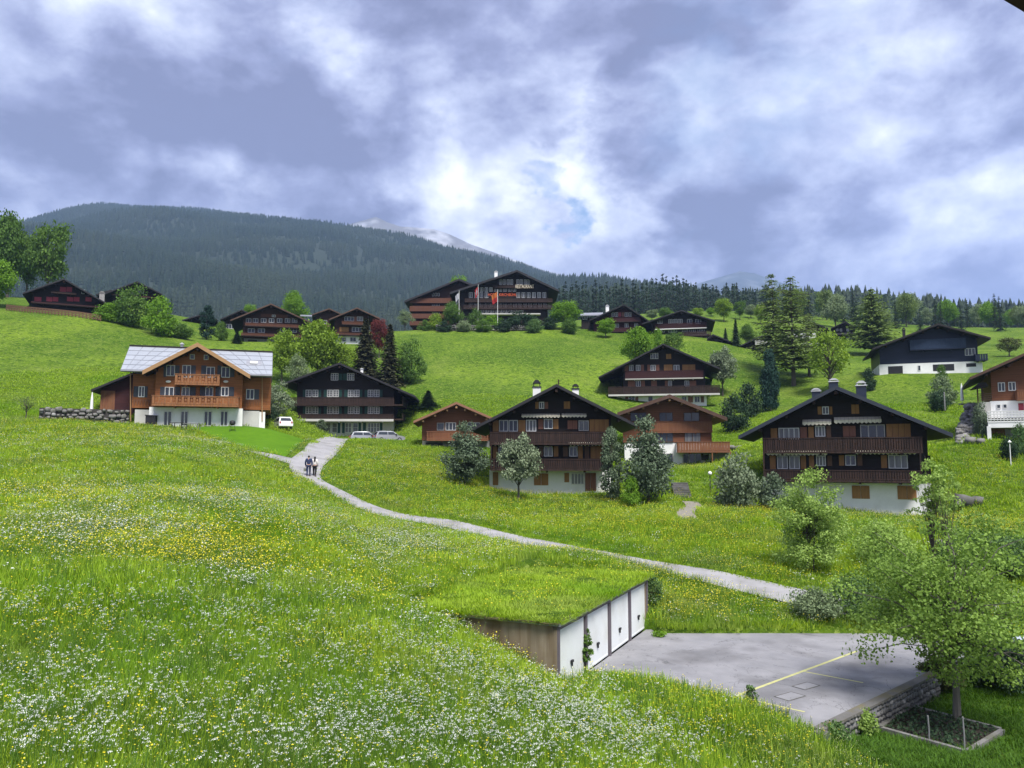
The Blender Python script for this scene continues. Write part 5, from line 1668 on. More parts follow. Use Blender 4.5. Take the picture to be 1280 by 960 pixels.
# slope behind
T('pine_tree', 'grey-green round pine right of the chalet with lit shutters', 'stempine', 903, 484, 428, 42, 140, 'grey', rz=0.2)
T('spruce_tree', 'dense dark blue-green spruce on the lawn slope', 'pineB', 963, 503, 438, 33, 122, 'spruce_blue', rz=0.5)
T('shrub', 'dark round shrub left of the dense spruce', 'bushA', 935, 506, 479, 34, 117, 'darkbush')
T('shrub', 'lowest dark shrub above the stone edged bank', 'bushA', 918, 529, 494, 36, 108, 'darkbush', rz=2)
T('larch_tree', 'tallest larch with thin spire top on the right slope', 'larchA', 968, 476, 342, 66, 152, 'larch', rz=0.2)
T('larch_tree', 'broad larch with twin trunks look and spread branches', 'larchB', 993, 500, 346, 86, 142, 'larch', rz=1.2)
T('larch_tree', 'lower larch standing before the wide pale balcony chalet', 'larchB', 1012, 480, 392, 56, 148, 'larch', rz=3.2)
T('sparse_tree', 'sparse yellowish tree left of the blue-black chalet', 'airy', 1037, 484, 408, 68, 132, 'yellowgreen', rz=0.4)
T('stone_pine', 'tall stone pine left of the blue-black chalet roof', 'stonepine', 1092, 440, 362, 62, 185, 'larch', rz=0.8)
T('round_tree', 'bright round tree on the meadow above the lit shutter chalet', 'broadB', 799, 449, 407, 48, 150, 'bright', rz=0.4)
T('small_tree', 'pale young tree right of the bright round one', 'broadC', 841, 440, 411, 30, 152, 'mid', rz=1.4)
T('shrub', 'small green shrub between the round tree and the glazed chalet', 'bushA', 823, 434, 412, 20, 158, 'bright', rz=1.4)
T('round_tree', 'bright green round tree right of the hotel', 'broadA', 707, 413, 375, 38, 188, 'bright', rz=0.9)
T('shrub', 'low dark shrub at the foot of the tree right of the hotel', 'bushB', 712, 414, 398, 24, 184, 'mid', rz=0.9)
T('small_tree', 'low spreading tree before the maroon chalet', 'broadC', 757, 420, 397, 32, 182, 'bright', rz=0.3)
for i, (u, vb, vt, w, k, lm, lab) in enumerate(((566, 411, 376, 30, 'broadB', 'mid', 'leafy tree on the terrace below the left hotel flagpole'), (545, 413, 392, 24, 'bushA', 'yellowgreen', 'yellowish bush at the left end of the hotel terrace'),
        (594, 410, 386, 26, 'bushB', 'mid', 'bush between the hotel flagpoles'), (616, 408, 394, 30, 'bushA', 'bright', 'low bright bush below the hotel balconies'),
        (652, 412, 390, 52, 'bushB', 'spruce', 'wide dark juniper in front of the hotel'), (686, 413, 397, 24, 'bushA', 'spruce', 'small dark juniper at the right end of the hotel terrace'),
        (531, 414, 400, 18, 'bushA', 'mid', 'little bush at the corner of the hotel wing'))):
    T('hotel_shrub', lab, k, u, vb, vt, w, 186 + (i % 3), lm, rz=i)
for i, (u, w, k) in enumerate(((555, 20, 'bushA'), (580, 22, 'bushB'), (604, 24, 'bushA'), (629, 22, 'bushB'), (668, 24, 'bushA'))):
    T('hotel_shrub', ('dark', 'pale', 'green', 'dusky', 'rounded')[i] + ' low shrub, %s from the left along the hotel terrace wall' % ('first', 'second', 'third', 'fourth', 'fifth')[i], k, u, 413 - i * 0.7, 401 - i * 0.5, w, 181.5, ('spruce', 'pale', 'mid', 'darkbush', 'hedge')[i], rz=i)
T('round_tree', 'bright tree top showing over the hotel roof', 'broadA', 574, 400, 341, 30, 232, 'bright', rz=0.4)
# around the green-shuttered chalet
T('spruce_tree', 'brownish spruce above the roof of the green-shuttered chalet', 'spruceA', 456, 478, 398, 44, 134, 'brownspruce', rz=0.3)
T('spruce_tree', 'second brownish spruce close right of the first', 'spruceB', 487, 484, 405, 38, 132, 'brownspruce', rz=1.3)
T('bush', 'rounded green bush right of the brownish spruces', 'bushB', 514, 478, 424, 40, 134, 'mid', rz=0.5)
T('copper_tree', 'copper red tree behind the brownish spruces', 'broadA', 474, 430, 396, 26, 150, 'red', rz=0.5)
T('leafy_tree', 'yellow-green tree left of the dark roof behind the pale one', 'broadC', 351, 505, 408, 46, 128, 'yellowgreen', rz=0.5)
T('leafy_tree', 'broad yellow-green tree above the green-shuttered chalet', 'broadB', 396, 486, 398, 66, 130, 'yellowgreen', rz=1.5)
T('leafy_tree', 'low yellow-green tree right of the broad one', 'airy', 430, 478, 428, 44, 132, 'yellowgreen', rz=2.5)
T('leafy_tree', 'pale slender tree between the two yellow-green trees', 'airy', 372, 490, 440, 36, 126, 'pale', rz=2.5)
T('bush', 'grey-green bush between the honey chalet and the dark one', 'bushB', 348, 533, 478, 36, 102, 'grey', rz=0.3)
T('bush', 'dark bush at the foot of the grey-green one by the honey chalet', 'bushA', 337, 536, 508, 22, 99, 'darkbush', rz=0.8)
T('small_conifer', 'little conifer between the dark chalet and the small red one', 'spruceB', 535, 516, 488, 30, 122, 'spruce', rz=0.3)
T('climber_plant', 'tall plant beside the entrance of the green-shuttered chalet', 'column', 401, 547, 524, 14, 112, 'greydark')
T('round_tree', 'bright round tree behind the broad balcony chalet', 'broadB', 368, 402, 362, 36, 195, 'bright', rz=0.4)
T('round_tree', 'small bright tree top over the wedged dark chalet', 'broadA', 313, 405, 379, 20, 200, 'bright', rz=0.4)
T('columnar_tree', 'columnar dark evergreen before the low dark chalet', 'column', 258, 424, 381, 18, 158, 'spruce_blue')
T('small_conifer', 'small conifer before the broad balcony chalet', 'spruceB', 296, 432, 412, 14, 152, 'spruce', rz=1)
T('shrub', 'rounded shrub right of the columnar evergreen', 'bushA', 276, 424, 402, 18, 160, 'mid', rz=1)
# upper left
T('tall_tree', 'tallest leafy tree at the left edge of the hill', 'broadB', 8, 388, 262, 62, 168, 'mid', rz=0.4)
T('tall_tree', 'tall tree with bare limbs showing beside the crimson shuttered chalet', 'broadC', 58, 384, 272, 62, 172, 'mid', rz=1.4)
T('tall_tree', 'rounded tree between the two tall ones on the left', 'broadA', 32, 388, 290, 44, 178, 'mid', rz=2.4)
T('leafy_tree', 'bushy green tree lowest at the left edge', 'broadB', -8, 390, 322, 58, 146, 'bright', rz=3.4)
T('round_tree', 'larger round tree right of the crimson shuttered chalet', 'bushB', 167, 414, 358, 52, 146, 'mid', rz=0.4)
T('round_tree', 'smaller round tree on the brow of the left meadow', 'bushA', 199, 422, 371, 42, 143, 'bright', rz=1.4)
T('bush', 'pale green bush at the corner of the crimson shuttered chalet', 'bushA', 136, 404, 379, 36, 145, 'bright', rz=0.4)
T('small_conifer', 'thin dark spruce behind the smaller round tree', 'spruceC', 213, 402, 372, 11, 165, 'spruce')
T('low_bush', 'low bush trailing down from the round trees', 'bushB', 225, 424, 404, 34, 146, 'mid', rz=2)
T('tall_tree', 'grey bare looking tree left of the hotel wing', 'airy', 506, 422, 386, 24, 200, 'pale', rz=2)
# right side
T('shrub', 'pale spreading shrub on the terrace lawn', 'bushA', 1178, 500, 470, 36, 108, 'pale', rz=0.3)
T('shrub', 'clipped dark shrub below the pale one on the terrace lawn', 'bushB', 1174, 508, 488, 26, 104, 'spruce', rz=0.3)
T('shrub', 'shrub at the left corner of the blue-black chalet', 'bushA', 1086, 480, 460, 18, 122, 'darkbush', rz=0.3)
T('shrub', 'small round shrub before the garage of the blue-black chalet', 'bushA', 1177, 468, 456, 14, 122, 'mid', rz=0.3)
T('copper_bush', 'twiggy reddish bush on the far right slope', 'airy', 1262, 450, 420, 38, 150, 'olive', rz=0.3)
T('shrub', 'dark climbing shrub on the boulder bank', 'bushB', 1227, 542, 502, 22, 80, 'greydark', rz=0.3)
T('small_conifer', 'small conifer below the lattice terrace', 'bushB', 1262, 572, 545, 24, 74, 'spruce', rz=0.3)
T('shrub', 'light green shrub at the right edge below the lattice terrace', 'bushA', 1276, 566, 530, 22, 75, 'hedge', rz=0.3)
for i, (u, vb, vt, w, lm, lab) in enumerate(((905, 404, 372, 24, 'yellowgreen', 'round yellow-green tree, first of the orchard row above the glazed chalet'), (925, 402, 374, 18, 'mid', 'slim tree second in the orchard row'),
        (939, 406, 380, 20, 'pale', 'pale tree third in the orchard row'), (951, 405, 379, 16, 'yellowgreen', 'small bright tree last in the orchard row'),
        (873, 402, 384, 18, 'yellowgreen', 'bright tree over the roof of the glazed chalet'), (889, 400, 384, 14, 'bright', 'little round tree beside the orchard row'), (832, 402, 384, 18, 'mid', 'tree top between the maroon and glazed chalets'),
        (815, 404, 386, 22, 'pale', 'grey-green tree top behind the maroon chalet'))):
    T('orchard_tree', lab, ('broadA', 'broadC', 'broadB')[i % 3], u, vb, vt, w, 235 + 6 * (i % 3), lm, group='orchard trees on the slope', rz=i)
T('small_conifer', 'dark little spruce below the orchard row', 'spruceB', 920, 431, 399, 14, 176, 'spruce')
T('small_tree', 'green tree right of the little spruce below the orchard', 'broadB', 935, 430, 404, 22, 178, 'mid')
T('small_conifer', 'tiny spruce left of the little dark one', 'spruceB', 907, 426, 410, 9, 178, 'spruce')

RW = random.Random(12)
for i in range(34):
    u = 965 + 320 * (i + RW.uniform(0, 0.9)) / 34
    Y = RW.uniform(245, 330)
    lm = RW.choice(('mid', 'larch', 'spruce', 'bright', 'pale', 'spruce', 'spruce'))
    key = 'spruceC' if lm == 'spruce' else RW.choice(('broadA', 'broadB', 'broadC'))
    p = at(u, 410, Y); gz_ = ground_z(p.x, p.y)
    H_ = RW.uniform(8, 14) if lm != 'spruce' else RW.uniform(9, 14)
    e = empty('wood_tree', (p.x, p.y, gz_ - 0.3), RW.uniform(0, 6), {'mid': 'green', 'larch': 'yellowish', 'olive': 'olive brown', 'bright': 'bright green', 'pale': 'pale grey-green', 'spruce': 'dark conical'}[lm] + ' tree in the mixed wood behind the larches and stone pine', 'tree', 'mixed wood on the right slope')
    hh, ww, wd_, lf_ = PROTO[key]
    sw = H_ * (0.75 if lm != 'spruce' else 0.4) / ww
    e.scale = (sw, sw, H_ / hh)
    put('trunk', wd_, MT['bark'], e); put('crown', lf_, LF[lm], e)

# foreground: own meshes with real leaves
def own_tree(name, label, meshes, u, v, Y, leafm, bark='bark', rz=0.0, zoff=0.0):
    p = on_ground(u, v, Y); p.z += zoff
    e = empty(name, p, rz, label, 'tree')
    put('trunk', meshes[0], MT[bark], e); put('crown', meshes[1], LF[leafm], e)
    return e


own_tree('maple_tree', 'large leafy maple spreading over the garden bed', broad('maple', 7.2, 8.8, 0.75, 150, 23000, 0.108, 21, 'round', 0.12, 0.080, 0.3, limb_frac=0.5, flat=0.55, lb=1.7), 1196, 893, 25.5, 'maple', 'bark_light', 0.5)
own_tree('young_tree', 'fresh green multi-stemmed tree above the footpath', broad('young', 6.1, 5.3, 0.1, 110, 15000, 0.13, 22, 'bush', 0.08, 0.10, 0.35, 4, 0.6), 1010, 716, 43.5, 'ash', 'bark', 0.3)
own_tree('thin_tree', 'thin tall sapling with sparse crown left of its twin', broad('thinA', 8.6, 2.5, 2.6, 40, 1700, 0.13, 23, 'egg', 0.05, 0.10, 0.2, limb_frac=1.0), 1168, 760, 36.5, 'ash', 'bark', 0.3)
own_tree('thin_tree', 'thin tall sapling right of its twin, bare below', broad('thinB', 7.4, 2.6, 3.4, 30, 1100, 0.13, 24, 'vase', 0.05, 0.10, 0.2, limb_frac=1.0), 1189, 760, 35.5, 'ash', 'bark', 0.3)


def own_bush(name, label, h, w, u, v, Y, leafm, seed, nleaf=6000, leaf=0.11, cat='bush', shape='bush'):
    p = on_ground(u, v, Y)
    e = empty(name, p, 0, label, cat)
    wd, lf = broad(name + str(seed), h, w, 0.05, 50, nleaf, leaf, seed, shape, 0.04, 0.15, 0.5, 3)
    put('stems', wd, MT['bark'], e); put('foliage', lf, LF[leafm], e)
    return e


own_bush('bush', 'pale flowering bush at the far edge of the parking court', 1.25, 2.8, 1022, 782, 36.2, 'pale', 31)
own_bush('bush', 'leafy bush behind the maple at the end of the footpath', 2.0, 3.6, 1078, 775, 36.0, 'hedge', 32)
own_bush('bush', 'green bush on the bank behind the maple crown', 1.8, 3.6, 1140, 772, 36.8, 'mid', 45)
own_bush('bush', 'low bush at the back corner of the court', 1.3, 3.0, 1185, 780, 35.8, 'hedge', 46)
own_bush('bush', 'brown tinged round bush between the maple trunk and stone wall', 1.5, 1.5, 1176, 868, 28.6, 'olive', 33, 3500, 0.10)
own_bush('bush', 'large dark bush in the garden corner beside the parked car', 2.4, 2.8, 1252, 872, 28.8, 'darkbush', 34, 7000, 0.12)
own_bush('bush', 'dense hedge bush on the bank behind the sapling twins', 1.9, 4.4, 1215, 716, 43, 'hedge', 35, 8000, 0.13)
own_bush('bush', 'hedge bush at the right edge above the road', 2.2, 4.6, 1268, 722, 42, 'hedge', 36, 8000, 0.13)
own_bush('bush', 'low hedge bush between the young tree and the sapling twins', 1.5, 3.2, 1120, 724, 42.5, 'mid', 37, 6000, 0.12)
own_bush('bush', 'fresh green sprawling bush under the awning chalet wall', 2.4, 4.0, 1105, 700, 45, 'ash', 38, 7000, 0.14)
own_bush('nettle_clump', 'light green nettle clump against the stone retaining wall', 0.75, 1.1, 1077, 905, 24.2, 'ash', 39, 1800, 0.09, 'plant')
own_bush('nettle_clump', 'green weeds low on the retaining wall near the corner post', 0.5, 1.0, 1046, 918, 22.6, 'hedge', 40, 1500, 0.08, 'plant')
own_bush('climbing_weed', 'weed growing up the post between the first two garage doors', 1.3, 0.5, 733, 822, 28.5, 'mid', 41, 900, 0.09, 'plant', 'column')
own_bush('weed_clump', 'weeds at the far corner of the garages', 1.2, 1.3, 812, 780, 36.6, 'hedge', 42, 2500, 0.09, 'plant', 'column')
own_bush('weed_clump', 'weeds beside the meadow edge of the court', 0.7, 0.5, 938, 884, 23.7, 'hedge', 43, 500, 0.07, 'plant', 'column')
own_bush('weed_clump', 'weed tuft growing in the asphalt near the garages', 0.22, 0.7, 824, 788, 34.2, 'bright', 44, 500, 0.07, 'plant').location.z = COURT_Z

# bare fruit tree on the left meadow
p = on_ground(33, 516, 80)
e = empty('fruit_tree', p, 0, 'small bare branched fruit tree left of the boulder wall', 'tree')
w_, l_ = broad('fruit', 2.7, 2.9, 0.7, 24, 420, 0.13, 51, 'vase', 0.07, 0.12, 0.4, limb_frac=1.0)
put('trunk', w_, MT['bark'], e); put('crown', l_, LF['larch'], e)


# ------------------------------------------------------------------ stones
def stone_meshes(n=8):
    out = []
    for s in range(n):
        rs = random.Random(100 + s)
        V, F = [], []
        idx = {}
        for f, (ax, sg) in enumerate(((0, 1), (0, -1), (1, 1), (1, -1), (2, 1), (2, -1))):
            g = [[None] * 3 for _ in range(3)]
            for i in range(3):
                for j in range(3):
                    p = [0, 0, 0]; p[ax] = sg; p[(ax + 1) % 3] = (i - 1) * sg; p[(ax + 2) % 3] = j - 1
                    k = tuple(p)
                    if k not in idx:
                        v = Vector(p); v = (v.normalized() * 1.15 + v * 0.45) / 1.6 * rs.uniform(0.82, 1.12)
                        idx[k] = len(V); V.append(tuple(v * 0.5))
                    g[i][j] = idx[k]
            for i in range(2):
                for j in range(2):
                    F.append((g[i][j], g[i + 1][j], g[i + 1][j + 1], g[i][j + 1]))
        me = bpy.data.meshes.new('stone'); me.from_pydata(V, [], F); me.update()
        me.polygons.foreach_set('use_smooth', [True] * len(F))
        me.materials.append(MT['stone'] if s % 3 else MT['stone2'])
        out.append(me)
    return out


STONES = stone_meshes()


def stone_wall(name, label, p, q, top, hgt, size, thick, seed, backing=True, coping=None, cat='wall', wild=0.0, m=None):
    """dry wall from p to q (plan), top height, stones laid in courses on its outer face"""
    rs = random.Random(seed)
    p, q = Vector((p[0], p[1], 0)), Vector((q[0], q[1], 0))
    ln = (q - p).length
    rz = math.atan2(q.y - p.y, q.x - p.x)
    e = empty(name, (p.x, p.y, top - hgt), rz, label, cat)
    if backing:
        MB().box(0, ln, size * 0.25, thick, -0.6, hgt - 0.02).build('core', MT['stone_back'], e)
    z = 0.0
    row = 0
    while z < hgt - size * 0.3:
        hh = size * rs.uniform(0.75, 1.05)
        x = rs.uniform(-0.3, 0) * size
        while x < ln - size * 0.2:
            w = size * rs.uniform(0.8, 1.6)
            if rs.random() < wild * 0.2: x += w * 0.6; continue
            o = put('stone', rs.choice(STONES), MT[m] if m and rs.random() < 0.8 else None, e)
            o.location = (min(x + w / 2, ln - w * 0.3), size * 0.22 + rs.uniform(-0.05, 0.05) * size * (1 + 3 * wild), z + hh / 2 + rs.uniform(-0.3, 0.3) * wild * size)
            k_ = 1 + wild * rs.uniform(-0.4, 0.5)
            o.scale = (w * 0.94 * k_, size * 1.1, hh * 0.96 * k_)
            o.rotation_euler = (rs.uniform(-.2, .2), rs.uniform(-.25, .25), rs.choice((0, math.pi)) + rs.uniform(-.2, .2))
            x += w
        z += hh
        row += 1
    if coping:
        MB().box(-0.02, ln, -0.04, thick - 0.02, hgt + 0.003, hgt + 0.07).build('coping', MT[coping], e)
    return e


cw = (8.75, 22.45); ce = (15.2, 28.2); cm = (6.9, 24.1)
stone_wall('retaining_wall', 'field stone retaining wall with mossy coping along the court', cw, ce, COURT_Z + 0.06, 1.2, 0.175, 0.30, 4, True, 'mossy', m='stone_dark', wild=0.3)
stone_wall('retaining_wall', 'short low stone wall on the meadow side of the court corner', cm, cw, COURT_Z + 0.02, 0.7, 0.16, 0.28, 5, True, None, m='stone_dark', wild=0.3)
e = empty('corner_post', (8.68, 22.36, COURT_Z - 1.1), R(42), 'squared concrete post at the corner of the court', 'post')
mb = MB().prism_z([(-0.2, -0.17), (-0.17, -0.2), (0.17, -0.2), (0.2, -0.17), (0.2, 0.17), (0.17, 0.2), (-0.17, 0.2), (-0.2, 0.17)], 0, 1.16)
mb.build('shaft', MT['concrete_grey'], e)
MB().prism_z([(-0.18, -0.18), (0.18, -0.18), (0.18, 0.18), (-0.18, 0.18)], 1.162, 1.20).build('cap', MT['mossy'], e)
pA, pB = at(48, 531, 79), at(161, 531, 83)
stone_wall('boulder_wall', 'rough boulder wall with moss left of the honey chalet', pA[:2], pB[:2], (pA.z + pB.z) / 2 + 1.7, 2.1, 0.46, 0.6, 6, wild=0.9, m='stone')
pA, pB = at(345, 408, 187), at(620, 405, 189)
pA, pB = at(545, 414, 183), at(668, 408, 184)
stone_wall('terrace_wall', 'low grey terrace wall below the hotel flagpoles', pA[:2], pB[:2], pB.z - 0.05, 1.0, 0.5, 0.5, 7, m='stone_dark', wild=0.5)

# boulder bank right
rs = random.Random(9)
e = empty('boulder_bank', on_ground(1218, 545, 81), 0, 'bank of pale boulders stepping down beside the lattice terrace', 'boulders')
for i in range(240):
    t = rs.random()
    lo, hi = 1193 + 16 * t, 1238 - 16 * t
    u = rs.uniform(lo, hi); v = 554 - t * 48
    p = at(u, v, 79.5 + t * 7 + rs.uniform(-0.4, 0.4))
    o = put('stone', rs.choice(STONES), MT['stone'] if rs.random() < 0.5 else None, e)
    o.location = p - e.location
    s = rs.uniform(0.3, 0.75)
    o.scale = (s * 1.3, s, s * 0.85); o.rotation_euler = (rs.uniform(-.4, .4), rs.uniform(-.4, .4), rs.uniform(0, 6))
p = on_ground(1212, 616, 64.5)
e = empty('boulder', p, 0.3, 'big dark boulder lying in the meadow right of the awning chalet', 'boulder')
for q, (sx, sy, sz, x, y, z) in enumerate(((1.7, 1.2, 1.1, -0.6, 0, 0.3), (1.3, 1.0, 0.9, 0.5, -0.2, 0.2), (1.0, 0.9, 0.6, 1.3, 0.1, 0.05), (0.8, 0.7, 0.5, -1.5, -0.2, 0.0))):
    o = put('rock', STONES[q + 1], MT['stone_dark'], e); o.scale = (sx, sy, sz); o.location = (x, y, z); o.rotation_euler = (0.2 * q, 0.3, q)
for u, v, Y, s, lab in ((1213, 548, 78.5, 1.1, 'rounded violet-grey boulder at the foot of the boulder bank'), (1226, 550, 78, 0.9, 'second rounded boulder beside the violet-grey one')):
    e = empty('boulder', on_ground(u, v, Y), 1.0, lab, 'boulder')
    o = put('rock', STONES[2], MT['stone'], e); o.scale = (s * 1.2, s, s * 0.8); o.location.z = s * 0.25

# stone edge of the road bank at right
pA, pB = at(1168, 678, 46.5), at(1215, 684, 45.2)
stone_wall('bank_wall', 'short dark stone wall in the bank above the hedge', pA[:2], pB[:2], pA.z + 0.1, 1.0, 0.42, 0.4, 12)
# garden steps and gravel
e = empty('garden_steps', on_ground(857, 618, 69), R(-8), 'grey garden steps leading up to the red chalet', 'steps')
b0 = on_ground(857, 618, 69); b1 = on_ground(850, 602, 74)
dz = at(850, 603, 72).z - b0.z
for i in range(7):
    MB().box(-0.95 - i * 0.02, 0.55 - i * 0.02, i * 0.42, i * 0.42 + 0.5, -0.4, (i + 1) * max(dz, 0.8) / 7).build('step', MT['stone_dark'], e)
e = empty('terrace_kerb', at(845, 596, 79), 0, 'long pale kerb along the terrace of the red chalet', 'kerb')
for i in range(8):
    MB().box(-5 + i * 1.3, -3.72 + i * 1.3, 0, 0.3, -1.0, 0.18).build('kerb_stone', MT['concrete_grey'], e)
pA, pB = at(880, 575, 92), at(965, 551, 96)
stone_wall('bank_wall', 'pale stone edged track on the slope left of the awning chalet', pA[:2], pB[:2], (pA.z + pB.z) / 2 + 0.3, 0.9, 0.75, 0.5, 13)

# raised garden bed below the court
gz = ground_z(13.2, 24.8)
bed = [(11.4, 24.7), (12.95, 22.75), (15.1, 24.5), (13.4, 26.8)]
e = empty('garden_bed', (13.2, 24.7, gz), 0, 'concrete edged bed of dark soil under the maple', 'garden bed')
bl = [(x - 13.2, y - 24.7) for x, y in bed]
for i in range(4):
    a, b = Vector((*bl[i], 0)), Vector((*bl[(i + 1) % 4], 0))
    t = (b - a).normalized(); n = Vector((-t.y, t.x, 0))
    MB().obox((a + b) / 2 + Vector((0, 0, 0.02)), (b - a) / 2 - t * 0.07, n * 0.07, Vector((0, 0, 0.16))).build('edging', MT['stone'], e)
rsn = np.random.RandomState(4)
n = 26
V = []
for j in range(n):
    for i in range(n):
        s, t = i / (n - 1), j / (n - 1)
        A = np.array(bl[0]) * (1 - s) + np.array(bl[1]) * s; B = np.array(bl[3]) * (1 - s) + np.array(bl[2]) * s
        q = A * (1 - t) + B * t
        V.append((q[0] * 0.95, q[1] * 0.95, 0.12 + rsn.uniform(-0.05, 0.06)))
ii = np.arange(n * n).reshape(n, n)
F = np.stack([ii[:-1, :-1], ii[:-1, 1:], ii[1:, 1:], ii[1:, :-1]], -1).reshape(-1, 4)
put('soil', np_mesh('soil', V, F), MT['soil'], e)
rw = np.random.RandomState(8)
wl = 900
sx_, sy_ = rw.rand(wl), rw.rand(wl)
A_ = np.array(bl[0])[None] * (1 - sx_)[:, None] + np.array(bl[1])[None] * sx_[:, None]; B_ = np.array(bl[3])[None] * (1 - sx_)[:, None] + np.array(bl[2])[None] * sx_[:, None]
q_ = (A_ * (1 - sy_)[:, None] + B_ * sy_[:, None]) * 0.9
pw = np.concatenate([q_, 0.15 + 0.12 * rw.rand(wl, 1)], 1)
V_, F_, t_ = cards(pw, rw.normal(size=(wl, 3)), rw.normal(size=(wl, 3)) + [0, 0, 1.2], 0.06 + 0.10 * rw.rand(wl), 0.05 + 0.05 * rw.rand(wl), rw.rand(wl))
put('seedlings', np_mesh('seedlings', V_, F_, t_), LF['darkbush'], e)['kind'] = 'stuff'
for k, (x, y, h_) in enumerate(((-0.2, -1.72, 1.0), (-0.9, -1.0, 0.8))):
    o = empty('bed_stake', (13.2 + x * 0.9, 24.7 + y, gz), 0, ('thin upright stake at the front corner of the garden bed', 'short stake on the near edge of the garden bed')[k], 'stake')
    MB().tube([(0, 0, -0.1), (0.01, 0, h_ * 0.5), (0, 0.01, h_)], 0.025, 6).build('shaft', MT['concrete_grey'], o)
    MB().ball((0, 0.01, h_), 0.03, 6, 4).build('tip', MT['concrete_grey'], o)


# ------------------------------------------------------------------ small things
def parasol(label, u, vb, vt, Y):
    p = at(u, vb, Y); g = ground_z(p.x, p.y)
    z0 = g if abs(g - p.z) < 1.5 else p.z
    H = at(u, vt, Y).z - z0
    e = empty('parasol', (p.x, p.y, z0), 0, label, 'parasol')
    MB().tube([(0, 0, 0.06), (0, 0, H)], 0.03, 6).build('pole', MT['white_paint'], e)
    MB().tube([(0, 0, H * 0.16), (0, 0, H * 0.4), (0, 0, H * 0.75), (0, 0, H * 0.98)], [0.19, 0.17, 0.13, 0.04], 9).build('canopy', MT['white_paint'], e)
    MB().box(-0.3, 0.3, -0.3, 0.3, -0.1, 0.058).build('base', MT['concrete_grey'], e)


parasol('closed white parasol left of the dark red barn', 114, 519, 490, 82)
parasol('closed white parasol on the terrace lawn by the boulder bank', 1203, 505, 479, 90)
e = empty('fence_post', at(1181, 508, 95), 0, 'grey post beside the clipped shrub on the terrace lawn', 'post')
MB().tube([(0, 0, -0.5), (0, 0, 1.7)], 0.09, 6).build('shaft', MT['concrete_grey'], e)
MB().ball((0, 0, 1.7), 0.1, 6, 4).build('cap', MT['concrete_grey'], e)


def lamp(label, u, vb, vt, Y, ball=True):
    p = on_ground(u, vb, Y); H = at(u, vt, Y).z - p.z
    e = empty('garden_lamp', p, 0, label, 'lamp')
    MB().tube([(0, 0, -0.1), (0, 0, H - 0.25)], [0.05, 0.035], 6).build('post', MT['black'] if ball else MT['white_paint'], e)
    if ball: MB().ball((0, 0, H - 0.12), 0.19, 10, 7).build('globe', MT['white_paint'], e, smooth=True)
    else: MB().tube([(0, 0, H - 0.25), (0, 0, H - 0.2), (0, 0, H)], [0.09, 0.16, 0.02], 8).build('globe', MT['white_paint'], e)


lamp('globe lamp on a dark post beside the garden steps', 888, 616, 590, 71)
lamp('white path lamp below the lattice terrace', 1263, 570, 550, 72, False)

# flags before the hotel
for k, (u, v0, v1, Y, m, w, hh, lab, sd) in enumerate(((573.7, 404, 363.5, 186, 'flag_white', 1.1, 2.6, 'leftmost hotel flagpole with drooping white flag', -1), (597.6, 397, 356, 187, 'flag_red', 1.0, 2.2, 'middle hotel flagpole with red flag', -1),
                                                (622, 404, 362.5, 184, 'flag_orange', 1.9, 2.4, 'right hotel flagpole with red and orange flag', -1))):
    p = on_ground(u, v0, Y); H = at(u, v1, Y).z - p.z
    e = empty('flagpole', p, 0, lab, 'flagpole')
    MB().tube([(0, 0, -0.3), (0, 0, H)], [0.065, 0.045], 7).build('pole', MT['white_paint'], e)
    MB().ball((0, 0, H + 0.06), 0.11, 7, 5).build('finial', MT['lead'], e)
    V, F = [], []
    nx, nz = 8, 10
    for j in range(nz + 1):
        for i in range(nx + 1):
            s, t = i / nx, j / nz
            droop = s * 0.9
            V.append((sd * (0.08 + w * s * (0.75 - 0.15 * t)), 0.12 * math.sin(s * 9 + t * 3), H - 0.4 - hh * t - droop))
    for j in range(nz):
        for i in range(nx):
            F.append((j * (nx + 1) + i, j * (nx + 1) + i + 1, (j + 1) * (nx + 1) + i + 1, (j + 1) * (nx + 1) + i))
    me = bpy.data.meshes.new('flag'); me.from_pydata(V, [], F); me.update(); me.polygons.foreach_set('use_smooth', [True] * len(F))
    me.materials.append(MT[m]); me.materials.append(MT['flag_red'] if m == 'flag_orange' else MT['flag_white'] if k == 1 else MT['sh_slate'])
    for i, pl in enumerate(me.polygons):
        jj, i2 = divmod(i, nx)
        if k == 2 and jj >= 5: pl.material_index = 1
        if k == 0 and jj >= 6: pl.material_index = 1
        if k == 1 and ((3 <= i2 <= 4 and 2 <= jj <= 7) or (4 <= jj <= 5 and 2 <= i2 <= 5)): pl.material_index = 1
    o = bpy.data.objects.new('flag', me); COL.objects.link(o); o.parent = e


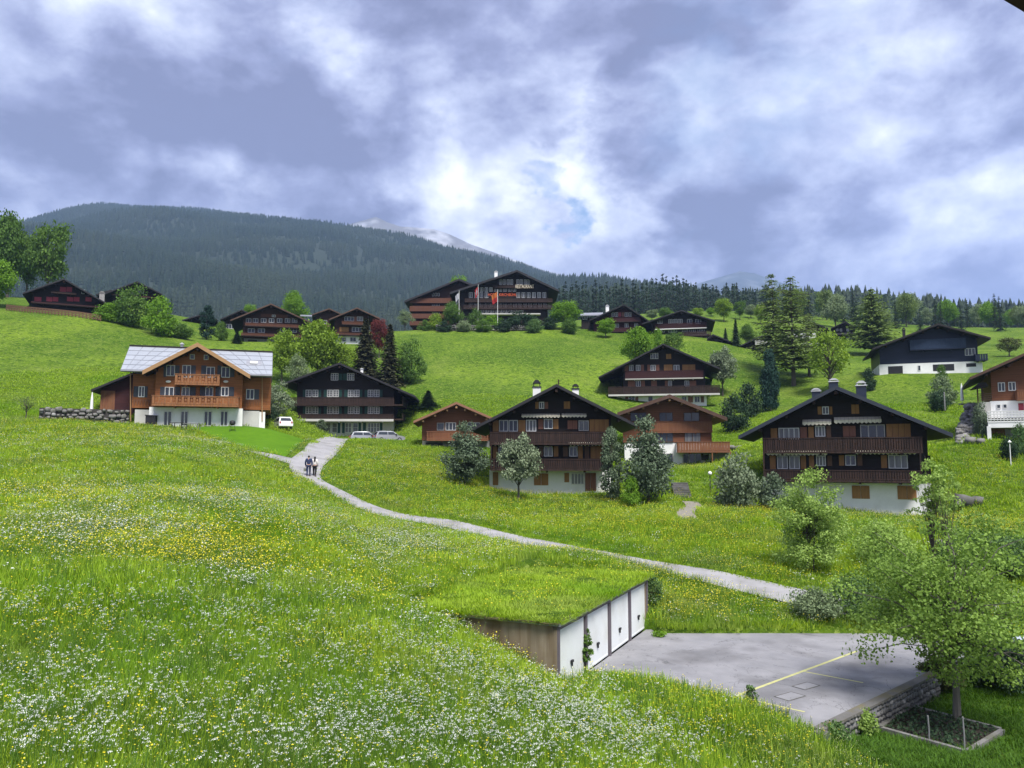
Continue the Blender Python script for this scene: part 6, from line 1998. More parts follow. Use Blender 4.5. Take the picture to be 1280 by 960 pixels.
# ------------------------------------------------------------------ cars
def car(label, u, v, Y, rz, paint, L=4.1, Wd=1.72, H=1.48, van=False):
    p = at(u, v, Y); p.z = ground_z(p.x, p.y) + 0.02
    e = empty('parked_car', p, rz, label, 'car')
    # side profile (x = length, front at +x)
    body = [(-L / 2, 0.34), (-L / 2 - 0.02, 0.62), (-L / 2 + 0.04, 0.86), (-L / 2 + 0.12, 0.95), (L * 0.20, 0.93), (L * 0.40, 0.82), (L / 2 - 0.04, 0.68), (L / 2 + 0.02, 0.5), (L / 2 - 0.02, 0.32), (L / 2 - 0.2, 0.24), (-L / 2 + 0.2, 0.24)]
    cab = [(-L / 2 + 0.10, 0.952), (-L / 2 + 0.34, H - 0.12), (-L / 2 + 0.62, H), (L * 0.02, H), (L * 0.12, H - 0.08), (L * 0.27, 0.94)]

    def loft(prof, widths):
        V, F = [], []
        n = len(prof)
        cols = [-1, -0.92, 0.92, 1]
        for (x, z), wd in zip(prof, widths):
            for c in cols:
                yy = c * wd / 2
                V.append((x, yy, z))
        for i in range(n):
            j = (i + 1) % n
            for c in range(3):
                F.append((i * 4 + c, j * 4 + c, j * 4 + c + 1, i * 4 + c + 1))
        F.append(tuple(i * 4 for i in reversed(range(n)))); F.append(tuple(i * 4 + 3 for i in range(n)))
        return V, F
    V, F = loft(body, [Wd * (0.96 if z > 0.8 else 1.0) for x, z in body])
    me = bpy.data.meshes.new('body'); me.from_pydata(V, [], F); me.update()
    bo = put('body', me, MT[paint], e)
    V, F = loft(cab, [Wd * (0.95 if z < 1.0 else 0.78 if z > H - 0.06 else 0.82) for x, z in cab])
    me = bpy.data.meshes.new('cabin'); me.from_pydata(V, [], F); me.update()
    put('cabin', me, MT[paint], e)
    # windows, set just proud of the cabin
    def win(pts, nm='window'):
        mb = MB(); k = 0
        mb.v += pts; mb.f.append(tuple(range(len(pts)))); mb.build(nm, MT['glass'], e)
    w0, w1 = Wd * 0.40, Wd * 0.33
    x0, z0, x1, z1 = -L / 2 + 0.10, 0.98, -L / 2 + 0.34, H - 0.14
    win([(x0 - 0.006, -w0, z0), (x0 - 0.006, w0, z0), (x1 - 0.03, w1, z1), (x1 - 0.03, -w1, z1)], 'rear_window')
    win([(L * 0.27 + 0.01, w0, 0.97), (L * 0.27 + 0.01, -w0, 0.97), (L * 0.13 + 0.02, -w1, H - 0.10), (L * 0.13 + 0.02, w1, H - 0.10)], 'windscreen')
    for sd in (-1, 1):
        ya, yb = sd * (Wd * 0.475 + 0.012), sd * (Wd * 0.415 + 0.012)
        for a, b, c, d in ((-L / 2 + 0.32, -L * 0.10, -L / 2 + 0.5, -L * 0.10), (-L * 0.08, L * 0.20, -L * 0.08, L * 0.10)):
            pts = [(a, ya, 0.99), (b, ya, 0.99), (d, yb, H - 0.13), (c, yb, H - 0.13)]
            win(pts if sd < 0 else pts[::-1], 'side_window')
        for x in (-L * 0.31, L * 0.31):
            ty = MB().tube([(x, sd * (Wd / 2 - 0.20), 0.31), (x, sd * (Wd / 2 + 0.012), 0.31)], 0.31, 16).build('wheel', MT['rubber'], e)
            MB().tube([(x, sd * (Wd / 2 + 0.0125), 0.31), (x, sd * (Wd / 2 + 0.025), 0.31)], 0.19, 12).build('rim', MT['lead'], ty)
        MB().box(-L / 2 - 0.035, -L / 2 + 0.05, sd * Wd * 0.36, sd * Wd * 0.46, 0.66, 0.90).build('tail_lamp', MT['lamp_red'], e)
        MB().box(L / 2 - 0.12, L / 2 + 0.008, sd * Wd * 0.32, sd * Wd * 0.46, 0.58, 0.68).build('headlight', MT['lamp_clear'], e)
        MB().box(L * 0.17, L * 0.22, sd * (Wd / 2 - 0.02), sd * (Wd / 2 + 0.13), 0.95, 1.08).build('mirror', MT['black'], e)
    MB().box(-L / 2 - 0.06, -L / 2 + 0.10, -Wd * 0.47, Wd * 0.47, 0.34, 0.54).build('bumper', MT['black'] if paint != 'car_white' else MT[paint], e)
    MB().box(-L / 2 - 0.066, -L / 2 - 0.061, -0.26, 0.26, 0.40, 0.50).build('number_plate', MT['white_paint'], e)
    return e


car('white hatchback parked on the lawn edge by the honey chalet', 353, 541, 97, R(118), 'car_white')
car('silver car parked before the green-shuttered chalet', 456, 552, 106, R(20), 'car_silver')
car('second silver car parked nearer the small red chalet', 486, 553, 105.5, R(25), 'car_silver')
car('pale blue car half hidden by the dark garden bush', 1288, 868, 29.5, R(105), 'car_pale')

# terrace furniture of the honey chalet
p = at(242, 533, 82.2)
for x, lab in ((222.5, 'small dark garden table before the honey chalet'), (240, 'long pale garden table before the honey chalet')):
    q = at(x, 532, 81.5); q.z = ground_z(q.x, q.y)
    e = empty('garden_table', q, 0, lab, 'table')
    w = 0.6 if x < 230 else 0.8
    m = MT['barge_dark'] if x < 230 else MT['concrete_grey']
    MB().box(-w, w, -0.4, 0.4, 0.70, 0.75).build('top', m, e)
    for sx in (-1, 1):
        for sy in (-1, 1):
            MB().box(sx * (w - 0.1) - 0.03, sx * (w - 0.1) + 0.03, sy * 0.32 - 0.03, sy * 0.32 + 0.03, -0.1, 0.699).build('leg', m, e)
q = at(290.5, 532, 82); q.z = ground_z(q.x, q.y)
e = empty('kettle_grill', q, 0, 'black kettle grill before the honey chalet', 'grill')
MB().ball((0, 0, 0.85), (0.33, 0.33, 0.22), 12, 6).build('bowl', MT['black'], e, smooth=True)
MB().ball((0, 0, 0.98), (0.32, 0.32, 0.20), 12, 6).build('lid', MT['black'], e, smooth=True)
for k in range(3):
    a = k * 2.09
    MB().tube([(0.18 * math.cos(a), 0.18 * math.sin(a), 0.72), (0.36 * math.cos(a), 0.36 * math.sin(a), -0.05)], 0.018, 5).build('leg', MT['black'], e)
q = at(189, 530, 82.5); q.z = ground_z(q.x, q.y)
e = empty('storage_cupboard', q, 0, 'dark garden cupboard at the left end of the white ground floor', 'cupboard')
MB().box(-0.5, 0.5, -0.3, 0.3, -0.1, 1.15).build('body', MT['barge_dark'], e)
MB().prism_y([(-0.55, 1.152), (0.55, 1.152), (0.55, 1.2), (-0.55, 1.26)], -0.36, 0.36).build('lid', MT['black'], e)

# wooden fence below the crimson-shuttered chalet
fa, fb_ = at(8, 388, 144), at(126, 397, 143)
e = empty('fence', on_ground(66, 392, 143.5), 0, 'long low wooden fence below the crimson shuttered chalet', 'fence')
N_ = 30
prev = None
for i in range(N_ + 1):
    t = i / N_
    x = fa.x + (fb_.x - fa.x) * t; y = fa.y + (fb_.y - fa.y) * t - 1.5 * math.sin(t * 3.14)
    z = ground_z(x, y)
    c = Vector((x, y, z)) - e.location
    MB().box(c.x - 0.07, c.x + 0.07, c.y - 0.07, c.y + 0.07, c.z - 0.3, c.z + 1.15).build('post', MT['sh_brown'], e)
    if prev is not None:
        d = (c - prev)
        for hgt in (0.35, 0.7, 1.02):
            MB().obox((c + prev) / 2 + Vector((0, -0.09, hgt)), d / 2, Vector((0, 0.018, 0)), Vector((0, 0, 0.12))).build('rail', MT['sh_brown'], e)
    prev = c

# timber eave of the building the picture is taken from, top right corner
p = at(1254.5, 0, 2.2); q = at(1281.5, 16, 2.2)
e = empty('roof_eave', p, 0, 'dark corner of a timber eave at the top right edge', 'eave')
d = (q - p).normalized()
n = Vector((0.53, 0.05, 0.85))
n = (n - d * n.dot(d)).normalized()
w = ray(1268, 4).normalized()          # the eave runs on away from the viewer
n = (n - w * n.dot(w)).normalized(); n = (n - d * n.dot(d)).normalized()
MB().obox(d * 0.7 + n * 0.12 + w * 0.45, d * 0.95, n * 0.12, w * 0.45).build('fascia', MT['dark_wood2'], e)
MB().obox(d * 0.7 + n * 0.275 + w * 0.45, d * 1.0, n * 0.03, w * 0.5).build('roof_tiles', MT['roof_dark'], e)


# ------------------------------------------------------------------ two walkers
def skinned(name, joints, bones, m, parent, sub=2):
    """one continuous surface grown over a skeleton"""
    names = list(joints)
    me = bpy.data.meshes.new(name)
    me.from_pydata([joints[k][0] for k in names], [(names.index(a), names.index(b)) for a, b in bones], [])
    o = bpy.data.objects.new(name, me); COL.objects.link(o)
    md = o.modifiers.new('skin', 'SKIN'); md.use_smooth_shade = True
    sv = me.skin_vertices[0].data
    for i, k in enumerate(names):
        r = joints[k][1]
        sv[i].radius = r if isinstance(r, tuple) else (r, r)
    sv[0].use_root = True
    s = o.modifiers.new('sub', 'SUBSURF'); s.levels = sub; s.render_levels = sub
    me.materials.append(m)
    o.parent = parent
    return o


def walker(label, u, v, Y, H, top_m, leg_m, stride, long_hair, wide, rz):
    p = at(u, v, Y); p.z = ground_z(p.x, p.y) + 0.03
    e = empty('person', p, rz, label, 'person')
    s = H / 1.75
    f = stride
    J = {'pelvis': ((0, 0, 0.95 * s), (0.13 * wide, 0.10)), 'waist': ((0, 0.01, 1.12 * s), (0.125 * wide, 0.095)), 'chest': ((0, 0.02, 1.32 * s), (0.15 * wide, 0.11)), 'neck': ((0, 0.02, 1.50 * s), 0.055),
         'head0': ((0, 0.035, 1.58 * s), 0.075), 'head1': ((0, 0.04, 1.66 * s), 0.092), 'head2': ((0, 0.035, 1.735 * s), 0.055)}
    B = [('pelvis', 'waist'), ('waist', 'chest'), ('chest', 'neck'), ('neck', 'head0'), ('head0', 'head1'), ('head1', 'head2')]
    for sd, nm in ((-1, 'l'), (1, 'r')):
        k = f * sd
        J['hip' + nm] = ((sd * 0.10 * wide, 0, 0.88 * s), 0.10); J['knee' + nm] = ((sd * 0.10, 0.10 * k + 0.02, 0.49 * s), 0.065)
        J['ankle' + nm] = ((sd * 0.09, 0.24 * k - (0.04 if k < 0 else 0), 0.09 * s), 0.042); J['toe' + nm] = ((sd * 0.10, 0.24 * k + 0.14, 0.035), 0.036)
        J['sh' + nm] = ((sd * 0.19 * wide, 0.02, 1.43 * s), 0.065); J['elb' + nm] = ((sd * 0.25 * wide, -0.06 * k - 0.01, 1.15 * s), 0.048); J['wr' + nm] = ((sd * 0.25 * wide, -0.14 * k + 0.05, 0.90 * s), 0.032)
        J['palm' + nm] = ((sd * 0.25 * wide, -0.15 * k + 0.06, 0.83 * s), 0.036)
        B += [('pelvis', 'hip' + nm), ('hip' + nm, 'knee' + nm), ('knee' + nm, 'ankle' + nm), ('ankle' + nm, 'toe' + nm), ('chest', 'sh' + nm), ('sh' + nm, 'elb' + nm), ('elb' + nm, 'wr' + nm), ('wr' + nm, 'palm' + nm)]
        for q in range(4):
            J['f%s%d' % (nm, q)] = ((sd * (0.25 * wide) + (q - 1.5) * 0.004, -0.15 * k + 0.045 + q * 0.014, 0.75 * s + 0.006 * abs(q - 1.5)), 0.010)
            B.append(('palm' + nm, 'f%s%d' % (nm, q)))
        J['t' + nm] = ((sd * 0.235 * wide, -0.15 * k + 0.105, 0.80 * s), 0.011); B.append(('palm' + nm, 't' + nm))
    skinned('body', J, B, MT['skin'], e, 1)
    grow = lambda ks, g: {k: (J[k][0], tuple(x + g for x in J[k][1]) if isinstance(J[k][1], tuple) else J[k][1] + g) for k in ks}
    ks = ['chest', 'waist', 'pelvis', 'shl', 'shr', 'elbl', 'elbr', 'wrl', 'wrr']
    skinned('jacket', grow(ks, 0.028), [('chest', 'waist'), ('waist', 'pelvis'), ('chest', 'shl'), ('chest', 'shr'), ('shl', 'elbl'), ('shr', 'elbr'), ('elbl', 'wrl'), ('elbr', 'wrr')], top_m, e)
    ks = ['pelvis', 'hipl', 'hipr', 'kneel', 'kneer', 'anklel', 'ankler']
    skinned('trousers', grow(ks, 0.018), [('pelvis', 'hipl'), ('pelvis', 'hipr'), ('hipl', 'kneel'), ('hipr', 'kneer'), ('kneel', 'anklel'), ('kneer', 'ankler')], leg_m, e)
    for nm in 'lr':
        skinned('shoe', grow(['ankle' + nm, 'toe' + nm], 0.016), [('ankle' + nm, 'toe' + nm)], MT['black_cloth'], e, 1)
    hj = {'a': ((0, 0.02, 1.745 * s), 0.075), 'b': ((0, -0.005, 1.67 * s), 0.100), 'c': ((0, -0.02, 1.59 * s), 0.08)}
    hb = [('a', 'b'), ('b', 'c')]
    if long_hair:
        hj['d'] = ((0, -0.09, 1.47 * s), (0.095, 0.05)); hj['e'] = ((0.01, -0.13, 1.30 * s), (0.08, 0.04)); hb += [('c', 'd'), ('d', 'e')]
    skinned('hair', hj, hb, MT['hair'], e)
    return e, J


ma, MJ = walker('person in navy jacket and dark jeans walking up the path', 385.5, 596.5, 66, 1.78, MT['navy'], MT['jeans'], 0.7, False, 1.12, R(6))
wo, _ = walker('person in cream top with long black hair walking beside the navy jacket', 393.2, 593.8, 66.6, 1.70, MT['cream_cloth'], MT['black_cloth'], -0.6, True, 0.95, R(6))
hp = ma.matrix_basis @ Vector(MJ['palml'][0])
e = empty('shopping_bag', hp + Vector((-0.02, 0.0, -0.42)), 0.2, 'olive bag hanging from the hand of the navy jacket walker', 'bag')
mb = MB().prism_y([(-0.13, 0), (0.13, 0), (0.15, 0.26), (-0.15, 0.26)], -0.06, 0.06); mb.build('sack', MT['bag'], e)
MB().tube([(-0.08, 0, 0.26), (-0.03, 0, 0.36), (0.03, 0, 0.36), (0.08, 0, 0.26)], 0.008, 5).build('handle', MT['bag'], e)
# ------------------------------------------------------------------ mountains
def ridge_mesh(name, ridge, Yr, Yb, zb, m, label, rows=46, step=10, rough=40, seed=1, back=0.6, power=0.9):
    """a mountain side: foot at distance Yb, crest through the measured ridge line at distance Yr"""
    rs = np.random.RandomState(seed)
    us = np.arange(ridge[0][0], ridge[-1][0] + 1, step, dtype=float)
    vs = np.interp(us, [r[0] for r in ridge], [r[1] for r in ridge])
    rows2 = int(rows * 0.4)
    n = len(us)
    ph = rs.rand(12) * 6.28
    V = []
    for j in range(rows + rows2 + 1):
        for i, (u, v) in enumerate(zip(us, vs)):
            c = at(u, v, Yr)
            x1, z1 = c.x, c.z
            x0 = c.x * (0.35 + 0.65 * Yb / Yr) if Yr / Yb > 1.5 else c.x * 0.9
            if j <= rows:
                t = j / rows
                y = Yb + (Yr - Yb) * t; x = x0 + (x1 - x0) * t
                z = zb + (z1 - zb) * t ** power
                k = max(0.0, math.sin(math.pi * t)) ** 1.8
            else:
                t = (j - rows) / rows2
                y = Yr + (Yr - Yb) * back * t; x = x1
                z = z1 - (z1 - zb) * 0.9 * t
                k = math.sin(math.pi * min(t, 1.0)) ** 0.8
            g = 0
            for q in range(4):
                w = 0.0012 * 2 ** q * 1.7
                g += math.sin(x * w + ph[q] + 1.3 * math.sin(y * w * 0.7 + ph[q + 4])) * math.cos(y * w * 0.9 + ph[q + 8]) / 1.7 ** q
            V.append((x, y, z + g * rough * k))
    ii = np.arange((rows + rows2 + 1) * n).reshape(-1, n)
    F = np.stack([ii[:-1, :-1], ii[:-1, 1:], ii[1:, 1:], ii[1:, :-1]], -1).reshape(-1, 4)
    me = np_mesh(name, V, F, smooth=True)
    o = put(name, me, m)
    tag(o, label, None, kind='structure')
    return np.array(V).reshape(-1, n, 3), rows


RIDGE = [(-420, 306), (-250, 306), (-100, 312), (0, 298), (60, 276), (95, 266), (130, 258), (200, 262), (260, 267), (300, 272), (350, 281), (400, 290), (450, 298), (500, 306), (560, 318), (600, 326), (640, 337), (680, 347), (720, 358), (770, 368), (830, 378), (900, 391), (980, 398)]
G1, rows1 = ridge_mesh('mountain', RIDGE, 2900, 620, 60, MT['forest_floor'], 'dark forested mountain rising behind the village at left', rough=48, seed=2)
HILL = [(560, 395), (680, 384), (760, 378), (840, 374), (900, 380), (960, 378), (1020, 377), (1060, 380), (1100, 383), (1140, 392), (1200, 398), (1280, 402), (1400, 404), (1600, 404)]
G2, rows2 = ridge_mesh('hill', HILL, 760, 420, 62, MT['alp'], 'wooded hill behind the right slope', rough=5, seed=3, step=12, back=0.8)
ridge_mesh('mountain', [(330, 310), (400, 292), (430, 282), (452, 276), (470, 271), (485, 278), (500, 283), (540, 286), (560, 292), (590, 306), (630, 320), (680, 338), (760, 358)], 4100, 3100, 300, MT['rock'], 'grey snow dusted summit behind the forested ridge', rough=55, seed=4, step=5)
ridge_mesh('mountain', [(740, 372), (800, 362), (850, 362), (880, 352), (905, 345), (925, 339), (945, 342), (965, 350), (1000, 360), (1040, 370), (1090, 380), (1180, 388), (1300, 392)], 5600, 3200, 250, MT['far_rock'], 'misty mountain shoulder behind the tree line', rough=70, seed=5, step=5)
ridge_mesh('mountain', [(1040, 384), (1100, 378), (1150, 380), (1190, 387), (1215, 379), (1240, 375), (1262, 380), (1290, 388), (1400, 370), (1600, 350)], 6000, 4200, 300, MT['rock'], 'distant snow streaked mountain at the far right', rough=60, seed=6, step=6)


# ------------------------------------------------------------------ scattered growth (stuff): instances on points
def tuft(name, n, h, spread, wid, m, seed, bend=0.35):
    rs = np.random.RandomState(seed)
    V, F, tt = [], [], []
    for i in range(n):
        a = rs.rand() * 6.28; r = spread * math.sqrt(rs.rand())
        b = np.array([r * math.cos(a), r * math.sin(a), -0.05])
        hh = h * rs.uniform(0.55, 1.15)
        d = np.array([math.cos(a + rs.normal() * 0.8), math.sin(a + rs.normal() * 0.8), 0]) * hh * bend * rs.uniform(0.2, 1.4)
        s = np.array([-d[1], d[0], 0]); s = s / (np.linalg.norm(s) + 1e-6) * wid * rs.uniform(0.7, 1.3)
        k = len(V)
        p1 = b + np.array([0, 0, hh * 0.55]) + d * 0.35; p2 = b + np.array([0, 0, hh]) + d
        V += [b - s, b + s, p1 + s * 0.8, p1 - s * 0.8, p2 + s * 0.12, p2 - s * 0.12]
        F += [(k, k + 1, k + 2, k + 3), (k + 3, k + 2, k + 4, k + 5)]
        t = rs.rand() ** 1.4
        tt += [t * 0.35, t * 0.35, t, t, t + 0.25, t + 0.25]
    me = np_mesh(name, V, F, np.clip(tt, 0, 1)); me.materials.append(m)
    return me


def flower(name, heads, h, spread, size, m, seed, per=1, disc=0.04, stem=0.006):
    rs = np.random.RandomState(seed)
    V, F, tt, mi = [], [], [], []
    for i in range(heads):
        a = rs.rand() * 6.28; r = spread * math.sqrt(rs.rand())
        hh = h * rs.uniform(0.65, 1.15)
        c = np.array([r * math.cos(a), r * math.sin(a), hh])
        k = len(V)
        b = c * np.array([0.4, 0.4, 0])
        V += [b + [-stem, 0, 0], b + [stem, 0, 0], c + [stem * .6, 0, 0], c + [-stem * .6, 0, 0]]
        F.append((k, k + 1, k + 2, k + 3)); tt += [0.3] * 4; mi.append(1)
        for q in range(per):
            qa = rs.rand() * 6.28; qr = disc * math.sqrt(rs.rand()) if per > 1 else 0
            o = c + np.array([qr * math.cos(qa), qr * math.sin(qa), rs.uniform(-0.012, 0.015) - qr * 0.2])
            nrm = np.array([rs.normal() * 0.5, rs.normal() * 0.5, 1.0]); nrm /= np.linalg.norm(nrm)
            tx = np.cross(nrm, [rs.normal(), rs.normal(), rs.normal()]); tx /= np.linalg.norm(tx); ty = np.cross(nrm, tx)
            s = size * rs.uniform(0.7, 1.3) / 2
            k = len(V)
            V += [o - tx * s, o - ty * s * 0.9, o + tx * s, o + ty * s * 0.9]
            F.append((k, k + 1, k + 2, k + 3)); tt += [rs.rand()] * 4; mi.append(0)
    me = np_mesh(name, V, F, tt)
    me.materials.append(m); me.materials.append(LF['umbel_stem'])
    me.polygons.foreach_set('material_index', mi)
    return me


def lowspruce(name, seed, m, tiers=5, k=7, w=0.32):
    rs = np.random.RandomState(seed)
    V, F, tt = [], [], []
    for i in range(tiers):
        t = i / tiers
        z0 = 0.06 + 0.86 * t; z1 = min(1.0, z0 + 0.36 * (1 - t * 0.35))
        r = w / 2 * (1 - t) ** 0.8 + 0.02
        b = len(V)
        V.append((0, 0, z1)); tt.append(0.35 + 0.3 * t)
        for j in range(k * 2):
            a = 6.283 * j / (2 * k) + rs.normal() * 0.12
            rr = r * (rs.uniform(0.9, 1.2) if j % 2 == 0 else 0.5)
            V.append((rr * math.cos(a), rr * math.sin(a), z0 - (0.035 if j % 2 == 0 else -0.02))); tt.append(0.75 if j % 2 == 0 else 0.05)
        for j in range(2 * k):
            F.append((b, b + 1 + j, b + 1 + (j + 1) % (2 * k)))
    me = np_mesh(name, V, F, tt); me.materials.append(m)
    return me


def lowbroad(name, seed, m):
    wd, lf = broad(name, 1.0, 0.8, 0.12, 22, 420, 0.11, seed, 'egg', 0.02, 0.17, 0.6)
    lf.materials.append(m)
    return lf


def scatter(name, P, rot, scl, idx, protos, label, cat=None):
    me = bpy.data.meshes.new(name)
    P = np.asarray(P, np.float32)
    me.vertices.add(len(P)); me.vertices.foreach_set('co', P.ravel())
    for nm, tp, data, key in (('rot', 'FLOAT_VECTOR', rot, 'vector'), ('scl', 'FLOAT_VECTOR', scl, 'vector'), ('pid', 'INT', idx, 'value')):
        a = me.attributes.new(nm, tp, 'POINT')
        a.data.foreach_set(key, np.asarray(data, np.int32 if tp == 'INT' else np.float32).ravel())
    o = bpy.data.objects.new(name, me); COL.objects.link(o)
    ng = bpy.data.node_groups.new(name, 'GeometryNodeTree')
    ng.interface.new_socket('Geometry', in_out='INPUT', socket_type='NodeSocketGeometry')
    ng.interface.new_socket('Geometry', in_out='OUTPUT', socket_type='NodeSocketGeometry')
    N, L = ng.nodes, ng.links
    gi, go = N.new('NodeGroupInput'), N.new('NodeGroupOutput')
    iop = N.new('GeometryNodeInstanceOnPoints')
    L.new(gi.outputs[0], iop.inputs['Points'])
    join = N.new('GeometryNodeJoinGeometry')
    # Join Geometry lists later links first, so feed the shapes in reverse
    for pm in reversed(protos):
        po = bpy.data.objects.new(pm.name, pm)
        oi = N.new('GeometryNodeObjectInfo'); oi.inputs['Object'].default_value = po
        oi.inputs['As Instance'].default_value = True
        L.new(oi.outputs['Geometry'], join.inputs[0])
    L.new(join.outputs[0], iop.inputs['Instance'])
    iop.inputs['Pick Instance'].default_value = True
    for nm, tp, sock in (('pid', 'INT', 'Instance Index'), ('rot', 'FLOAT_VECTOR', 'Rotation'), ('scl', 'FLOAT_VECTOR', 'Scale')):
        na = N.new('GeometryNodeInputNamedAttribute'); na.data_type = tp; na.inputs['Name'].default_value = nm
        out = [s for s in na.outputs if s.enabled and s.name == 'Attribute'][0]
        L.new(out, iop.inputs[sock])
    L.new(iop.outputs[0], go.inputs[0])
    md = o.modifiers.new('scatter', 'NODES'); md.node_group = ng
    tag(o, label, cat, kind='stuff')
    return o


def project(P):
    """pixel of world points"""
    c, s = math.cos(PITCH), math.sin(PITCH)
    x, y, z = P[:, 0], P[:, 1], P[:, 2]
    dep = y * c + z * s
    up = -y * s + z * c
    return 640 + FPX * x / dep, 480 - FPX * up / dep


RS = np.random.RandomState(77)


def surf(G, rows, n, tmin=0.0, tmax=1.0, bias=1.0):
    """random points on a mountain side"""
    nr, nc, _ = G.shape
    t = (tmin + (tmax - tmin) * RS.rand(n) ** bias) * rows
    s = RS.rand(n) * (nc - 1)
    j = np.minimum(t.astype(int), nr - 2); i = np.minimum(s.astype(int), nc - 2)
    a = (t - j)[:, None]; b = (s - i)[:, None]
    return (G[j, i] * (1 - a) + G[j + 1, i] * a) * (1 - b) + (G[j, i + 1] * (1 - a) + G[j + 1, i + 1] * a) * b


# the forest on the mountain
P = surf(G1, rows1, 62000, 0.0, 1.02, 0.8)
u, v = project(P)
keep = np.ones(len(P), bool)
for cu, cv, ru, rv in ((398, 322, 10, 9), (392, 336, 9, 6), (450, 322, 5, 14), (452, 338, 14, 5), (288, 318, 8, 3)):
    keep &= ((u - cu) / ru) ** 2 + ((v - cv) / rv) ** 2 > RS.uniform(0.5, 1.3, len(P))
P = P[keep]; n = len(P)
hgt = RS.uniform(11, 24, n) * (1 + 0.25 * np.sin(P[:, 0] * 0.013 + 2 * np.sin(P[:, 1] * 0.006)) * np.cos(P[:, 1] * 0.011))
P2 = surf(G2, rows2, 3200, 0.15, 1.02)
u2, _ = project(P2)
P3 = np.stack([RS.uniform(-60, 330, 1500), RS.uniform(455, 640, 1500), np.zeros(1500)], 1); P3[:, 2] = tps(P3[:, 0], P3[:, 1]) - 0.5
P3 = P3[P3[:, 0] < 230]
h2 = RS.uniform(13, 22, len(P2)); h3 = RS.uniform(14, 22, len(P3))
isbroad2 = (RS.rand(len(P2)) < np.interp(u2, [600, 900, 1000, 1300], [0.1, 0.35, 0.7, 0.75]))
h2 = np.where(isbroad2, h2 * 0.62, h2)
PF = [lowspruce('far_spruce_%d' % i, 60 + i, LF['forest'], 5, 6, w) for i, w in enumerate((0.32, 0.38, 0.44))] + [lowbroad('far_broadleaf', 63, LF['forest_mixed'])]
allP = np.concatenate([P, P2, P3]); allH = np.concatenate([hgt, h2, h3])
pid = np.concatenate([RS.randint(0, 3, n), np.where(isbroad2, 3, RS.randint(0, 3, len(P2))), RS.randint(0, 3, len(P3))])
allP[:, 2] -= 0.8
N_ = len(allP)
wsc = RS.uniform(0.85, 1.2, N_)
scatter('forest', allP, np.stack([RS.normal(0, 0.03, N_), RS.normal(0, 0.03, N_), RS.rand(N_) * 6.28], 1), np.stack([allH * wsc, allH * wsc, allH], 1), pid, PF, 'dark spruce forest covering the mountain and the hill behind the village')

# tree line that can be told apart: every spruce its own tree
spr = PROTO['spruceC']
tops = [(690, 356), (730, 350), (770, 350), (800, 347), (832, 342), (860, 343), (885, 352), (910, 352), (930, 350), (945, 356), (975, 358), (1010, 372), (1060, 372)]
lab0 = 'dark spruce in the row along the crest behind the right-hand chalets'
for i in range(64):
    u = 700 + 262 * (i + RS.uniform(-0.3, 0.3)) / 63.0
    Y = RS.uniform(395, 452)
    vt = np.interp(u, [t[0] for t in tops], [t[1] for t in tops]) + RS.uniform(-3, 9) + (6 if i % 3 == 0 else 0)
    p = at(u, 390, Y); zb = ground_z(p.x, p.y)
    H = max(8.0, at(u, vt, Y).z - zb)
    e = empty('spruce_tree', (p.x, p.y, zb), RS.rand() * 6, lab0, 'tree', 'spruces along the crest')
    w = H * RS.uniform(0.28, 0.36) / spr[1]
    e.scale = (w, w, H / spr[0])
    put('trunk', spr[2], MT['bark'], e); put('crown', spr[3], LF['spruce'], e)

# ------------------------------------------------------------------ meadow grass and flowers
GRASS_FREE = [ribbon_poly(PATH_C, PATH_W - 0.12), ribbon_poly(SPUR_C, SPUR_W - 0.1), ribbon_poly(TRAIL_C, TRAIL_W + 0.5)] + SHEETS[3:]


def meadow_points(n, r0, r1, az=46):
    r = np.sqrt(RS.uniform(r0 ** 2, r1 ** 2, n)); a = np.radians(RS.uniform(-az, az, n))
    x, y = r * np.sin(a), r * np.cos(a)
    ok = ~inside(COURT, x, y)
    for p in GRASS_FREE: ok &= ~inside(p, x, y)
    gf = [tuple(GA - GD * 0.15 - GB * 0.3), tuple(GA + GD * (GLEN + 0.1) - GB * 0.3), tuple(GA + GD * (GLEN + 0.1) + GB * GDEP), tuple(GA - GD * 0.15 + GB * GDEP)]
    ok &= ~inside(gf, x, y)
    ok &= ~inside(bed, x, y)
    x, y = x[ok], y[ok]
    return np.stack([x, y, tps(x, y)], 1)


def roof_points(n):
    s, t = RS.uniform(-0.12, GLEN + 0.08, n), RS.uniform(-0.1, GDEP, n)
    q = GA[None] + GD[None] * s[:, None] + GB[None] * t[:, None]
    return np.concatenate([q, np.full((n, 1), COURT_Z + 2.36)], 1)


def blobs(P, lst):
    u, v = project(P)
    d = np.zeros(len(P))
    for cu, cv, ru, rv, a in lst:
        d += a * np.exp(-(((u - cu) / ru) ** 2 + ((v - cv) / rv) ** 2))
    return d


parts_ = [meadow_points(17000, 8.5, 20), meadow_points(20000, 20, 36), meadow_points(22000, 36, 62), meadow_points(16000, 62, 98), meadow_points(14000, 98, 125), roof_points(2200)]
lens = [len(p) for p in parts_]
GP = np.concatenate(parts_)
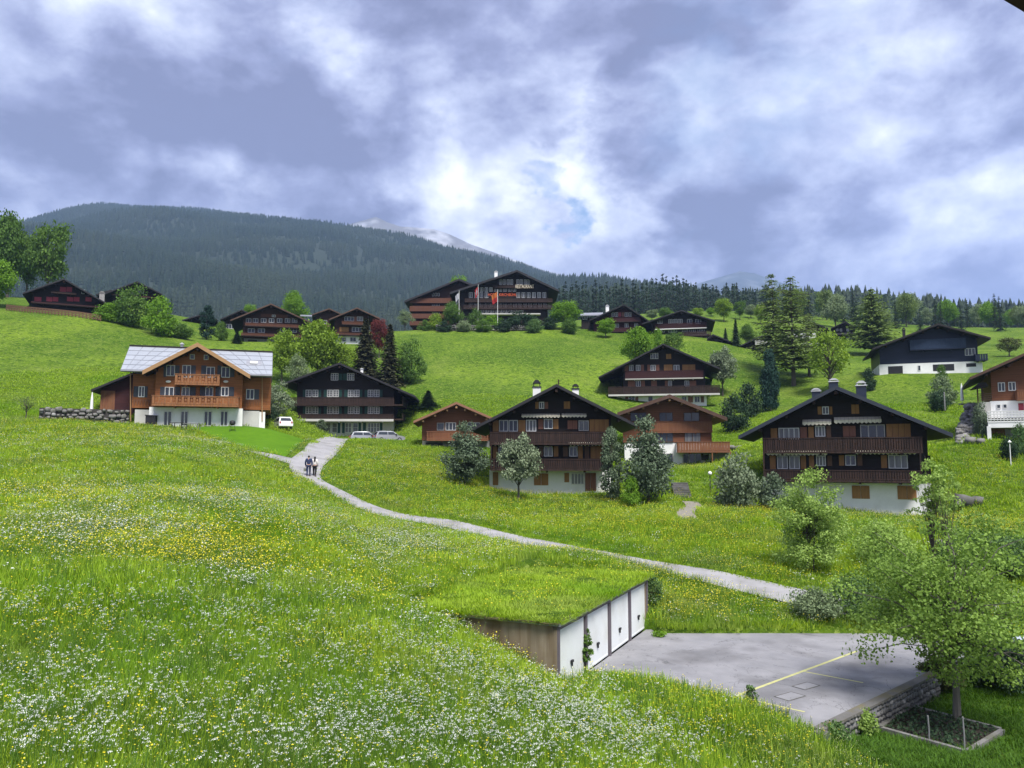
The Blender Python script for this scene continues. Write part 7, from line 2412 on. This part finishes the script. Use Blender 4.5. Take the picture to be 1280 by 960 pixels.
# coarse natural variation in sward height
hv = 0.75 + 0.35 * np.sin(GP[:, 0] * 0.9 + 2 * np.sin(GP[:, 1] * 0.35)) * np.cos(GP[:, 1] * 0.8 + GP[:, 0] * 0.2)
hv = np.clip(hv, 0.45, 1.2)
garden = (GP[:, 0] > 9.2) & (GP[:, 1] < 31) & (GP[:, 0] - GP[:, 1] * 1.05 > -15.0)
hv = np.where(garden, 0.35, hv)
hv[-2200:] *= 0.55
dp = poly_dist([tuple(q) for q in PATH_C[::3]], GP[:, 0], GP[:, 1])
hv *= np.clip((dp - 0.8) / 2.5, 0.4, 1.0)
hv[-2200:] = np.minimum(hv[-2200:], 0.5)
dg = poly_dist([tuple(GA - GD * 0.2), tuple(GA - GD * 0.2 + GB * GDEP)], GP[:, 0], GP[:, 1])
hv = np.where(np.arange(len(GP)) < len(GP) - 2200, hv * np.clip(dg / 1.2, 0.35, 1.0), hv)
lev = np.repeat([0, 1, 2, 3, 4, 1], lens)
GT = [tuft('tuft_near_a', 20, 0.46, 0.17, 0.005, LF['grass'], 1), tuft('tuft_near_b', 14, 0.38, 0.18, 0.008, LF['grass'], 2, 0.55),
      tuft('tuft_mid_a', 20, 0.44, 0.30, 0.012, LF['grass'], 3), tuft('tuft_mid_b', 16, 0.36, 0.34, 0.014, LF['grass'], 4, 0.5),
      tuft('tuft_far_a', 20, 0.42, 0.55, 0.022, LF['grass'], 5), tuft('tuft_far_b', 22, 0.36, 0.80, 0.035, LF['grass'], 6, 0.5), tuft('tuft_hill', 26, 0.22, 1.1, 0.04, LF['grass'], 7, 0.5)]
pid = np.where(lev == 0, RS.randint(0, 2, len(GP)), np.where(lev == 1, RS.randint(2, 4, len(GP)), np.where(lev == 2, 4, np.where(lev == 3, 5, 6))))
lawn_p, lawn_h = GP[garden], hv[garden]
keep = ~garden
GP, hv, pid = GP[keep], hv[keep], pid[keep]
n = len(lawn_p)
scatter('shade_tinted_garden_grass', lawn_p, np.stack([RS.normal(0, 0.1, n), RS.normal(0, 0.1, n), RS.rand(n) * 6.28], 1), np.stack([np.ones(n), np.ones(n), lawn_h], 1), RS.randint(0, 2, n), [tuft('lawn_tuft_a', 30, 0.42, 0.34, 0.011, LF['shade_tinted_garden_grass'], 8), tuft('lawn_tuft_b', 30, 0.36, 0.36, 0.012, LF['shade_tinted_garden_grass'], 9, 0.5)], 'garden grass under the maple, shade painted into its dark green')
n = len(GP)
sc_ = RS.uniform(0.8, 1.2, n)
rot = np.stack([RS.normal(0, 0.1, n), RS.normal(0, 0.1, n), RS.rand(n) * 6.28], 1)
scl = np.stack([sc_, sc_, sc_ * hv], 1)
# fringe of grass hanging over the two open edges of the turf roof
m1, m2 = 320, 200
s1 = RS.uniform(-0.1, GLEN, m1); t2 = RS.uniform(0, GDEP, m2)
E1 = np.concatenate([GA[None] + GD[None] * s1[:, None] - GB[None] * 0.06, np.full((m1, 1), COURT_Z + 2.30)], 1)
E2 = np.concatenate([GA[None] - GD[None] * 0.10 + GB[None] * t2[:, None], np.full((m2, 1), COURT_Z + 2.30)], 1)
GP = np.concatenate([GP, E1, E2])
rot = np.concatenate([rot, np.stack([RS.uniform(0.5, 1.9, m1), RS.normal(0, 0.3, m1), np.full(m1, R(64.7))], 1), np.stack([RS.uniform(0.5, 1.9, m2), RS.normal(0, 0.3, m2), np.full(m2, R(-25.3))], 1)])
fs = RS.uniform(0.2, 0.48, m1 + m2)
scl = np.concatenate([scl, np.stack([fs, fs, fs], 1)])
pid = np.concatenate([pid, RS.randint(0, 2, m1 + m2)])
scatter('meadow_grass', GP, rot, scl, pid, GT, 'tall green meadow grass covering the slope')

# white umbels
W1 = [(120, 935, 190, 40, 1.0), (420, 930, 170, 45, 1.0), (640, 930, 150, 45, 1.0), (790, 940, 70, 30, 0.8), (60, 875, 110, 35, 0.55), (330, 790, 160, 50, 0.32), (560, 850, 110, 35, 0.55), (680, 890, 80, 20, 0.8),
      (100, 672, 130, 22, 0.75), (200, 665, 60, 12, 0.5), (560, 665, 80, 22, 0.75), (480, 690, 40, 20, 0.5), (150, 610, 180, 30, 0.35), (350, 640, 90, 25, 0.35), (90, 560, 170, 20, 0.30), (250, 560, 80, 14, 0.3),
      (520, 800, 60, 30, 0.35), (300, 730, 120, 20, 0.35), (60, 770, 90, 30, 0.25), (540, 745, 25, 8, 0.8), (480, 570, 50, 12, 0.3), (1010, 900, 20, 6, 0.3), (1020, 765, 40, 12, 0.6)]
cand = np.concatenate([meadow_points(28000, 8.5, 22), meadow_points(34000, 22, 45), meadow_points(40000, 45, 88)])
d = blobs(cand, W1) + 0.07
cl = 0.5 + 0.5 * np.sin(cand[:, 0] * 2.3 + 1.7 * np.sin(cand[:, 1] * 1.9)) * np.sin(cand[:, 1] * 2.7 + 1.1 * np.sin(cand[:, 0] * 1.3))
garden = (cand[:, 0] > 9.2) & (cand[:, 1] < 31) & (cand[:, 0] - cand[:, 1] * 1.05 > -15.0)
keep = (RS.rand(len(cand)) < d * (0.25 + 1.0 * cl ** 1.5)) & ~garden
WP = cand[keep]
yd = np.hypot(WP[:, 0], WP[:, 1])
WF = [flower('umbel_a', 1, 0.50, 0.03, 0.016, LF['white_flower'], 1, 13, 0.040), flower('umbel_b', 3, 0.46, 0.16, 0.015, LF['white_flower'], 2, 9, 0.030), flower('umbel_far', 5, 0.46, 0.30, 0.026, LF['white_flower'], 3, 4, 0.035, 0.006)]
pid = np.where(yd < 24, RS.randint(0, 2, len(WP)), 2)
n = len(WP); sc_ = RS.uniform(0.75, 1.2, n)
scatter('white_flowers', WP, np.stack([RS.normal(0, 0.12, n), RS.normal(0, 0.12, n), RS.rand(n) * 6.28], 1), np.stack([sc_, sc_, sc_ * RS.uniform(0.8, 1.15, n)], 1), pid, WF, 'white umbel flowers scattered through the meadow')

# pale seed heads and small composite flowers that lighten the further meadow
cand = np.concatenate([meadow_points(9000, 9, 24), meadow_points(20000, 24, 48), meadow_points(26000, 48, 95)])
sp = 0.5 + 0.5 * np.sin(cand[:, 0] * 0.31 + 1.9 * np.sin(cand[:, 1] * 0.23)) * np.cos(cand[:, 1] * 0.27 + 1.3 * np.sin(cand[:, 0] * 0.17))
garden = (cand[:, 0] > 9.2) & (cand[:, 1] < 31) & (cand[:, 0] - cand[:, 1] * 1.05 > -15.0)
cand = cand[(RS.rand(len(cand)) < 0.15 + 0.85 * sp ** 2) & ~garden]
yd = np.hypot(cand[:, 0], cand[:, 1]); n = len(cand); sc_ = RS.uniform(0.8, 1.2, n)
SF = [flower('seed_near', 8, 0.44, 0.22, 0.016, LF['seed_head'], 11), flower('seed_far', 10, 0.42, 0.42, 0.030, LF['seed_head'], 12)]
scatter('seed_heads', cand, np.stack([RS.normal(0, 0.12, n), RS.normal(0, 0.12, n), RS.rand(n) * 6.28], 1), np.stack([sc_, sc_, sc_], 1), np.where(yd < 26, 0, 1), SF, 'pale seed heads standing above the meadow grass')

# yellow buttercups
Y1 = [(225, 688, 110, 26, 0.95), (300, 715, 90, 20, 0.55), (390, 815, 40, 10, 0.5), (90, 600, 110, 30, 0.35), (900, 890, 90, 35, 0.75), (960, 930, 60, 20, 0.5), (520, 600, 110, 35, 0.65), (640, 640, 110, 25, 0.6), (840, 660, 110, 22, 0.85), (940, 690, 50, 30, 0.55),
      (960, 645, 50, 10, 0.5), (1230, 660, 70, 20, 0.8), (60, 800, 60, 25, 0.3), (160, 925, 120, 30, 0.15), (640, 830, 80, 20, 0.3), (860, 745, 60, 30, 0.5), (330, 600, 90, 25, 0.3), (120, 545, 130, 14, 0.3), (700, 760, 50, 12, 0.10), (1230, 590, 60, 18, 0.5), (450, 760, 60, 40, 0.15)]
cand = np.concatenate([meadow_points(22000, 8.5, 22), meadow_points(36000, 22, 45), meadow_points(46000, 45, 90), roof_points(500)])
d = blobs(cand, Y1) + 0.12
garden = (cand[:, 0] > 9.2) & (cand[:, 1] < 31) & (cand[:, 0] - cand[:, 1] * 1.05 > -15.0)
keep = (RS.rand(len(cand)) < d) & ~garden
YP = cand[keep]
yd = np.hypot(YP[:, 0], YP[:, 1])
YF = [flower('buttercup_a', 5, 0.44, 0.16, 0.026, LF['yellow_flower'], 4), flower('buttercup_b', 4, 0.40, 0.14, 0.030, LF['yellow_flower'], 5), flower('buttercup_far', 7, 0.42, 0.34, 0.042, LF['yellow_flower'], 6)]
pid = np.where(yd < 26, RS.randint(0, 2, len(YP)), 2)
n = len(YP); sc_ = RS.uniform(0.8, 1.2, n)
scatter('yellow_flowers', YP, np.stack([RS.normal(0, 0.12, n), RS.normal(0, 0.12, n), RS.rand(n) * 6.28], 1), np.stack([sc_, sc_, sc_], 1), pid, YF, 'yellow buttercups scattered through the meadow')

# ------------------------------------------------------------------ air
HAZE = 0.00012
hz = MB().box(-7500, 7500, -400, 8500, -16, 1290).build('haze', None)
m = bpy.data.materials.new('haze_air'); m.use_nodes = True
nt = m.node_tree
nt.nodes.remove(nt.nodes['Principled BSDF'])
pv = nt.nodes.new('ShaderNodeVolumePrincipled')
pv.inputs['Color'].default_value = (0.42, 0.62, 1.0, 1)
pv.inputs['Density'].default_value = HAZE
pv.inputs['Anisotropy'].default_value = 0.0
nt.links.new(pv.outputs[0], nt.nodes['Material Output'].inputs['Volume'])
hz.data.materials.append(m)
tag(hz, 'thin pale blue mountain air', None, kind='stuff')
